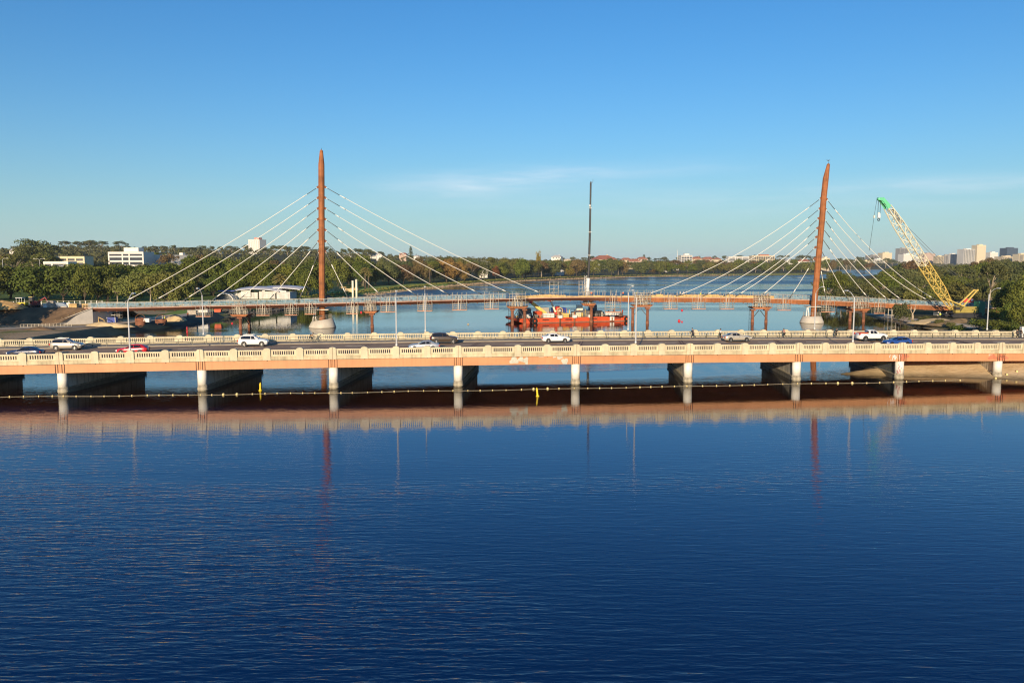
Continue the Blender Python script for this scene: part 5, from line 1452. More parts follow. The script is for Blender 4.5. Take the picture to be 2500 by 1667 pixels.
# ------------------------------------------------------------------ vegetation
def leaf_mat(name, col, col2, rand=0.22):
    m = mat(name, col, 0.75, spec=0.15, col2=col2, scale=3.0, rand=rand)
    b = m.node_tree.nodes["Principled BSDF"]
    b.inputs["Subsurface Weight"].default_value = 0.0
    return m
L_dark = leaf_mat("dark park foliage", (0.145, 0.165, 0.028), (0.062, 0.088, 0.017))
L_brt = leaf_mat("olive park foliage", (0.18, 0.172, 0.042), (0.09, 0.102, 0.026))
L_euc = leaf_mat("eucalypt foliage", (0.132, 0.140, 0.048), (0.062, 0.078, 0.027))
L_brn = leaf_mat("bronze foliage", (0.19, 0.128, 0.052), (0.10, 0.080, 0.033))
L_aut = leaf_mat("autumn yellow foliage", (0.29, 0.20, 0.05), (0.16, 0.12, 0.03))
L_far = leaf_mat("far scrubby foliage", (0.112, 0.118, 0.050), (0.058, 0.07, 0.03), 0.3)
L_palm = leaf_mat("palm frond", (0.26, 0.21, 0.07), (0.13, 0.12, 0.035), 0.1)
m_bark = mat("brown bark", (0.10, 0.075, 0.05), 0.9, var=0.35, scale=2)
m_barkp = mat("pale gum bark", (0.42, 0.34, 0.24), 0.85, var=0.3, scale=1.5)
m_dry = mat("dry frond skirt", (0.30, 0.20, 0.10), 0.9)

def quads_mesh(name, C, N, S_, rng):
    n = len(C)
    N = N / np.linalg.norm(N, axis=1, keepdims=True)
    R_ = rng.normal(size=(n, 3)); U = np.cross(N, R_); U /= np.linalg.norm(U, axis=1, keepdims=True) + 1e-9
    V = np.cross(N, U)
    s = S_[:, None]; e = rng.uniform(.55, 1.0, (n, 1))
    co = np.stack([C - U * s - V * s * e * .4, C + U * s * .3 - V * s * e, C + U * s + V * s * e * .4, C - U * s * .3 + V * s * e], 1).reshape(-1, 3)
    me = bpy.data.meshes.new(name)
    me.vertices.add(4 * n); me.vertices.foreach_set("co", co.ravel())
    me.loops.add(4 * n); me.loops.foreach_set("vertex_index", np.arange(4 * n))
    me.polygons.add(n); me.polygons.foreach_set("loop_start", np.arange(n) * 4); me.polygons.foreach_set("loop_total", np.full(n, 4))
    me.update(calc_edges=True)
    return me
def unit(v): return v / (np.linalg.norm(v, axis=-1, keepdims=True) + 1e-9)
def clump_points(rng, nclump, per, cz, hz_, rr, shell=0.6, flat=1.0, low=-.45):
    """clump centres inside an ellipsoid (radius .5, centre height cz, half height hz_)"""
    d = unit(rng.normal(size=(nclump, 3))); d[:, 2] = np.where(d[:, 2] < low, -d[:, 2], d[:, 2])
    q = shell + (1 - shell) * rng.uniform(0, 1, (nclump, 1))
    c = d * q * np.array([.5 - rr * .55, .5 - rr * .55, hz_ - rr * .5]); c[:, 2] += cz
    r = rr * rng.uniform(.65, 1.25, nclump)
    P, N = [], []
    for k in range(nclump):
        u = unit(rng.normal(size=(per, 3))); u[:, 2] = np.where((u[:, 2] < -.2) & (rng.uniform(size=per) < .7), -u[:, 2], u[:, 2])
        lump = 1 + .16 * np.sin(u[:, :1] * 6 + k) * np.cos(u[:, 1:2] * 7 + 2 * k)
        P.append(c[k] + u * r[k] * lump * rng.uniform(.72, 1.06, (per, 1)) * np.array([1, 1, flat])); N.append(u * .9 + rng.normal(size=(per, 3)) * .42)
    return np.concatenate(P), np.concatenate(N), c
def trunk_mesh(rng, cents, lean=0.0, r=0.022, fork=0.28, nl=6):
    mb = MB(); f = Vector((lean * .3, 0, fork))
    mb.tube([(0, 0, -.03), (lean * .1, 0, fork * .5), f], [r * 1.35, r * 1.05, r * .9], 7)
    for c in cents[:nl]:
        m_ = f.lerp(Vector(c), .5) + Vector((0, 0, .03)); mb.tube([f, m_, Vector(c)], [r * .62, r * .40, r * .14], 5)
    return mb.mesh("trunk")
TREES = {}
def make_kind(kind, seed):
    rng = np.random.default_rng(seed)
    if kind == 'round': P, N, c = clump_points(rng, 36, 125, .53, .475, .185, .6, 1.0, -.8); sz = .025; r = .022
    elif kind == 'euc': P, N, c = clump_points(rng, 24, 95, .64, .36, .15, .35, .75); sz = .021; r = .017
    elif kind == 'open': P, N, c = clump_points(rng, 15, 105, .68, .31, .135, .55, .7); sz = .020; r = .016
    elif kind == 'bush': P, N, c = clump_points(rng, 22, 85, .46, .50, .20, .4); sz = .032; r = .015
    elif kind == 'poplar': P, N, c = clump_points(rng, 24, 70, .52, .48, .16, .2); sz = .028; r = .016
    sizes = sz * rng.uniform(.7, 1.35, len(P))
    me = quads_mesh("crown", P, N, sizes, rng)
    return me, trunk_mesh(rng, c, rng.uniform(-.2, .2), r, {'round': .14, 'euc': .36, 'open': .40, 'bush': .12, 'poplar': .2}[kind], {'open': 11, 'euc': 9}.get(kind, 6))
def tree_mesh(kind, var, lm):
    key = (kind, var, lm.name)
    if key not in TREES:
        base = (kind, var)
        if base not in TREES: TREES[base] = make_kind(kind, 100 + 17 * var + len(kind) * 7)
        c, t = TREES[base]
        c2 = c.copy(); c2.materials.clear(); c2.materials.append(lm)
        t2 = t.copy(); t2.materials.clear(); t2.materials.append(m_barkp if kind in ('euc', 'open') else m_bark)
        TREES[key] = (c2, t2)
    return TREES[key]
TLAB = {}
def tree(px, d, top, wpx, kind, lm, name, label, group, base_z=None):
    X = (px - 1250) / FPX * d * CP ** -1 * 1.0
    X = (px - 1250) / FPX * (d * CP)         # close enough to the row's mean depth
    if 228 < px < 462 and d < 655: top = max(top, 645 + rnd.uniform(0, 7))
    if 100 < px < 215 and d < 545: top = max(top, 645 + rnd.uniform(0, 5))
    X = at(px, 690, d).x
    z0 = base_z if base_z is not None else tz(X, d)
    if z0 < 0.15: z0 = 0.15
    h = at(px, top, d).z - z0
    h = max(h, 2.0)
    w = wpx / FPX * d
    c, t = tree_mesh(kind, rnd.randrange(4), lm)
    o = thing(name, label, "tree" if 'shrub' not in name else "shrub", (X, d, z0 - .1), group, rnd.uniform(0, 6.28))
    o.scale = (w, w * rnd.uniform(.9, 1.1), h)
    obj("trunk", t, o); obj("crown", c, o)
    return o
def jit(a): return rnd.uniform(-a, a)
G1 = "round park trees along the left bank"
# front row of rounded park trees on the left
for i, px in enumerate(np.arange(-70, 262, 46)):
    tree(px + jit(8), 352 + jit(16), 648 + jit(5), 116 + jit(12), 'round', L_dark, "park_tree", "rounded dark green park tree in the row behind the dirt embankment", G1)
for px in (205, 238, 262): tree(px, 330 + jit(8), 652 + jit(3), 74, 'round', L_dark, "park_tree", "rounded dark green park tree in the row behind the dirt embankment", G1)
for px, top, w in ((285, 676, 80), (322, 668, 92), (365, 664, 92), (408, 662, 84), (440, 670, 74)):
    tree(px, 305 + jit(8), top, w, 'euc' if px % 2 else 'round', L_brt, "park_tree", "olive brown spreading park tree behind the left end of the footbridge", "olive park trees at the left end of the footbridge")
for i, px in enumerate(np.arange(205, 760, 34)):
    tree(px + jit(9), 430 + jit(30), 632 + jit(7) + (8 if px > 600 else 0), 92 + jit(12), 'round', L_dark, "park_tree", "tall dark green tree in the dense park row left of the straight pylon", "dense park row left of the pylon")
for px in np.arange(455, 790, 30):
    tree(px + jit(8), 395 + jit(14), 668 + jit(10), 52 + jit(10), 'round' if rnd.random() < .7 else 'bush', L_dark if rnd.random() < .7 else L_euc, "park_tree", "low dark green tree behind the curved roof building", "low trees behind the curved roof building")
for px in np.arange(795, 930, 30):
    tree(px + jit(6), 560 + jit(25), 641 + jit(6), 52 + jit(8), 'round', L_dark, "park_tree", "dark green tree beyond the riverside lawn right of the straight pylon", "trees beyond the riverside lawn")
tree(86, 610, 583, 118, 'euc', L_euc, "tall_tree", "tallest dark tree with layered crown on the left skyline", None)
tree(60, 590, 600, 70, 'euc', L_euc, "tall_tree", "dark tree just left of the tallest tree on the left skyline", None)
tree(40, 560, 616, 84, 'euc', L_brt, "tall_tree", "olive tree in front and left of the tallest skyline tree", None)
tree(214, 520, 617, 66, 'bush', L_aut, "park_tree", "pale yellowish bare tree left of the white apartment block", None)
for px, top, w in ((160, 587, 44), (198, 588, 36), (222, 586, 52), (252, 588, 44), (300, 588, 44), (378, 600, 30), (404, 599, 26), (430, 598, 26), (470, 603, 60)):
    tree(px, 1150 + jit(60), top, w, 'open' if w < 50 else 'euc', L_euc, "skyline_tree", "wide crowned gum tree on the left skyline above the white apartment block", "gum trees on the left skyline")
for px in np.arange(500, 940, 21):
    tree(px + jit(8), 1250 + jit(120), float(np.interp(px, SKY_X, SKY_Y)) - 2 + jit(4), 28 + jit(10), rnd.choice(['open', 'euc', 'euc']), L_euc, "skyline_tree", "small gum tree on the skyline behind the straight pylon", "gum trees on the skyline behind the pylon")
for px in np.arange(0, 900, 26):
    tree(px + jit(10), 640 + jit(80), 622 + jit(8) + (0 if px < 420 else 6), 58 + jit(14), rnd.choice(['round', 'euc', 'euc']), rnd.choice([L_dark, L_euc, L_brn, L_brt]), "hillside_tree", "mixed green tree on the slope between park and left skyline", "trees on the left slope")
# shore trees running away along the lake
def shore_x(d): 
    ys = [p[1] for p in MAIN[1:16]]; xs = [p[0] for p in MAIN[1:16]]; return float(np.interp(d, ys, xs))
for d in np.arange(600, 1150, 17):
    px0 = 1250 + (shore_x(d) - 26 - rnd.uniform(0, 18)) / d * FPX
    tree(px0, d, at(px0, 690, d).z * 0 + 640 - 3 + jit(5) + (d < 700) * 4, 46 * 700 / d + jit(8) + 6, rnd.choice(['round', 'euc', 'round']), rnd.choice([L_dark, L_brt, L_brn, L_euc, L_aut if d < 800 else L_euc]), "shore_tree", "green to bronze tree close to the lake shore left of the black boom", "trees on the lake shore left of the boom")
for px in np.arange(930, 1440, 19):
    d = 700 + (px - 930) * .75 + jit(60)
    tree(px + jit(8), d, 633 + jit(6) + (px > 1250) * 2, 40 + jit(10), rnd.choice(['round', 'euc', 'bush']), rnd.choice([L_dark, L_brn, L_euc, L_brt]), "shore_tree", "tree in the wooded park behind the lake shore left of the black boom", "wooded park left of the boom")
tree(905, 610, 640, 46, 'round', L_dark, "shore_tree", "dark tree beside the date palm right of the straight pylon", None)
tree(1090, 690, 634, 66, 'round', L_aut, "shore_tree", "large yellow autumn tree on the lake shore", None)
tree(1125, 700, 642, 40, 'round', L_aut, "shore_tree", "smaller yellow autumn tree right of the large one", None)
tree(1210, 800, 648, 20, 'bush', mat("rust foliage", (0.22, 0.085, 0.035), 0.8, spec=.15, col2=(0.12, 0.05, 0.02)), "shore_tree", "rust red tree on the lake shore", None)
tree(1314, 960, 611, 17, 'poplar', L_aut, "poplar_tree", "tall narrow brown poplar on the skyline left of the boom", None)
tree(1390, 930, 655, 26, 'bush', L_aut, "shore_shrub", "dome shaped tan tree by the water left of the boom", None)
for px, top, d in ((1003, 599, 980), (1157, 610, 1150)):
    pass
# far shore park: individually spaced trees
for px in list(np.arange(1475, 1660, 27)) + list(np.arange(1690, 2010, 17)):
    tree(px + jit(5), 1225 + jit(30) + (px - 1475) * .12, 643 + jit(4), 30 + jit(6), rnd.choice(['round', 'euc', 'round']), rnd.choice([L_brt, L_euc, L_dark, L_brt]), "far_shore_tree", "rounded olive tree on the lawn of the far lake shore", "trees on the far lake shore")
tree(1652, 1165, 644, 54, 'bush', L_dark, "far_shore_tree", "broad dense dark green clump overhanging the far shore", None)
tree(1597, 1160, 657, 34, 'bush', L_aut, "far_shore_tree", "low wide pale tree at the far water's edge", None)
for px in np.arange(1440, 2140, 16):
    tree(px + jit(6), 1500 + jit(120), 637 + jit(4), 26 + jit(6), rnd.choice(['round', 'euc']), rnd.choice([L_euc, L_dark, L_brn]), "suburb_tree", "tree among the houses behind the far lake shore", "trees among far shore houses")
for px in np.arange(1350, 2200, 23):
    tree(px + jit(9), 2150 + jit(150), float(np.interp(px, SKY_X, SKY_Y)) - 3 + jit(3.5), 22 + jit(8), rnd.choice(['open', 'euc']), L_euc, "skyline_tree", "distant gum tree on the skyline beyond the lake", "gum trees on the far skyline")
# wooded peninsula on the right
G6 = "trees on the wooded right bank"
tp = lambda px: float(np.interp(px, [1990, 2010, 2040, 2075, 2110, 2135, 2165, 2220, 2280, 2340, 2400, 2460, 2520], [708, 690, 653, 668, 676, 672, 655, 641, 650, 648, 634, 634, 640]))
for px in np.arange(2022, 2560, 24):
    tree(px + jit(7), 520 + jit(50), tp(px) + 4 + jit(5), 58 + jit(12), rnd.choice(['euc', 'round', 'bush']), rnd.choice([L_euc, L_dark, L_euc, L_brt]), "bank_tree", "bushy olive green tree on the right bank behind the crane", G6)
for px in np.arange(2005, 2560, 22):
    tree(px + jit(6), 385 + jit(35), max(tp(px) + 16, 672) + jit(8), 60 + jit(12), rnd.choice(['euc', 'bush', 'round']), rnd.choice([L_euc, L_dark, L_brt, L_euc]), "bank_tree", "bushy tree just behind the footbridge on the right bank", "trees behind the footbridge on the right")
for px in np.arange(2018, 2560, 24):
    tree(px + jit(6), 312 + jit(14), max(tp(px) + 34, 696) + jit(8), 62 + jit(14), rnd.choice(['bush', 'euc', 'bush']), rnd.choice([L_euc, L_dark, L_brt]), "bank_shrub", "low dense shrub at the foot of the right bank trees", "shrubs on the right bank")
for px in np.arange(2140, 2560, 26):
    tree(px + jit(7), 760 + jit(90), tp(px) + jit(5) - 2, 44 + jit(8), rnd.choice(['euc', 'round']), rnd.choice([L_euc, L_dark, L_brn]), "bank_tree", "tree on the ridge of the right bank below the city towers", "trees on the ridge of the right bank")
for px, d, top, w in ((2418, 300, 640, 110), (2352, 420, 648, 80)):
    tree(px, d, top, w, 'open', L_euc, "gum_tree", "big gum tree with bare pale branches right of the crane" if px > 2400 else "gum tree with pale trunk above the crane's gantry", None)
for px, d, top, w in ((2478, 234, 690, 62), (2516, 224, 672, 84), (2448, 262, 712, 50), (2508, 195, 728, 70), (2460, 275, 690, 60), (2458, 236, 704, 58), (2494, 226, 684, 80), (2440, 226, 750, 46), (2474, 212, 742, 60)):
    tree(px, d, top, w, 'round', L_dark, "bank_tree", "shaded dark tree at the right edge beyond the bridge", "shaded trees at the right edge")
for px, d, top, w in ((2395, 205, 775, 60), (2430, 195, 778, 64), (2465, 185, 780, 60), (2350, 212, 790, 40), (2500, 178, 785, 60)):
    tree(px, d, top, w, 'bush', L_dark, "bank_shrub", "dark shaded shrub beyond the far parapet at right", "shaded shrubs beyond the far parapet")
tree(2203, 236, 733, 48, 'bush', L_euc, "bank_shrub", "tall olive shrub standing in front of the footbridge left of the crane", None)
for px, d, top, w in ((2262, 240, 771, 34), (2240, 236, 779, 24), (2300, 228, 786, 26), (2150, 282, 760, 40), (2325, 222, 792, 30)):
    tree(px, d, top, w, 'bush', L_euc, "bank_shrub", "small scrubby bush on the sandy bank below the crane", "small bushes below the crane")
# trees outside the frame on the left that shade the embankment, and on the right
for X, Y, h, w in ((-154, 174, 13, 14), (-138, 195, 12.5, 14), (-150, 198, 12, 14), (-163, 178, 14, 15), (-172, 190, 14, 16), (165, 150, 13, 15)):
    c, t = tree_mesh('round', rnd.randrange(4), L_dark)
    o = thing("park_tree", "round tree on the near left bank before the embankment" if X < 0 else "round tree on the near right bank", "tree", (X, Y, max(tz(X, Y), .5)), "round trees near the bridge's " + ("left end" if X < 0 else "right end"), rnd.uniform(0, 6)); o.scale = (w, w, h)
    obj("trunk", t, o); obj("crown", c, o)

# Norfolk pines
def norfolk(px, d, top, wpx, label):
    X = at(px, 640, d).x; z0 = tz(X, d); h = at(px, top, d).z - z0; w = wpx / FPX * d
    t = thing("norfolk_pine", label, "tree", (X, d, z0), None)
    MB().tube([(0, 0, 0), (0, 0, h)], [.45, .06], 7).build("trunk", m_bark, t)
    rng = np.random.default_rng(int(px)); P, N = [], []
    for k in range(13):
        f = k / 13; z = h * (.22 + .76 * f); r = w * .5 * (1 - f) ** .8 + .3
        a = rng.uniform(0, 6.28, 90); q = rng.uniform(.15, 1, 90)
        P.append(np.stack([np.cos(a) * q * r, np.sin(a) * q * r, z - q * r * .12 + rng.normal(size=90) * .25], 1)); N.append(np.stack([rng.normal(size=90) * .4, rng.normal(size=90) * .4 - .2, np.ones(90)], 1))
    P = np.concatenate(P); me = quads_mesh("crown", P, np.concatenate(N), rng.uniform(.5, 1.0, len(P)), rng); me.materials.append(L_euc); obj("crown", me, t)
norfolk(1003, 1000, 599, 20, "tall conical pine on the skyline right of the straight pylon")
norfolk(1572, 2100, 620, 16, "conical dark tree on the far skyline right of the boom")
# palms
def palm(px, d, base_py, top, wpx, label, fan=False, group=None):
    X = at(px, base_py, d).x; z0 = max(tz(X, d), .4); zt = at(px, top, d).z; w = wpx / FPX * d
    h = zt - z0; t = thing("palm_tree", label, "palm", (X, d, z0 - .1), group)
    R_ = w / 2; zc = h - R_ * (.55 if not fan else .8)
    MB().tube([(0, 0, 0), (.1, 0, zc * .5), (0, 0, zc)], [.55 if not fan else .3, .42 if not fan else .22, .5 if not fan else .22], 9).build("trunk", m_bark, t)
    if not fan: MB().lathe([(.35, -1.3), (.75, -.5), (.6, .2), (.2, .5)], (0, 0, zc), 9).build("crown_base", m_dry, t)
    else: MB().lathe([(.3, -2.2), (.9, -1.2), (.5, 0)], (0, 0, zc), 8).build("frond_skirt", m_dry, t)
    nf = 46 if not fan else 26
    r = random.Random(int(px))
    for k in range(nf):
        a = k * 2.39996; el = 1.35 - 2.0 * (k / nf); L_ = R_ * r.uniform(.9, 1.12)
        d_ = Vector((math.cos(a) * math.cos(el), math.sin(a) * math.cos(el), math.sin(el)))
        pts = [Vector((0, 0, zc)) + d_ * L_ * s - Vector((0, 0, .42 * L_ * s * s * (1 if el > -.2 else .3))) for s in (0, .3, .6, .85, 1)]
        sd = d_.cross(Vector((0, 0, 1))).normalized(); f = MB(); vs = []
        for p, w_ in zip(pts, (.08, .28, .34, .24, .04)):
            ww = w_ * R_ * .42; vs += [p - sd * ww - Vector((0, 0, ww * .5)), p + Vector((0, 0, .05)), p + sd * ww - Vector((0, 0, ww * .5))]
        for i in range(4): f.add(vs[i * 3:i * 3 + 6], [(0, 1, 4, 3), (1, 2, 5, 4)])
        f.build("frond", L_palm, t)
palm(686, 352, 718, 667, 46, "large date palm with arching fronds beside the curved roof building")
palm(892, 480, 706, 652, 30, "date palm on the lawn right of the straight pylon")
palm(1049, 620, 695, 645, 26, "date palm by the lake shore, rightmost of the three date palms")
palm(900, 520, 704, 662, 22, "smaller date palm half hidden behind another on the lawn")
for px, top, lab in ((1665, 641, "slender fan palm on the far shore, leftmost of a cluster"), (1672, 639, "slender fan palm on the far shore, middle of a cluster"), (1678, 642, "slender fan palm on the far shore, rightmost of a cluster"), (1717, 645, "single slender fan palm alone on the far shore lawn"), (1558, 640, "slender fan palm among houses on the far shore"), (1584, 638, "slender fan palm right of the white riverside house")):
    palm(px, 1205, 668, top, 10, lab, True, "fan palms on the far shore")
# reeds along the left shore
rng = np.random.default_rng(5)
def scatter_leaf(name, pts, size, lm, label, cat, h=1.0):
    n = len(pts); N = rng.normal(size=(n, 3)); N[:, 2] *= .5
    me = quads_mesh(name, pts, N, size * rng.uniform(.6, 1.3, n), rng); me.materials.append(lm)
    return obj(name, me, label=label, cat=cat, kind="stuff")
pts = []
for _ in range(5200):
    d = rng.uniform(330, 1000) if rng.uniform() < .8 else rng.uniform(1000, 1180); x = float(np.interp(d, [p[1] for p in MAIN[1:16]], [p[0] for p in MAIN[1:16]])) - rng.uniform(3.5, 14) * (1 if d < 700 else 1.6)
    pts.append((x, d, 1.6 + rng.uniform(0, .9)))
scatter_leaf("shore_reeds", np.array(pts), 0.55, L_brt, "low olive reeds and ground cover along the left lake shore", "reeds")
# distant woodland on the hills: one mass
px = rng.uniform(-150, 2560, 4200); d = np.where(px < 1450, rng.uniform(620, 2600, 4200), rng.uniform(1400, 3400, 4200)); X = (px - 1250) / FPX * d
ok = (sdist(X, d, MAIN) > 60) | (sdist(X, d, PEN) > 30); X, d = X[ok], d[ok]; Z = terrain(X, d); k = 62; P, N, SZ = [], [], []
for x, y, z in zip(X, d, Z):
    h = rng.uniform(6, 11); w = rng.uniform(7, 13)
    u = unit(rng.normal(size=(k, 3))); u[:, 2] = np.abs(u[:, 2]) * .9 + .05
    P.append(np.array([x, y, z + h * .35]) + u * np.array([w / 2, w / 2, h * .62]) * rng.uniform(.75, 1.05, (k, 1))); N.append(u + rng.normal(size=(k, 3)) * .4); SZ.append(rng.uniform(.6, 1.25, k))
N = [np.concatenate(N)]; SZ = [np.concatenate(SZ)]
P = np.concatenate(P); me = quads_mesh("distant_woodland", P, np.concatenate(N), np.concatenate(SZ), rng); me.materials.append(L_far)
obj("distant_woodland", me, label="far wooded suburb on the low hills along the horizon", cat="woodland", kind="stuff")
# rocks of the revetment
ico = [(0, 0, 1), (.9, 0, .4), (.28, .85, .4), (-.72, .53, .4), (-.72, -.53, .4), (.28, -.85, .4), (.72, .53, -.4), (-.28, .85, -.4), (-.9, 0, -.4), (-.28, -.85, -.4), (.72, -.53, -.4), (0, 0, -1)]
icf = [(0, 1, 2), (0, 2, 3), (0, 3, 4), (0, 4, 5), (0, 5, 1), (1, 6, 2), (2, 7, 3), (3, 8, 4), (4, 9, 5), (5, 10, 1), (6, 7, 2), (7, 8, 3), (8, 9, 4), (9, 10, 5), (10, 6, 1), (11, 7, 6), (11, 8, 7), (11, 9, 8), (11, 10, 9), (11, 6, 10)]
m_rock = mat("tan limestone rock", (0.40, 0.29, 0.17), 0.9, var=0.4, scale=0.4); m_rockd = mat("dark basalt rock", (0.10, 0.09, 0.075), 0.9, var=0.4, scale=0.5)
def rocks(name, label, m, d0, d1, n, smin, smax, wid):
    mb = MB()
    for _ in range(n):
        d = rnd.uniform(d0, d1); q = rnd.uniform(0, wid); x = shore_x(d) + 1.0 - q; s = rnd.uniform(smin, smax); z = min(max((q - 1.0) * .55 - .25, -.1), 1.9) + s * .2
        mb.add([(x + a * s * rnd.uniform(.7, 1.3), d + b * s * rnd.uniform(.7, 1.3), z + c * s * .7) for a, b, c in ico], icf)
    mb.build(name, m, label=label, cat="rocks", kind="stuff")
rocks("revetment_rocks", "tan limestone boulders lining the curved left lake shore", m_rock, 400, 1180, 2300, .35, .85, 3.0)
rocks("revetment_rocks", "dark rocks along the bank behind the leftmost trestle", m_rockd, 280, 400, 700, .5, 1.1, 5.0)

# ------------------------------------------------------------------ buildings
m_bwhite = mat("white rendered wall", (0.74, 0.70, 0.62), 0.8, var=0.06); m_bcream = mat("cream rendered wall", (0.70, 0.58, 0.38), 0.8, var=0.08); m_bgrey = mat("grey concrete wall", (0.36, 0.34, 0.31), 0.8, var=0.1)
m_bglass = mat("dark window glass", (0.05, 0.06, 0.075), 0.25, var=0.2, scale=.4); m_bdark = mat("dark blue curtain wall", (0.06, 0.085, 0.12), 0.3, var=0.2, scale=.1); m_tile = mat("terracotta roof tile", (0.40, 0.15, 0.085), 0.85, var=0.25, scale=.3); m_tin = mat("pale metal roof", (0.55, 0.52, 0.47), 0.6, var=0.1); m_pinkb = mat("salmon plant room", (0.62, 0.28, 0.22), 0.8)
m_bpinkish = mat("pinkish brick wall", (0.50, 0.36, 0.28), 0.85)
def tower(px0, px1, ytop, d, wall, label, floors=10, rz=0.12, depth=None, plant=True, gl=None, name="apartment_tower", style='bands', group=None, plantm=None, zb=None):
    a, b = at(px0, ytop, d), at(px1, ytop, d); w = (b.x - a.x) * .96; X = (a.x + b.x) / 2; zt = a.z
    z0 = (zb if zb is not None else tz(X, d)) - 1.0; h = zt - z0; dp = depth or w * .8
    t = thing(name, label, "building", (X, d + dp / 2, z0), group, rz)
    MB().box((0, 0, h / 2), (w - .8, dp - .8, h - .3)).build("glazing", gl or m_bglass, t)
    floors = max(3, int(round(h / 3.4))); fh = h / floors
    if style in ('bands', 'grid'):
        for k in range(floors + 1):
            MB().box((0, 0, min(k * fh, h - fh * .2) + fh * .1), (w, dp, fh * (.36 if style == 'bands' else .28))).build("floor_band", wall, t)
    nb = max(3, int(w / 5.5))
    for k in range(nb + 1):
        x = -w / 2 + .35 + (w - .7) * k / nb
        if style != 'solid' and (style == 'grid' or k in (0, nb, nb // 2) or k % 3 == 0):
            MB().box((x, 0, h / 2), (.7 if style == 'grid' else 1.1, dp + .3, h + .1)).build("pier_strip", wall, t)
    if style == 'solid':
        MB().box((0, 0, h / 2 + .1), (w, dp, h)).build("wall", wall, t)
        for k in range(nb * 2):
            x = -w / 2 + w * (k + .5) / (nb * 2); MB().box((x, -dp / 2 - .02, h * .5), (w / nb * .10, .12, h * .92)).build("window_strip", m_bgrey, t)
    else:
        MB().box((w / 2 - .2, 0, h / 2), (.5, dp + .05, h - .02)).build("side_wall", wall, t)
    MB().box((0, 0, h + .35), (w + .3, dp + .3, .7)).build("roof", wall, t)
    if plant: MB().box((w * .08, 0, h + .7 + fh * .5), (w * .42, dp * .5, fh * .9)).build("plant_room", plantm or wall, t)
    return t
GT_ = "city towers on the right skyline"
TW = [(2122, 2150, 624, 2900, m_bgrey, "grey apartment block left of two cream towers on the right skyline", 9, 'grid'), (2152, 2178, 618, 2950, m_bcream, "cream stepped tower left of the crane boom on the skyline", 11, 'solid'), (2195, 2218, 607, 3300, m_bgrey, "grey slab tower just left of the crane boom", 14, 'bands'),
      (2203, 2232, 621, 2800, m_bwhite, "white tower right behind the crane boom", 9, 'solid'), (2253, 2284, 620, 2900, m_bpinkish, "pinkish tower right of the crane boom", 10, 'solid'), (2286, 2304, 626, 2800, m_bcream, "low cream gridded block right of the pinkish tower", 7, 'grid'), (2304, 2315, 624, 2850, m_bgrey, "narrow grey tower beside the low gridded block", 8, 'bands'),
      (2316, 2341, 621, 2900, m_bwhite, "white stepped tower left of the balconied tower", 9, 'grid'), (2350, 2381, 609, 2800, m_bwhite, "white tower with rows of balconies on the right skyline", 13, 'grid'), (2383, 2408, 599, 2850, m_bcream, "tallest cream tower on the right skyline", 16, 'solid'), (2415, 2437, 617, 2900, m_bwhite, "square white tower right of the tallest cream tower", 10, 'solid'),
      (2455, 2486, 606, 3100, m_bdark, "dark blue glass tower on the right skyline", 15, 'bands'), (2444, 2480, 627, 2700, m_bcream, "low cream block in front of the dark glass tower", 6, 'grid'), (2485, 2512, 621, 2600, m_bcream, "cream tower cut by the right edge of the picture", 8, 'bands'),
      (2050, 2078, 636, 2450, m_bwhite, "white riverside flats with balconies, left one", 5, 'bands'), (2080, 2103, 637, 2450, m_bwhite, "white riverside flats with balconies, middle one", 5, 'grid'), (2104, 2130, 638, 2450, m_bcream, "cream riverside flats, right one", 5, 'bands'), (2132, 2160, 634, 2500, m_bwhite, "white flats below the cream stepped tower", 6, 'grid'), (2233, 2250, 630, 2700, m_bwhite, "small white block behind the crane boom", 6, 'grid')]
for a, b, y, d, wm, lab, fl_, sty in TW:
    tower(a, b, y, d, wm, lab, fl_, rz=0.15, style=sty, gl=m_bdark if wm is m_bdark else None, group=GT_, zb=8)
for x in (2465, 2475):
    pass
tower(1661, 1690, 624, 1750, m_bwhite, "white office block with flat roof on the far shore skyline", 6, style='grid')
tower(2004, 2026, 631, 1900, m_bcream, "square cream block behind the leaning pylon", 6, style='solid')
tower(607, 641, 586, 1300, m_bwhite, "white residential tower with salmon roof plant left of the straight pylon", 12, rz=-.35, style='solid', plantm=m_pinkb)
# white apartment block on the left, with balconies, and its long wing
tower(262, 356, 617, 660, m_bwhite, "large white apartment block with deep balconies above the left park", 4, rz=-0.10, depth=16, style='bands', name="apartment_block")
tower(352, 410, 624, 680, m_bwhite, "white apartment wing receding right of the large white block", 4, rz=-0.5, depth=40, style='grid', name="apartment_block", plant=False)
tower(428, 452, 628, 720, m_bwhite, "small white house block with gabled turret right of the apartment wing", 3, rz=-0.3, style='grid', name="apartment_block")
tower(120, 205, 628, 600, m_bcream, "long cream flat roofed building among the left trees", 3, rz=0.05, depth=14, style='bands', name="low_building", plant=False)
tower(105, 165, 641, 545, m_bwhite, "long white low building with red band among the left trees", 2, rz=0.05, depth=12, style='bands', name="low_building", plant=False)
tower(1776, 1830, 627, 1950, m_bwhite, "long white institutional building on the far skyline, left wing", 4, depth=18, style='bands', name="low_building", plant=False)
tower(1832, 1893, 625, 1990, m_bcream, "long cream institutional building with red roof plant on far skyline, right wing", 4, depth=18, style='grid', name="low_building", plantm=m_tile)
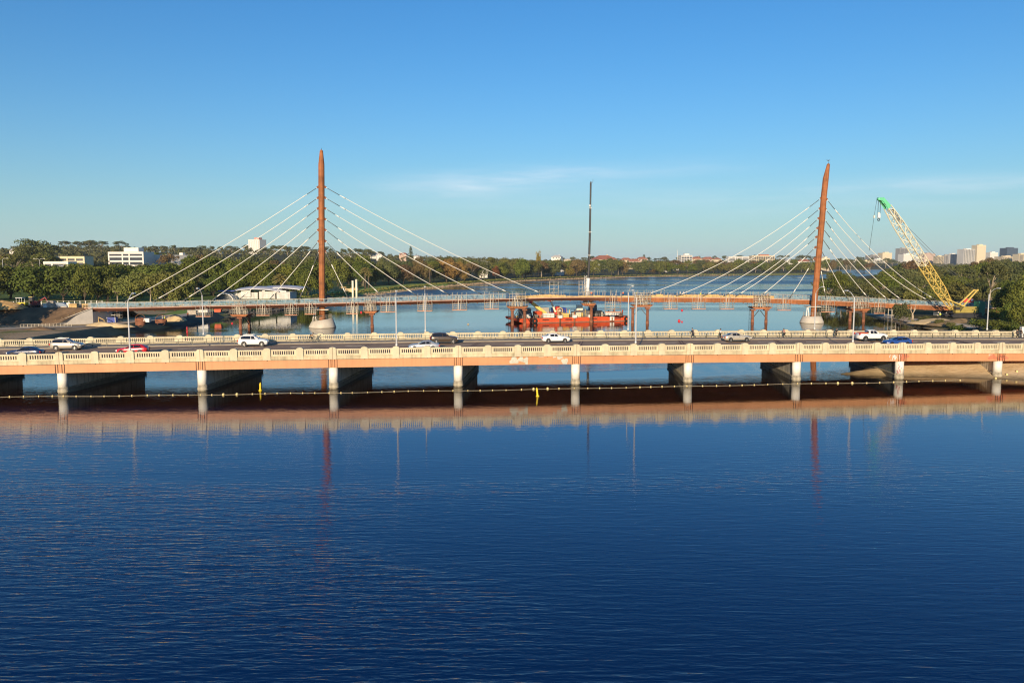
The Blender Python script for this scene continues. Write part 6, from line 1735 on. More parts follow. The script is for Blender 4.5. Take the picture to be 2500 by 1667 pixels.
def house(px, d, ybase, wpx, wall, roof, label, hip=True, group=None, hpx=None):
    X = at(px, ybase, d).x; w = wpx / FPX * d; dp = w * .75; z0 = at(px, ybase, d).z
    g = tz(X, d); h = min(w * .22, 4.5)
    t = thing("house", label, "house", (X, d, g - .3), group, rnd.uniform(-.5, .5))
    z0 = max(z0 - g + .3, .3)
    MB().box((0, 0, (z0 + h) / 2), (w, dp, z0 + h)).build("wall", wall, t)
    r = MB(); o = w * .05; hh = w * .2; q = .25 if hip else .5
    vs = [(-w / 2 - o, -dp / 2 - o, 0), (w / 2 + o, -dp / 2 - o, 0), (w / 2 + o, dp / 2 + o, 0), (-w / 2 - o, dp / 2 + o, 0), (-w * q, 0, hh), (w * q, 0, hh)]
    r.add([(x, y, z + z0 + h) for x, y, z in vs], [(0, 1, 5, 4), (1, 2, 5), (2, 3, 4, 5), (3, 0, 4), (3, 2, 1, 0)])
    ro = r.build("roof", roof, t)
    for k in (-.28, .05, .30): MB().box((w * k, -dp / 2 - .02, z0 + h * .5), (w * .14, .14, h * .42)).build("window", m_bglass, t)
    MB().box((w * .2, dp * .1, z0 + h + hh * .8), (w * .05, w * .05, hh * .8)).build("chimney", wall, ro)
GH = "suburban houses across the lake"
HS = [(1474, 1650, 636, 50, m_bcream, m_tile, "broad house with large terracotta hip roof right of the boom"), (1528, 1700, 637, 26, m_bcream, m_tile, "red roofed house right of the broad terracotta roof"), (1548, 1600, 640, 26, m_bpinkish, m_tile, "brick house with red roof above the far shore palms"), (1567, 1850, 634, 24, m_bpinkish, m_tile, "small red roofed house below the far skyline"),
      (1450, 1330, 652, 20, m_bwhite, m_tin, "white house with arched front right of the boom foot"), (1468, 1360, 650, 22, m_bwhite, m_tin, "white house right of the arched white house"), (1580, 1290, 657, 20, m_bwhite, m_tin, "white two storey house behind the far shore"), (1619, 1280, 656, 22, m_bwhite, m_tin, "white gabled house left of the dense dark clump"), (1648, 1420, 645, 16, m_bwhite, m_tin, "small pale house above the dense dark clump"),
      (1545, 1420, 649, 26, m_bcream, m_tile, "long low red roofed house on the far shore"), (1700, 1900, 634, 26, m_bcream, m_tile, "terracotta roofed house right of the white office block"), (1728, 1950, 634, 26, m_bpinkish, m_tile, "wide terracotta roofed house further right of the office block"), (1750, 1900, 634, 18, m_bcream, m_tile, "pale house with terracotta roof, third right of the office block"), (1925, 1800, 637, 18, m_bwhite, m_tin, "white house left of the leaning pylon's mast"), (1963, 1850, 640, 26, m_bwhite, m_tile, "white house with red roof just left of the leaning pylon"),
      (1275, 1300, 640, 16, m_bwhite, m_tin, "white roofed house above the autumn trees left of the boom"), (1360, 1500, 630, 24, m_bwhite, m_tin, "long white house on the skyline left of the boom"), (1385, 1300, 634, 14, m_bcream, m_tin, "cream house near the boom on the left"), (1345, 1350, 641, 14, m_bwhite, m_tin, "small white house left of the boom below the skyline"), (1180, 850, 641, 18, m_bwhite, m_tin, "white roofed pavilion among lake shore trees"),
      (1018, 1250, 626, 14, m_bwhite, m_tin, "white house beside the conical pine"), (985, 1250, 622, 18, m_bpinkish, m_tile, "pink house left of the conical pine"), (912, 1300, 622, 24, m_bwhite, m_tin, "white house on the skyline left of the conical pine"), (850, 1350, 624, 16, m_bwhite, m_tin, "small white house right behind the straight pylon"), (925, 1200, 621, 12, m_bwhite, m_tin, "small white house on the slope right of the straight pylon"), (537, 1200, 615, 14, m_bwhite, m_tin, "small white house left of the white residential tower"), (555, 1250, 622, 10, m_bcream, m_tile, "tiny cream house below the white residential tower"),
      (38, 900, 612, 20, m_bwhite, m_tin, "white roofed house on the left slope below the tallest tree"), (80, 800, 622, 14, m_bcream, m_tile, "cream house in front of the tallest tree"), (5, 820, 628, 12, m_bwhite, m_tin, "white house at the left edge of the picture"), (118, 470, 652, 14, m_bwhite, m_redm, "white shop with red awning among the left trees"), (150, 470, 658, 30, m_bcream, m_tin, "pale roofed low house behind the park tree row"), (1425, 1150, 660, 20, m_bgrey, m_tin, "dark boathouse by the water behind the boom"), (1366, 1010, 662, 18, m_bwhite, m_tin, "white sail roofed pavilion by the water left of the boom")]
for px, d, yb, w, wm, rm, lab in HS: house(px, d, yb + 3, w, wm, rm, lab, group=GH)
t = thing("radio_mast", "thin white radio mast left of the white office block", "mast", (at(1654, 620, 1760).x, 1760, tz(at(1654, 620, 1760).x, 1760)))
MB().tube([(0, 0, 0), (0, 0, at(1654, 610, 1760).z - t.location.z)], [.7, .3], 6).build("mast", m_bwhite, t)
# street lights in the left suburb
for px, top, d, dbl, lab in ((97, 632, 480, True, "double armed street light above the left park trees"), (7, 631, 480, False, "single street light at the left edge above the park")):
    X = at(px, 650, d).x; z0 = tz(X, d); h = at(px, top, d).z - z0; t = thing("street_light", lab, "street light", (X, d, z0))
    MB().tube([(0, 0, 0), (0, 0, h - .6)], [.16, .1], 7).build("pole", m_lampw, t)
    for s in ((-1, 1) if dbl else (1,)):
        MB().tube([(0, 0, h - .7), (s * .8, 0, h), (s * 2.8, 0, h + .15)], .08, 6).build("arm", m_lampw, t); MB().box((s * 3.1, 0, h + .12), (.9, .35, .18)).build("lamp_head", m_lampw, t)
# curved roof riverside building
bx0, bx1 = at(575, 735, 330).x, at(706, 735, 330).x; gz = tz((bx0 + bx1) / 2, 332)
bld = thing("riverside_pavilion", "low white riverside building with wavy grey metal roofs behind the footbridge", "building", ((bx0 + bx1) / 2, 332, gz))
W_ = bx1 - bx0
for x0, x1, hh in ((-.5, -.12, 2.7), (-.08, .22, 3.1), (.25, .5, 2.9)): MB().box((W_ * (x0 + x1) / 2, 5 + rnd.uniform(-.6, .6), hh / 2), (W_ * (x1 - x0), 10, hh)).build("wall", mat("off white metal wall", (.60, .58, .53), .7, streak=.3), bld)
for k in range(3):
    MB().box((-W_ / 2 + W_ * (k + .5) / 3, -.03, 2.2), (W_ * .18 if k != 1 else W_ * .05, .1, 2.6)).build("shutter", mat("pale shutter", (.62, .60, .56), .7), bld)
m_wroof = mat("light grey metal roof", (0.52, 0.52, 0.54), 0.35, metal=.3, var=.1)
for x0, x1, y0, zz, amp in ((-W_ / 2 - 2, W_ * .30, 7, 4.0, 1.1), (-W_ * .18, W_ / 2 + 3, 12, 4.6, .8)):
    r = MB(); n = 16; vs = []
    for i in range(n + 1):
        f = i / n; x = x0 + (x1 - x0) * f; z = zz + amp * math.sin(math.pi * f) ** .7
        vs += [(x, y0 - 8.5, z - .9), (x, y0, z), (x, y0 + 8, z - .6), (x, y0 - 8.5, z - 1.15), (x, y0, z - .25), (x, y0 + 8, z - .85)]
    fs = []
    for i in range(n):
        a = 6 * i; b = a + 6; fs += [(a, a + 1, b + 1, b), (a + 1, a + 2, b + 2, b + 1), (a + 4, a + 3, b + 3, b + 4), (a + 5, a + 4, b + 4, b + 5), (a + 3, a, b, b + 3), (a + 2, a + 5, b + 5, b + 2)]
    r.add(vs, fs, True); r.build("roof", m_wroof, bld)
MB().box((-W_ / 2 - 3.2, -1.5, 3.4), (6.5, 4, .3)).build("canopy", m_blue, bld); MB().box((-W_ / 2 - 3.2, .6, 1.6), (6.2, .3, 3.2)).build("canopy_wall", m_bwhite, bld)
ax, gz = at(545, 735, 325).x, tz(at(545, 735, 325).x, 327)
arc = thing("arched_pavilion", "glazed barrel vault pavilion with white arched rim left of the low white building", "building", (ax, 326, gz))
n = 14; R1, vs, fs = 3.7, [], []
for i in range(n + 1):
    a = math.pi * i / n
    for y in (0, 9): vs.append((-R1 * math.cos(a), y, 1.2 + R1 * .8 * math.sin(a)))
for i in range(n): fs.append((2 * i, 2 * i + 1, 2 * i + 3, 2 * i + 2))
MB().add(vs, fs, True).build("vault", m_wroof, arc)
MB().prism([(-R1 * math.cos(math.pi * i / n) * .97, 1.2 + R1 * .77 * math.sin(math.pi * i / n)) for i in range(n + 1)] + [(R1 * .97, 0), (-R1 * .97, 0)], 1.0, 8.5, 'y').build("glazing", mat("grey arch glazing", (.14, .15, .16), .25), arc)
for y in (0, 3, 6, 9): MB().tube([(-R1 * math.cos(math.pi * i / n), y, 1.2 + R1 * .8 * math.sin(math.pi * i / n)) for i in range(n + 1)], .22, 6).build("arch_rib", m_bwhite, arc)
for s in (-1, 1): MB().box((s * R1, 4.5, .6), (.3, 9.2, 1.2)).build("side_wall", m_bwhite, arc)
# ------------------------------------------------------------------ earthworks and site on the left bank
m_dirt = mat("dark turned earth", (0.20, 0.125, 0.065), 0.95, var=0.45, scale=0.35, bump=0.6, bscale=1.2)
m_sandh = mat("orange sand", (0.55, 0.34, 0.13), 0.95, var=0.25, scale=0.6, bump=0.4, bscale=2)
m_sandy = mat("yellow sand", (0.66, 0.49, 0.26), 0.95, var=0.3, scale=0.5, bump=0.4, bscale=2)
m_track = mat("pale compacted track", (0.55, 0.45, 0.32), 0.95, var=0.3, scale=0.2, bump=0.2, bscale=1)
m_matt = mat("dark green bank matting", (0.022, 0.055, 0.045), 0.9, var=0.35, scale=0.5, bump=0.3, bscale=1)
m_wingw = mat("pale board marked concrete", (0.46, 0.43, 0.39), 0.85, var=0.18, scale=0.25)
WA = ground_at(122, 797.5, 1.6); WB = at(225, 751, 221.5)
def emb():
    ni, nj = 46, 14; X = np.zeros((nj, ni)); Y = np.zeros((nj, ni)); Z = np.zeros((nj, ni))
    for j in range(nj):
        for i in range(ni):
            f = i / (ni - 1); 
            if j < 9:
                g = j / 8; xr = WA.x + (WB.x - WA.x) * g
                x = xr - 0.05 - f * 120; y = 212.6 + 9.4 * g - f * 1.0; z = 1.3 + (6.35 - 1.3) * g ** 1.05
                z += .16 * math.sin(x * .9 + g * 5) * math.sin(math.pi * g)
            else:
                g = (j - 8) / 5; x = WB.x - .05 - f * 120; y = 222.0 - f + g * 22; z = 6.35 if j < 12 else (6.35 if j == 12 else 1.5)
                if j == 13: y = 222 + 30
            X[j, i], Y[j, i], Z[j, i] = x, y, z
    return grid_mesh("embankment", X, Y, Z, -5)
em = emb(); em.materials.append(m_dirt); obj("embankment", em, kind="structure")
ab = thing("bridge_abutment", "pale concrete abutment with sloping wing wall at the footbridge's left end", "abutment", (WB.x, WB.y, 1.0))
w = MB(); 
def slab(pts, th):
    n = len(pts); a = [Vector(p) for p in pts]; nr = (a[1] - a[0]).cross(a[2] - a[0]).normalized() * th
    return MB().add(a + [p + nr for p in a], [tuple(range(n)), tuple(range(2 * n - 1, n - 1, -1))] + [(i, (i + 1) % n, n + (i + 1) % n, n + i) for i in range(n)])
slab([(WA.x, WA.y - .3, 0.4), (WB.x + .2, WB.y - .3, 0.4), (WB.x + .2, WB.y - .3, WB.z - .05), (WA.x, WA.y - .3, 2.15)], -.5).build("wing_wall", m_wingw, ab, world=True)
cp = MB().bar((WA.x - .1, WA.y - .25, 2.2), (WB.x + .25, WB.y - .25, WB.z), .62, .16); cp.build("coping", m_conc, ab, world=True)
slab([(WB.x + .21, WB.y - .3, 0.3), (WB.x + 2.0, WB.y + 7, 0.3), (WB.x + 2.0, WB.y + 7, WB.z - 1.2), (WB.x + .21, WB.y - .3, WB.z - 1.2)], -.5).build("bearing_wall", m_wingw, ab, world=True)
for k in range(1, 7):
    p = WA.lerp(WB, k / 7); MB().tube([(p.x, p.y, p.z * 0 + 2.2 + (WB.z - 2.2) * k / 7), (p.x, p.y, 2.9 + (WB.z - 2.2) * k / 7)], .06, 5).build("edge_peg", m_timber, ab, world=True)

def ground_strip(name, ctr, wid, m, dz=.07, n=40, kind="structure", **kw):
    t = np.linspace(0, 1, len(ctr)); tt = np.linspace(0, 1, n)
    cx = np.interp(tt, t, [c[0] for c in ctr]); cy = np.interp(tt, t, [c[1] for c in ctr])
    dx, dy = np.gradient(cx), np.gradient(cy); L_ = np.hypot(dx, dy); nx, ny = -dy / L_, dx / L_
    q = np.linspace(-.5, .5, 7)[:, None] * wid
    X = cx + nx * q; Y = cy + ny * q; Z = terrain(X, Y) + dz
    me = grid_mesh(name, X, Y, Z, -5); me.materials.append(m); return obj(name, me, kind=kind, **kw)
ground_strip("site_track", [(-160, 196), (-128, 204), (-114, 212), (-108.5, 228), (-106, 252), (-107, 280)], 5.0, m_track, .10)
ground_strip("site_track", [(-128, 215), (-116, 222), (-111, 240), (-109, 262)], 7.0, m_sandy, .06)
ground_strip("bank_matting", [(-109.2, 150), (-107.5, 190), (-106.2, 207), (-100.9, 254), (-101.3, 275)], 4.0, m_matt, .09)
ground_strip("lawn", [(-108, 262), (-112, 300), (-104, 345), (-96, 420)], 14, mat("mown lawn", (0.19, 0.29, 0.03), .95, var=.25, scale=.2), .08)
ground_strip("lawn", [(-98, 430), (-92, 480), (-78, 560), (-62, 640)], 30, mat("sunlit lawn", (0.24, 0.33, 0.045), .95, var=.25, scale=.1), .12)
ground_strip("beach_path", [(131, 290), (127, 262), (124.5, 244), (124, 228), (127, 214), (140, 200)], 3.2, m_track, .12)
ground_strip("far_shore_lawn", [(170, 1050), (285, 1168), (380, 1215), (470, 1255), (540, 1330)], 34, mat("far lawn", (0.17, 0.18, 0.045), .95, var=.2, scale=.03), .35)

def mound(name, px, py, z, rx, ry, h, m, label, seed, cat="mound"):
    p = ground_at(px, py, z); mb = MB(); n, k = 22, 6; vs = []; r = random.Random(seed); fs = []
    ph = [r.uniform(0, 6) for _ in range(4)]
    for j in range(k + 1):
        g = j / k
        for i in range(n):
            a = 2 * math.pi * i / n; q = (1 - g) * (1 + .16 * math.sin(2 * a + ph[0]) + .1 * math.sin(5 * a + ph[1]))
            vs.append((math.cos(a) * rx * q, math.sin(a) * ry * q, h * (1 - (1 - g) ** 1.6) * (1 + .12 * math.sin(3 * a + ph[2] + 3 * g)) - (.3 if j == 0 else 0)))
    for j in range(k):
        for i in range(n): fs.append((j * n + i, j * n + (i + 1) % n, (j + 1) * n + (i + 1) % n, (j + 1) * n + i))
    fs.append(tuple(k * n + i for i in range(n)))
    return mb.add(vs, fs, True).build(name, m, loc=(p.x, p.y, z), label=label, cat=cat)
mound("sand_mound", -8, 752, 6.35, 7.5, 4, 2.1, m_sandh, "orange sand mound on top of the embankment at the left edge", 1)
mound("sand_mound", 30, 752, 6.35, 3.2, 2.4, 1.0, m_sandy, "small yellow sand mound beside the yellow roller", 2)
mound("sand_mound", 250, 796, 1.9, 4.0, 2.5, 1.1, m_sandy, "yellow sand heap at the foot of the abutment", 3)
mound("sand_mound", 280, 796, 1.9, 4.5, 2.2, .8, m_sandy, "low yellow sand heap right of the abutment", 4)
mound("sand_mound", 97, 808, 1.7, 5.5, 2.2, 1.0, m_dirt, "dark earth heap at the toe of the embankment", 5)
mound("sand_mound", 428, 781, 2.0, 3.6, 2.4, 1.5, m_sandy, "tan heap with tarpaulin under the footbridge", 6)
mound("sand_mound", 2290, 788, 1.2, 7.5, 5, 1.2, m_sandy, "pale sand bank below the crawler crane", 7)
mound("sand_mound", 2345, 792, 1.2, 8.5, 5, 1.6, mat("brown dry grass bank", (.26, .18, .09), .95, var=.4, scale=.5, bump=.5, bscale=2), "brown earth bank below the crawler crane's counterweight", 8)
mound("rubble_mound", 2425, 763, 1.8, 9, 5, 4.0, mat("orange rubble", (.36, .23, .13), .95, var=.5, scale=.8, bump=.6, bscale=3), "rubble slope at the right end of the footbridge", 9)
def top_at(px, Y, z): return Vector(((px - 1250) / FPX * (Y * CP + (H - z) * SP), Y, z))
ET = 6.36
# yellow roller
t = thing("road_roller", "bright yellow roller parked on the embankment", "roller", top_at(48, 224, ET))
ry = mat("bright yellow machine paint", (0.80, 0.62, 0.04), .45)
MB().tube([(-1.5, -.95, .7), (-1.5, .95, .7)], .7, 18).build("front_drum", ry, t); MB().tube([(1.3, -.9, .65), (1.3, .9, .65)], .65, 18).build("rear_wheel", m_tyre, t)
MB().prism([(-2.0, .75), (.2, .75), (2.0, .7), (2.1, 1.4), (.9, 1.5), (.5, 1.35), (-1.9, 1.35)], -.8, .8, 'y').build("body", ry, t)
MB().box((.35, 0, 2.75), (1.9, 1.6, .12)).build("canopy", m_wht, t)
for x in (-.4, 1.1):
    for y in (-.7, .7): MB().tube([(x, y, 1.3), (x, y, 2.7)], .05, 5).build("canopy_post", m_wht, t)
MB().box((.5, 0, 1.6), (.6, .6, .5)).build("seat", m_tyre, t)
t = thing("mini_excavator", "dark red and black excavator on the embankment right of the roller", "excavator", top_at(84, 225, ET))
for y in (-.8, .8): MB().prism([(-1.3, .3), (-1.0, 0), (1.0, 0), (1.3, .3), (1.0, .62), (-1.0, .62)], y - .22, y + .22, 'y').build("track", m_tyre, t)
m_maroon = mat("dull maroon machine paint", (.22, .03, .03), .6)
MB().box((.3, 0, 1.25), (2.0, 1.6, 1.1)).build("house", m_maroon, t); MB().box((-.5, -.3, 2.1), (1.0, 1.0, 1.6)).build("cab", m_blackst, t); MB().box((-.5, -.3, 2.95), (1.1, 1.1, .1)).build("cab_roof", m_yel, t)
MB().bar((1.0, .4, 1.5), (3.0, .4, 2.8), .3, .36).build("boom", m_maroon, t); MB().bar((3.0, .4, 2.8), (3.7, .4, 1.2), .22, .28).build("stick", m_maroon, t); MB().prism([(3.4, 1.2), (4.0, 1.2), (3.9, .6), (3.5, .6)], 0, .8, 'y').build("bucket", m_blackst, t)
def stack(px, Y, z, w, d, h, m, label, n=4, name="material_stack", cat="stack", gap=.04):
    t = thing(name, label, cat, top_at(px, Y, z))
    for k in range(n):
        MB().box((rnd.uniform(-.06, .06), rnd.uniform(-.05, .05), h * (k + .5) / n), (w * rnd.uniform(.93, 1), d, h / n - gap), rnd.uniform(-.03, .03)).build("layer", m, t)
    return t
m_pal = mat("weathered pallet wood", (.46, .40, .32), .9, var=.3, scale=2)
stack(126, 224, ET, 2.0, 1.4, 1.9, m_pal, "pale stack of pallets on the embankment", 7)
stack(113, 224, ET, 1.2, 1.0, 1.0, m_wht, "white bagged stack left of the pallets", 3)
stack(180, 224, ET, 2.4, 1.2, 1.1, m_timber, "timber bundle near the end of the embankment", 5)
stack(170, 225, ET, 1.0, 1.0, 1.3, m_wht, "white cube tank left of the timber bundle", 2)
stack(360, 226, 2.1, 1.8, 1.4, 1.1, m_wht, "white crate under the footbridge left of workers", 2)
stack(470, 262, 2.0, 3.0, 1.4, 1.4, m_pal, "grey pallets at the bank edge left of the leftmost trestle", 5)
stack(495, 270, 2.0, 4.0, 1.6, 1.8, m_wht, "white panel stack at the bank edge left of the trestle", 5)
stack(452, 300, 2.3, 4.0, 2.0, 1.2, m_timber, "yellow timber stack on the lawn under the footbridge", 4)
for k, px in enumerate((712, 735, 752, 806, 822, 838, 852, 866)):
    YY = 425 + (k % 3) * 8 + (30 if px > 800 else 0)
    stack(px, YY, tz((px - 1250) / FPX * YY, YY) - .1, 4.4, 2.4, rnd.uniform(2.0, 2.9), m_timber if k % 3 else m_sandy, f"tan timber stack on the bank behind the footbridge, {ORD[k]} from the left", 4)
m_tarp = mat("grey blue tarpaulin", (.22, .27, .33), .7, var=.2)
t = thing("covered_stack", "stack under a grey blue domed tarpaulin on the embankment", "stack", top_at(148, 225, ET))
MB().prism([(-2.4, 0), (2.4, 0), (2.2, .7), (1.2, 1.25), (0, 1.4), (-1.2, 1.25), (-2.2, .7)], -1, 1, 'y').build("tarpaulin", m_tarp, t); MB().box((0, -1.05, .15), (4.4, .12, .3)).build("base", m_pal, t)
t = thing("timber_barrier", "raw timber barrier frame at the end of the embankment", "barrier", top_at(212, 222.5, ET))
for x in (-1.2, -.4, .4, 1.2): MB().box((x, 0, .55), (.12, .1, 1.1)).build("post", m_timber, t)
for z in (.35, .75, 1.05): MB().box((0, -.08, z), (2.7, .06, .16)).build("rail", m_timber, t)
# stair scaffold, blue container, timber frame below the abutment
t = thing("stair_scaffold", "grey scaffold stair tower under the footbridge's left end", "scaffold", top_at(276, 228, 2.0))
f = MB()
for x in (-2, -.6, .6, 2.0):
    for y in (0, 1.4): f.tube([(x, y, 0), (x, y, 3.6)], .05, 5)
for z in (1.0, 1.9, 2.8, 3.5):
    for y in (0, 1.4): f.tube([(-2.1, y - .06, z), (2.1, y - .06, z)], .045, 5)
f.build("frame", m_scaf, t, kind="stuff")
for k in range(7): MB().box((1.3 + .1 * (k % 2), .7, .4 + .45 * k), (1.2, .9, .06)).build("tread", m_scaf, t)
MB().box((-.7, .7, 1.95), (2.6, 1.3, .08)).build("platform", m_wht, t)
t = thing("site_container", "small blue container under the footbridge's left end", "container", top_at(275, 226, 2.0))
MB().box((0, 0, .75), (2.4, 1.6, 1.5)).build("body", m_blue, t); MB().box((0, -.82, .75), (.06, .05, 1.4)).build("door_seam", m_blackst, t)
for s in (-1.15, 1.15): MB().box((s, -.8, .75), (.12, .08, 1.52)).build("corner_post", m_wht, t)
t = thing("formwork_prop_frame", "leaning raw timber frame beside the abutment", "frame", top_at(248, 222, 1.9))
for a, b in (((-.8, 0, 0), (-.8, 0, 1.9)), ((.8, 0, 0), (.8, 0, 1.2)), ((-.8, 0, 1.9), (.8, 0, 1.1)), ((-.8, .8, 0), (-.8, 0, 1.6))): MB().bar(a, b, .16).build("member", m_timber, t)
def ringf(px, Y, z, r, h, label):
    t = thing("ring_formwork", label, "formwork", top_at(px, Y, z)); n = 22
    for k in range(n):
        a = 2 * math.pi * k / n; MB().box((r * math.cos(a), r * math.sin(a), h / 2), (.5, .12, h), a + math.pi / 2).build("stave", m_rustp, t)
    torus((0, 0, h * .8), r + .08, .06).build("hoop", m_rustp, t); t.children[-1].rotation_euler = (0, 0, 0)
    me = t.children[-1].data; me.transform(Matrix.Translation((0, 0, -h * .8))); me.transform(Matrix.Rotation(math.pi / 2, 4, 'X')); me.transform(Matrix.Translation((0, 0, h * .8)))
ringf(343, 226, 2.0, 1.35, 1.15, "rusty round formwork under the footbridge, upper left of three")
ringf(343, 217, 2.0, 1.2, 1.0, "rusty round formwork nearest the bank matting")
ringf(393, 225, 2.0, 1.45, .95, "low rusty round formwork right of the other two")
t = thing("waste_skip", "orange skip on the bank beside the leftmost trestle", "skip", top_at(533, 272, 2.0))
MB().box((0, 0, .75), (2.0, 1.6, 1.4), taper=(1.25, 1.1)).build("bin", m_or, t); MB().box((0, 0, 1.5), (2.6, 1.86, .1)).build("rim", m_ordk, t)
for px, Y, zz, top, k, lab in ((397, 226, 2.1, c_white, 0, "worker in pale shirt under the footbridge, left of a pair"), (402, 226.5, 2.1, c_ye, 1, "worker in yellow hi-vis under the footbridge, right of a pair"), (459, 245, 2.0, c_or, 2, "worker in orange hi-vis walking along the bank matting"), (466, 275, 2.0, c_ye, 3, "worker in yellow hi-vis further along the bank"), (2295, 238, 2.3, c_ye, 4, "worker in yellow hi-vis on the sand below the crane")):
    worker(top_at(px, Y, max(zz, tz(top_at(px, Y, 2).x, Y) + .05)), k * 1.1, lab, top, k)
# fences
def fence(p0, p1, Y0, Y1, z, n, h, label, name="site_fence", m=m_wht, dark=True):
    t = thing(name, label, "fence", top_at((p0 + p1) / 2, (Y0 + Y1) / 2, z)); P = [top_at(p0 + (p1 - p0) * k / n, Y0 + (Y1 - Y0) * k / n, z) for k in range(n + 1)]
    for p in P: MB().box((p.x, p.y, p.z + h / 2), (.2 if dark else .09, .1, h)).build("post", m, t, world=True)
    for q in (.35, .7, .98): MB().bar(P[0] + Vector((0, 0, h * q)), P[-1] + Vector((0, 0, h * q)), .06).build("wire", m_scaf, t, world=True)
    if dark:
        mb = MB(); a, b = P[0], P[-1]; mb.bar(a + Vector((0, .2, h * .42)), b + Vector((0, .2, h * .42)), .04, h * .7); mb.build("shade_cloth", m_matt, t, world=True)
fence(-20, 250, 292, 300, 2.4, 20, 2.3, "site fence of white posts with green shade cloth behind the embankment")
fence(705, 800, 415, 425, 2.3, 22, 1.9, "white post fence across the lawn behind the straight pylon", dark=False)
fence(50, 175, 207, 212, 1.85, 14, 1.1, "low temporary mesh fence along the track below the embankment", m=m_scaf, dark=False)
for px, lab, top in ((862, "pale tall steel pile behind the footbridge, left of two", 686), (871, "pale tall steel pile behind the footbridge, right of two", 683)):
    Y = 385; p = top_at(px, Y, -1.0); zt = at(px, top, Y).z; t = thing("steel_pile", lab, "pile", p); MB().tube([(0, 0, 0), (0, 0, zt + 1.0)], .5, 12).build("shaft", m_pale, t); MB().tube([(0, 0, zt + 1.01), (0, 0, zt + 1.2)], .54, 12).build("cap", m_wht, t)
# right bank pieces
t = thing("support_scaffold", "grey scaffold support tower under the footbridge's right end", "scaffold", top_at(2180, 258, .3)); f = MB()
for x in (-1.6, -.5, 1.0, 2.0):
    for y in (0, 2.5): f.tube([(x, y, -.5), (x, y, 5.2)], .09, 6)
for z in (1.6, 3.4, 5.0):
    for y in (0, 2.5): f.tube([(-1.7, y, z), (2.1, y, z)], .06, 5)
f.tube([(-.5, 0, 3.4), (1.0, 0, .4)], .06, 5); f.build("frame", m_scaf, t, kind="stuff")
t = thing("dead_tree", "small pale dead tree trunk on the shore below the crane", "tree", top_at(2227, 241, 1.2))
MB().tube([(0, 0, -.2), (.1, 0, 1.4), (-.1, 0, 2.4)], [.42, .34, .28], 8).build("trunk", m_barkp, t)
for a, b in (((-.1, 0, 2.3), (-1.0, .2, 4.3)), ((-.05, 0, 2.2), (.9, -.2, 4.0)), ((.4, 0, 3.0), (1.0, .4, 4.9)), ((-.5, .1, 3.2), (-.6, -.3, 4.6))): MB().tube([a, b], [.2, .06], 6).build("branch", m_barkp, t)
t = thing("red_plant_machine", "red machine box on the deck level behind the crane's housing", "machine", top_at(2361, 263, 5.6))
MB().box((0, 0, .9), (3.2, 2, 1.2), taper=(.85, .9)).build("body", m_redm, t); MB().box((1.0, -1.0, 1.1), (.7, .1, .6)).build("vent", m_wht, t); MB().box((0, 0, .15), (3.4, 2.1, .3)).build("skid", m_blackst, t)
t = thing("green_container", "dark green container at the right end of the footbridge", "container", top_at(2386, 256, tz(at(2386, 760, 256).x, 256)))
MB().box((0, 0, 1.5), (2.6, 2.4, 3.0)).build("body", m_green2, t)
for k in range(5): MB().box((-1.1 + k * .55, -1.22, 1.5), (.2, .06, 2.7)).build("rib", m_green2, t)
t = thing("site_office", "grey site cabin below the footbridge's right end", "cabin", top_at(2305, 262, tz(at(2305, 760, 262).x, 262)))
MB().box((0, 0, 1.3), (6, 2.4, 2.6)).build("wall", m_tin, t); MB().box((0, 0, 2.68), (6.3, 2.7, .14)).build("roof", m_wht, t); MB().box((-.8, -1.22, 1.5), (1.4, .06, .9)).build("window", m_bglass, t)
# cropped white sign cabinet at the right end of the bridge
t = thing("signal_cabinet", "pale cabinet on the far parapet at the right edge", "cabinet", walk_at(2499, 22.6))
MB().box((0, 0, 1.1), (.7, .7, 2.0)).build("body", m_wht, t); MB().box((0, 0, 2.15), (.8, .8, .1)).build("lid", m_scaf, t)
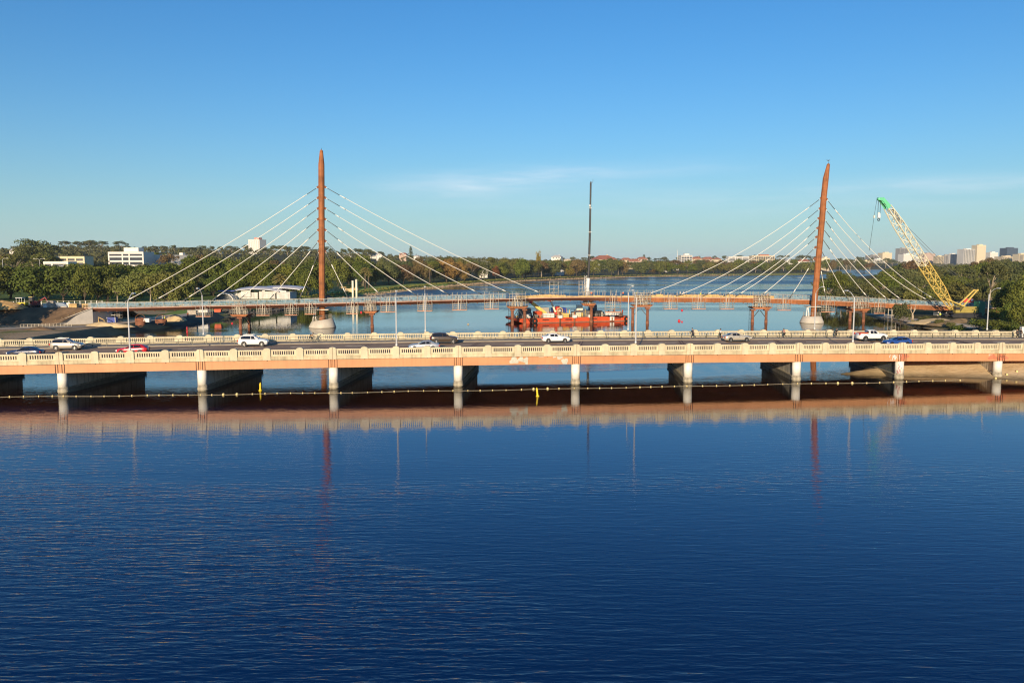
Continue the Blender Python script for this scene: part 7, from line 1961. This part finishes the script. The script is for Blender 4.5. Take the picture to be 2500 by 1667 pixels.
# gulls
m_gull = mat("dark gull", (.08, .08, .09), .7)
for px, py, Y, lab in ((2022, 393, 251, "small bird flying just above the leaning pylon's tip"),):
    p = at(px, py, Y); t = thing("bird", lab, "bird", p)
    MB().lathe([(.02, -.3), (.09, -.1), (.10, .1), (.03, .3)], n=8).build("body", m_gull, t)
    for s in (-1, 1): MB().add([(0, 0, .12), (s * .35, .05, .3), (s * .7, 0, .22), (s * .35, -.06, .1), (0, 0, -.08)], [(0, 1, 2, 3, 4)]).build("wing", m_gull, t)

# ------------------------------------------------------------------ haze
hz_m = bpy.data.materials.new("haze"); hz_m.use_nodes = True
nt = hz_m.node_tree; nt.nodes.remove(nt.nodes["Principled BSDF"])
pv = nt.nodes.new("ShaderNodeVolumePrincipled"); pv.inputs["Color"].default_value = (0.78, 0.88, 1.0, 1); pv.inputs["Density"].default_value = 0.00005; pv.inputs["Anisotropy"].default_value = 0.0
nt.links.new(pv.outputs[0], nt.nodes["Material Output"].inputs["Volume"])
HB = MB(); HB.span((-9100, -3100, -2.8), (9100, 12100, 115)); HB.build("haze", hz_m, kind="stuff")

# ------------------------------------------------------------------ ordinal labels for countable rows
from collections import defaultdict
byl = defaultdict(list)
for o in S.objects:
    if o.parent is None and "label" in o.keys(): byl[o["label"]].append(o)
NUM = ["first", "second", "third", "fourth", "fifth", "sixth", "seventh", "eighth", "ninth", "tenth", "eleventh", "twelfth", "thirteenth", "fourteenth", "fifteenth", "sixteenth", "seventeenth", "eighteenth", "nineteenth", "twentieth"]
TENS = ["", "", "twenty", "thirty", "forty", "fifty", "sixty", "seventy"]
def ordw(n):
    if n < 20: return NUM[n]
    a, b = divmod(n + 1, 10); return {2: "twentieth", 3: "thirtieth", 4: "fortieth", 5: "fiftieth", 6: "sixtieth"}[a] if b == 0 else TENS[a] + "-" + NUM[b - 1]
for lab, os_ in byl.items():
    if len(os_) > 1:
        for i, o in enumerate(sorted(os_, key=lambda q: q.location.x / q.location.y)):
            words = lab.split()
            while len(words) > 12: words.pop()
            o["label"] = f"{lab if len(lab.split()) <= 12 else ' '.join(words)}, {ordw(i)} from left"
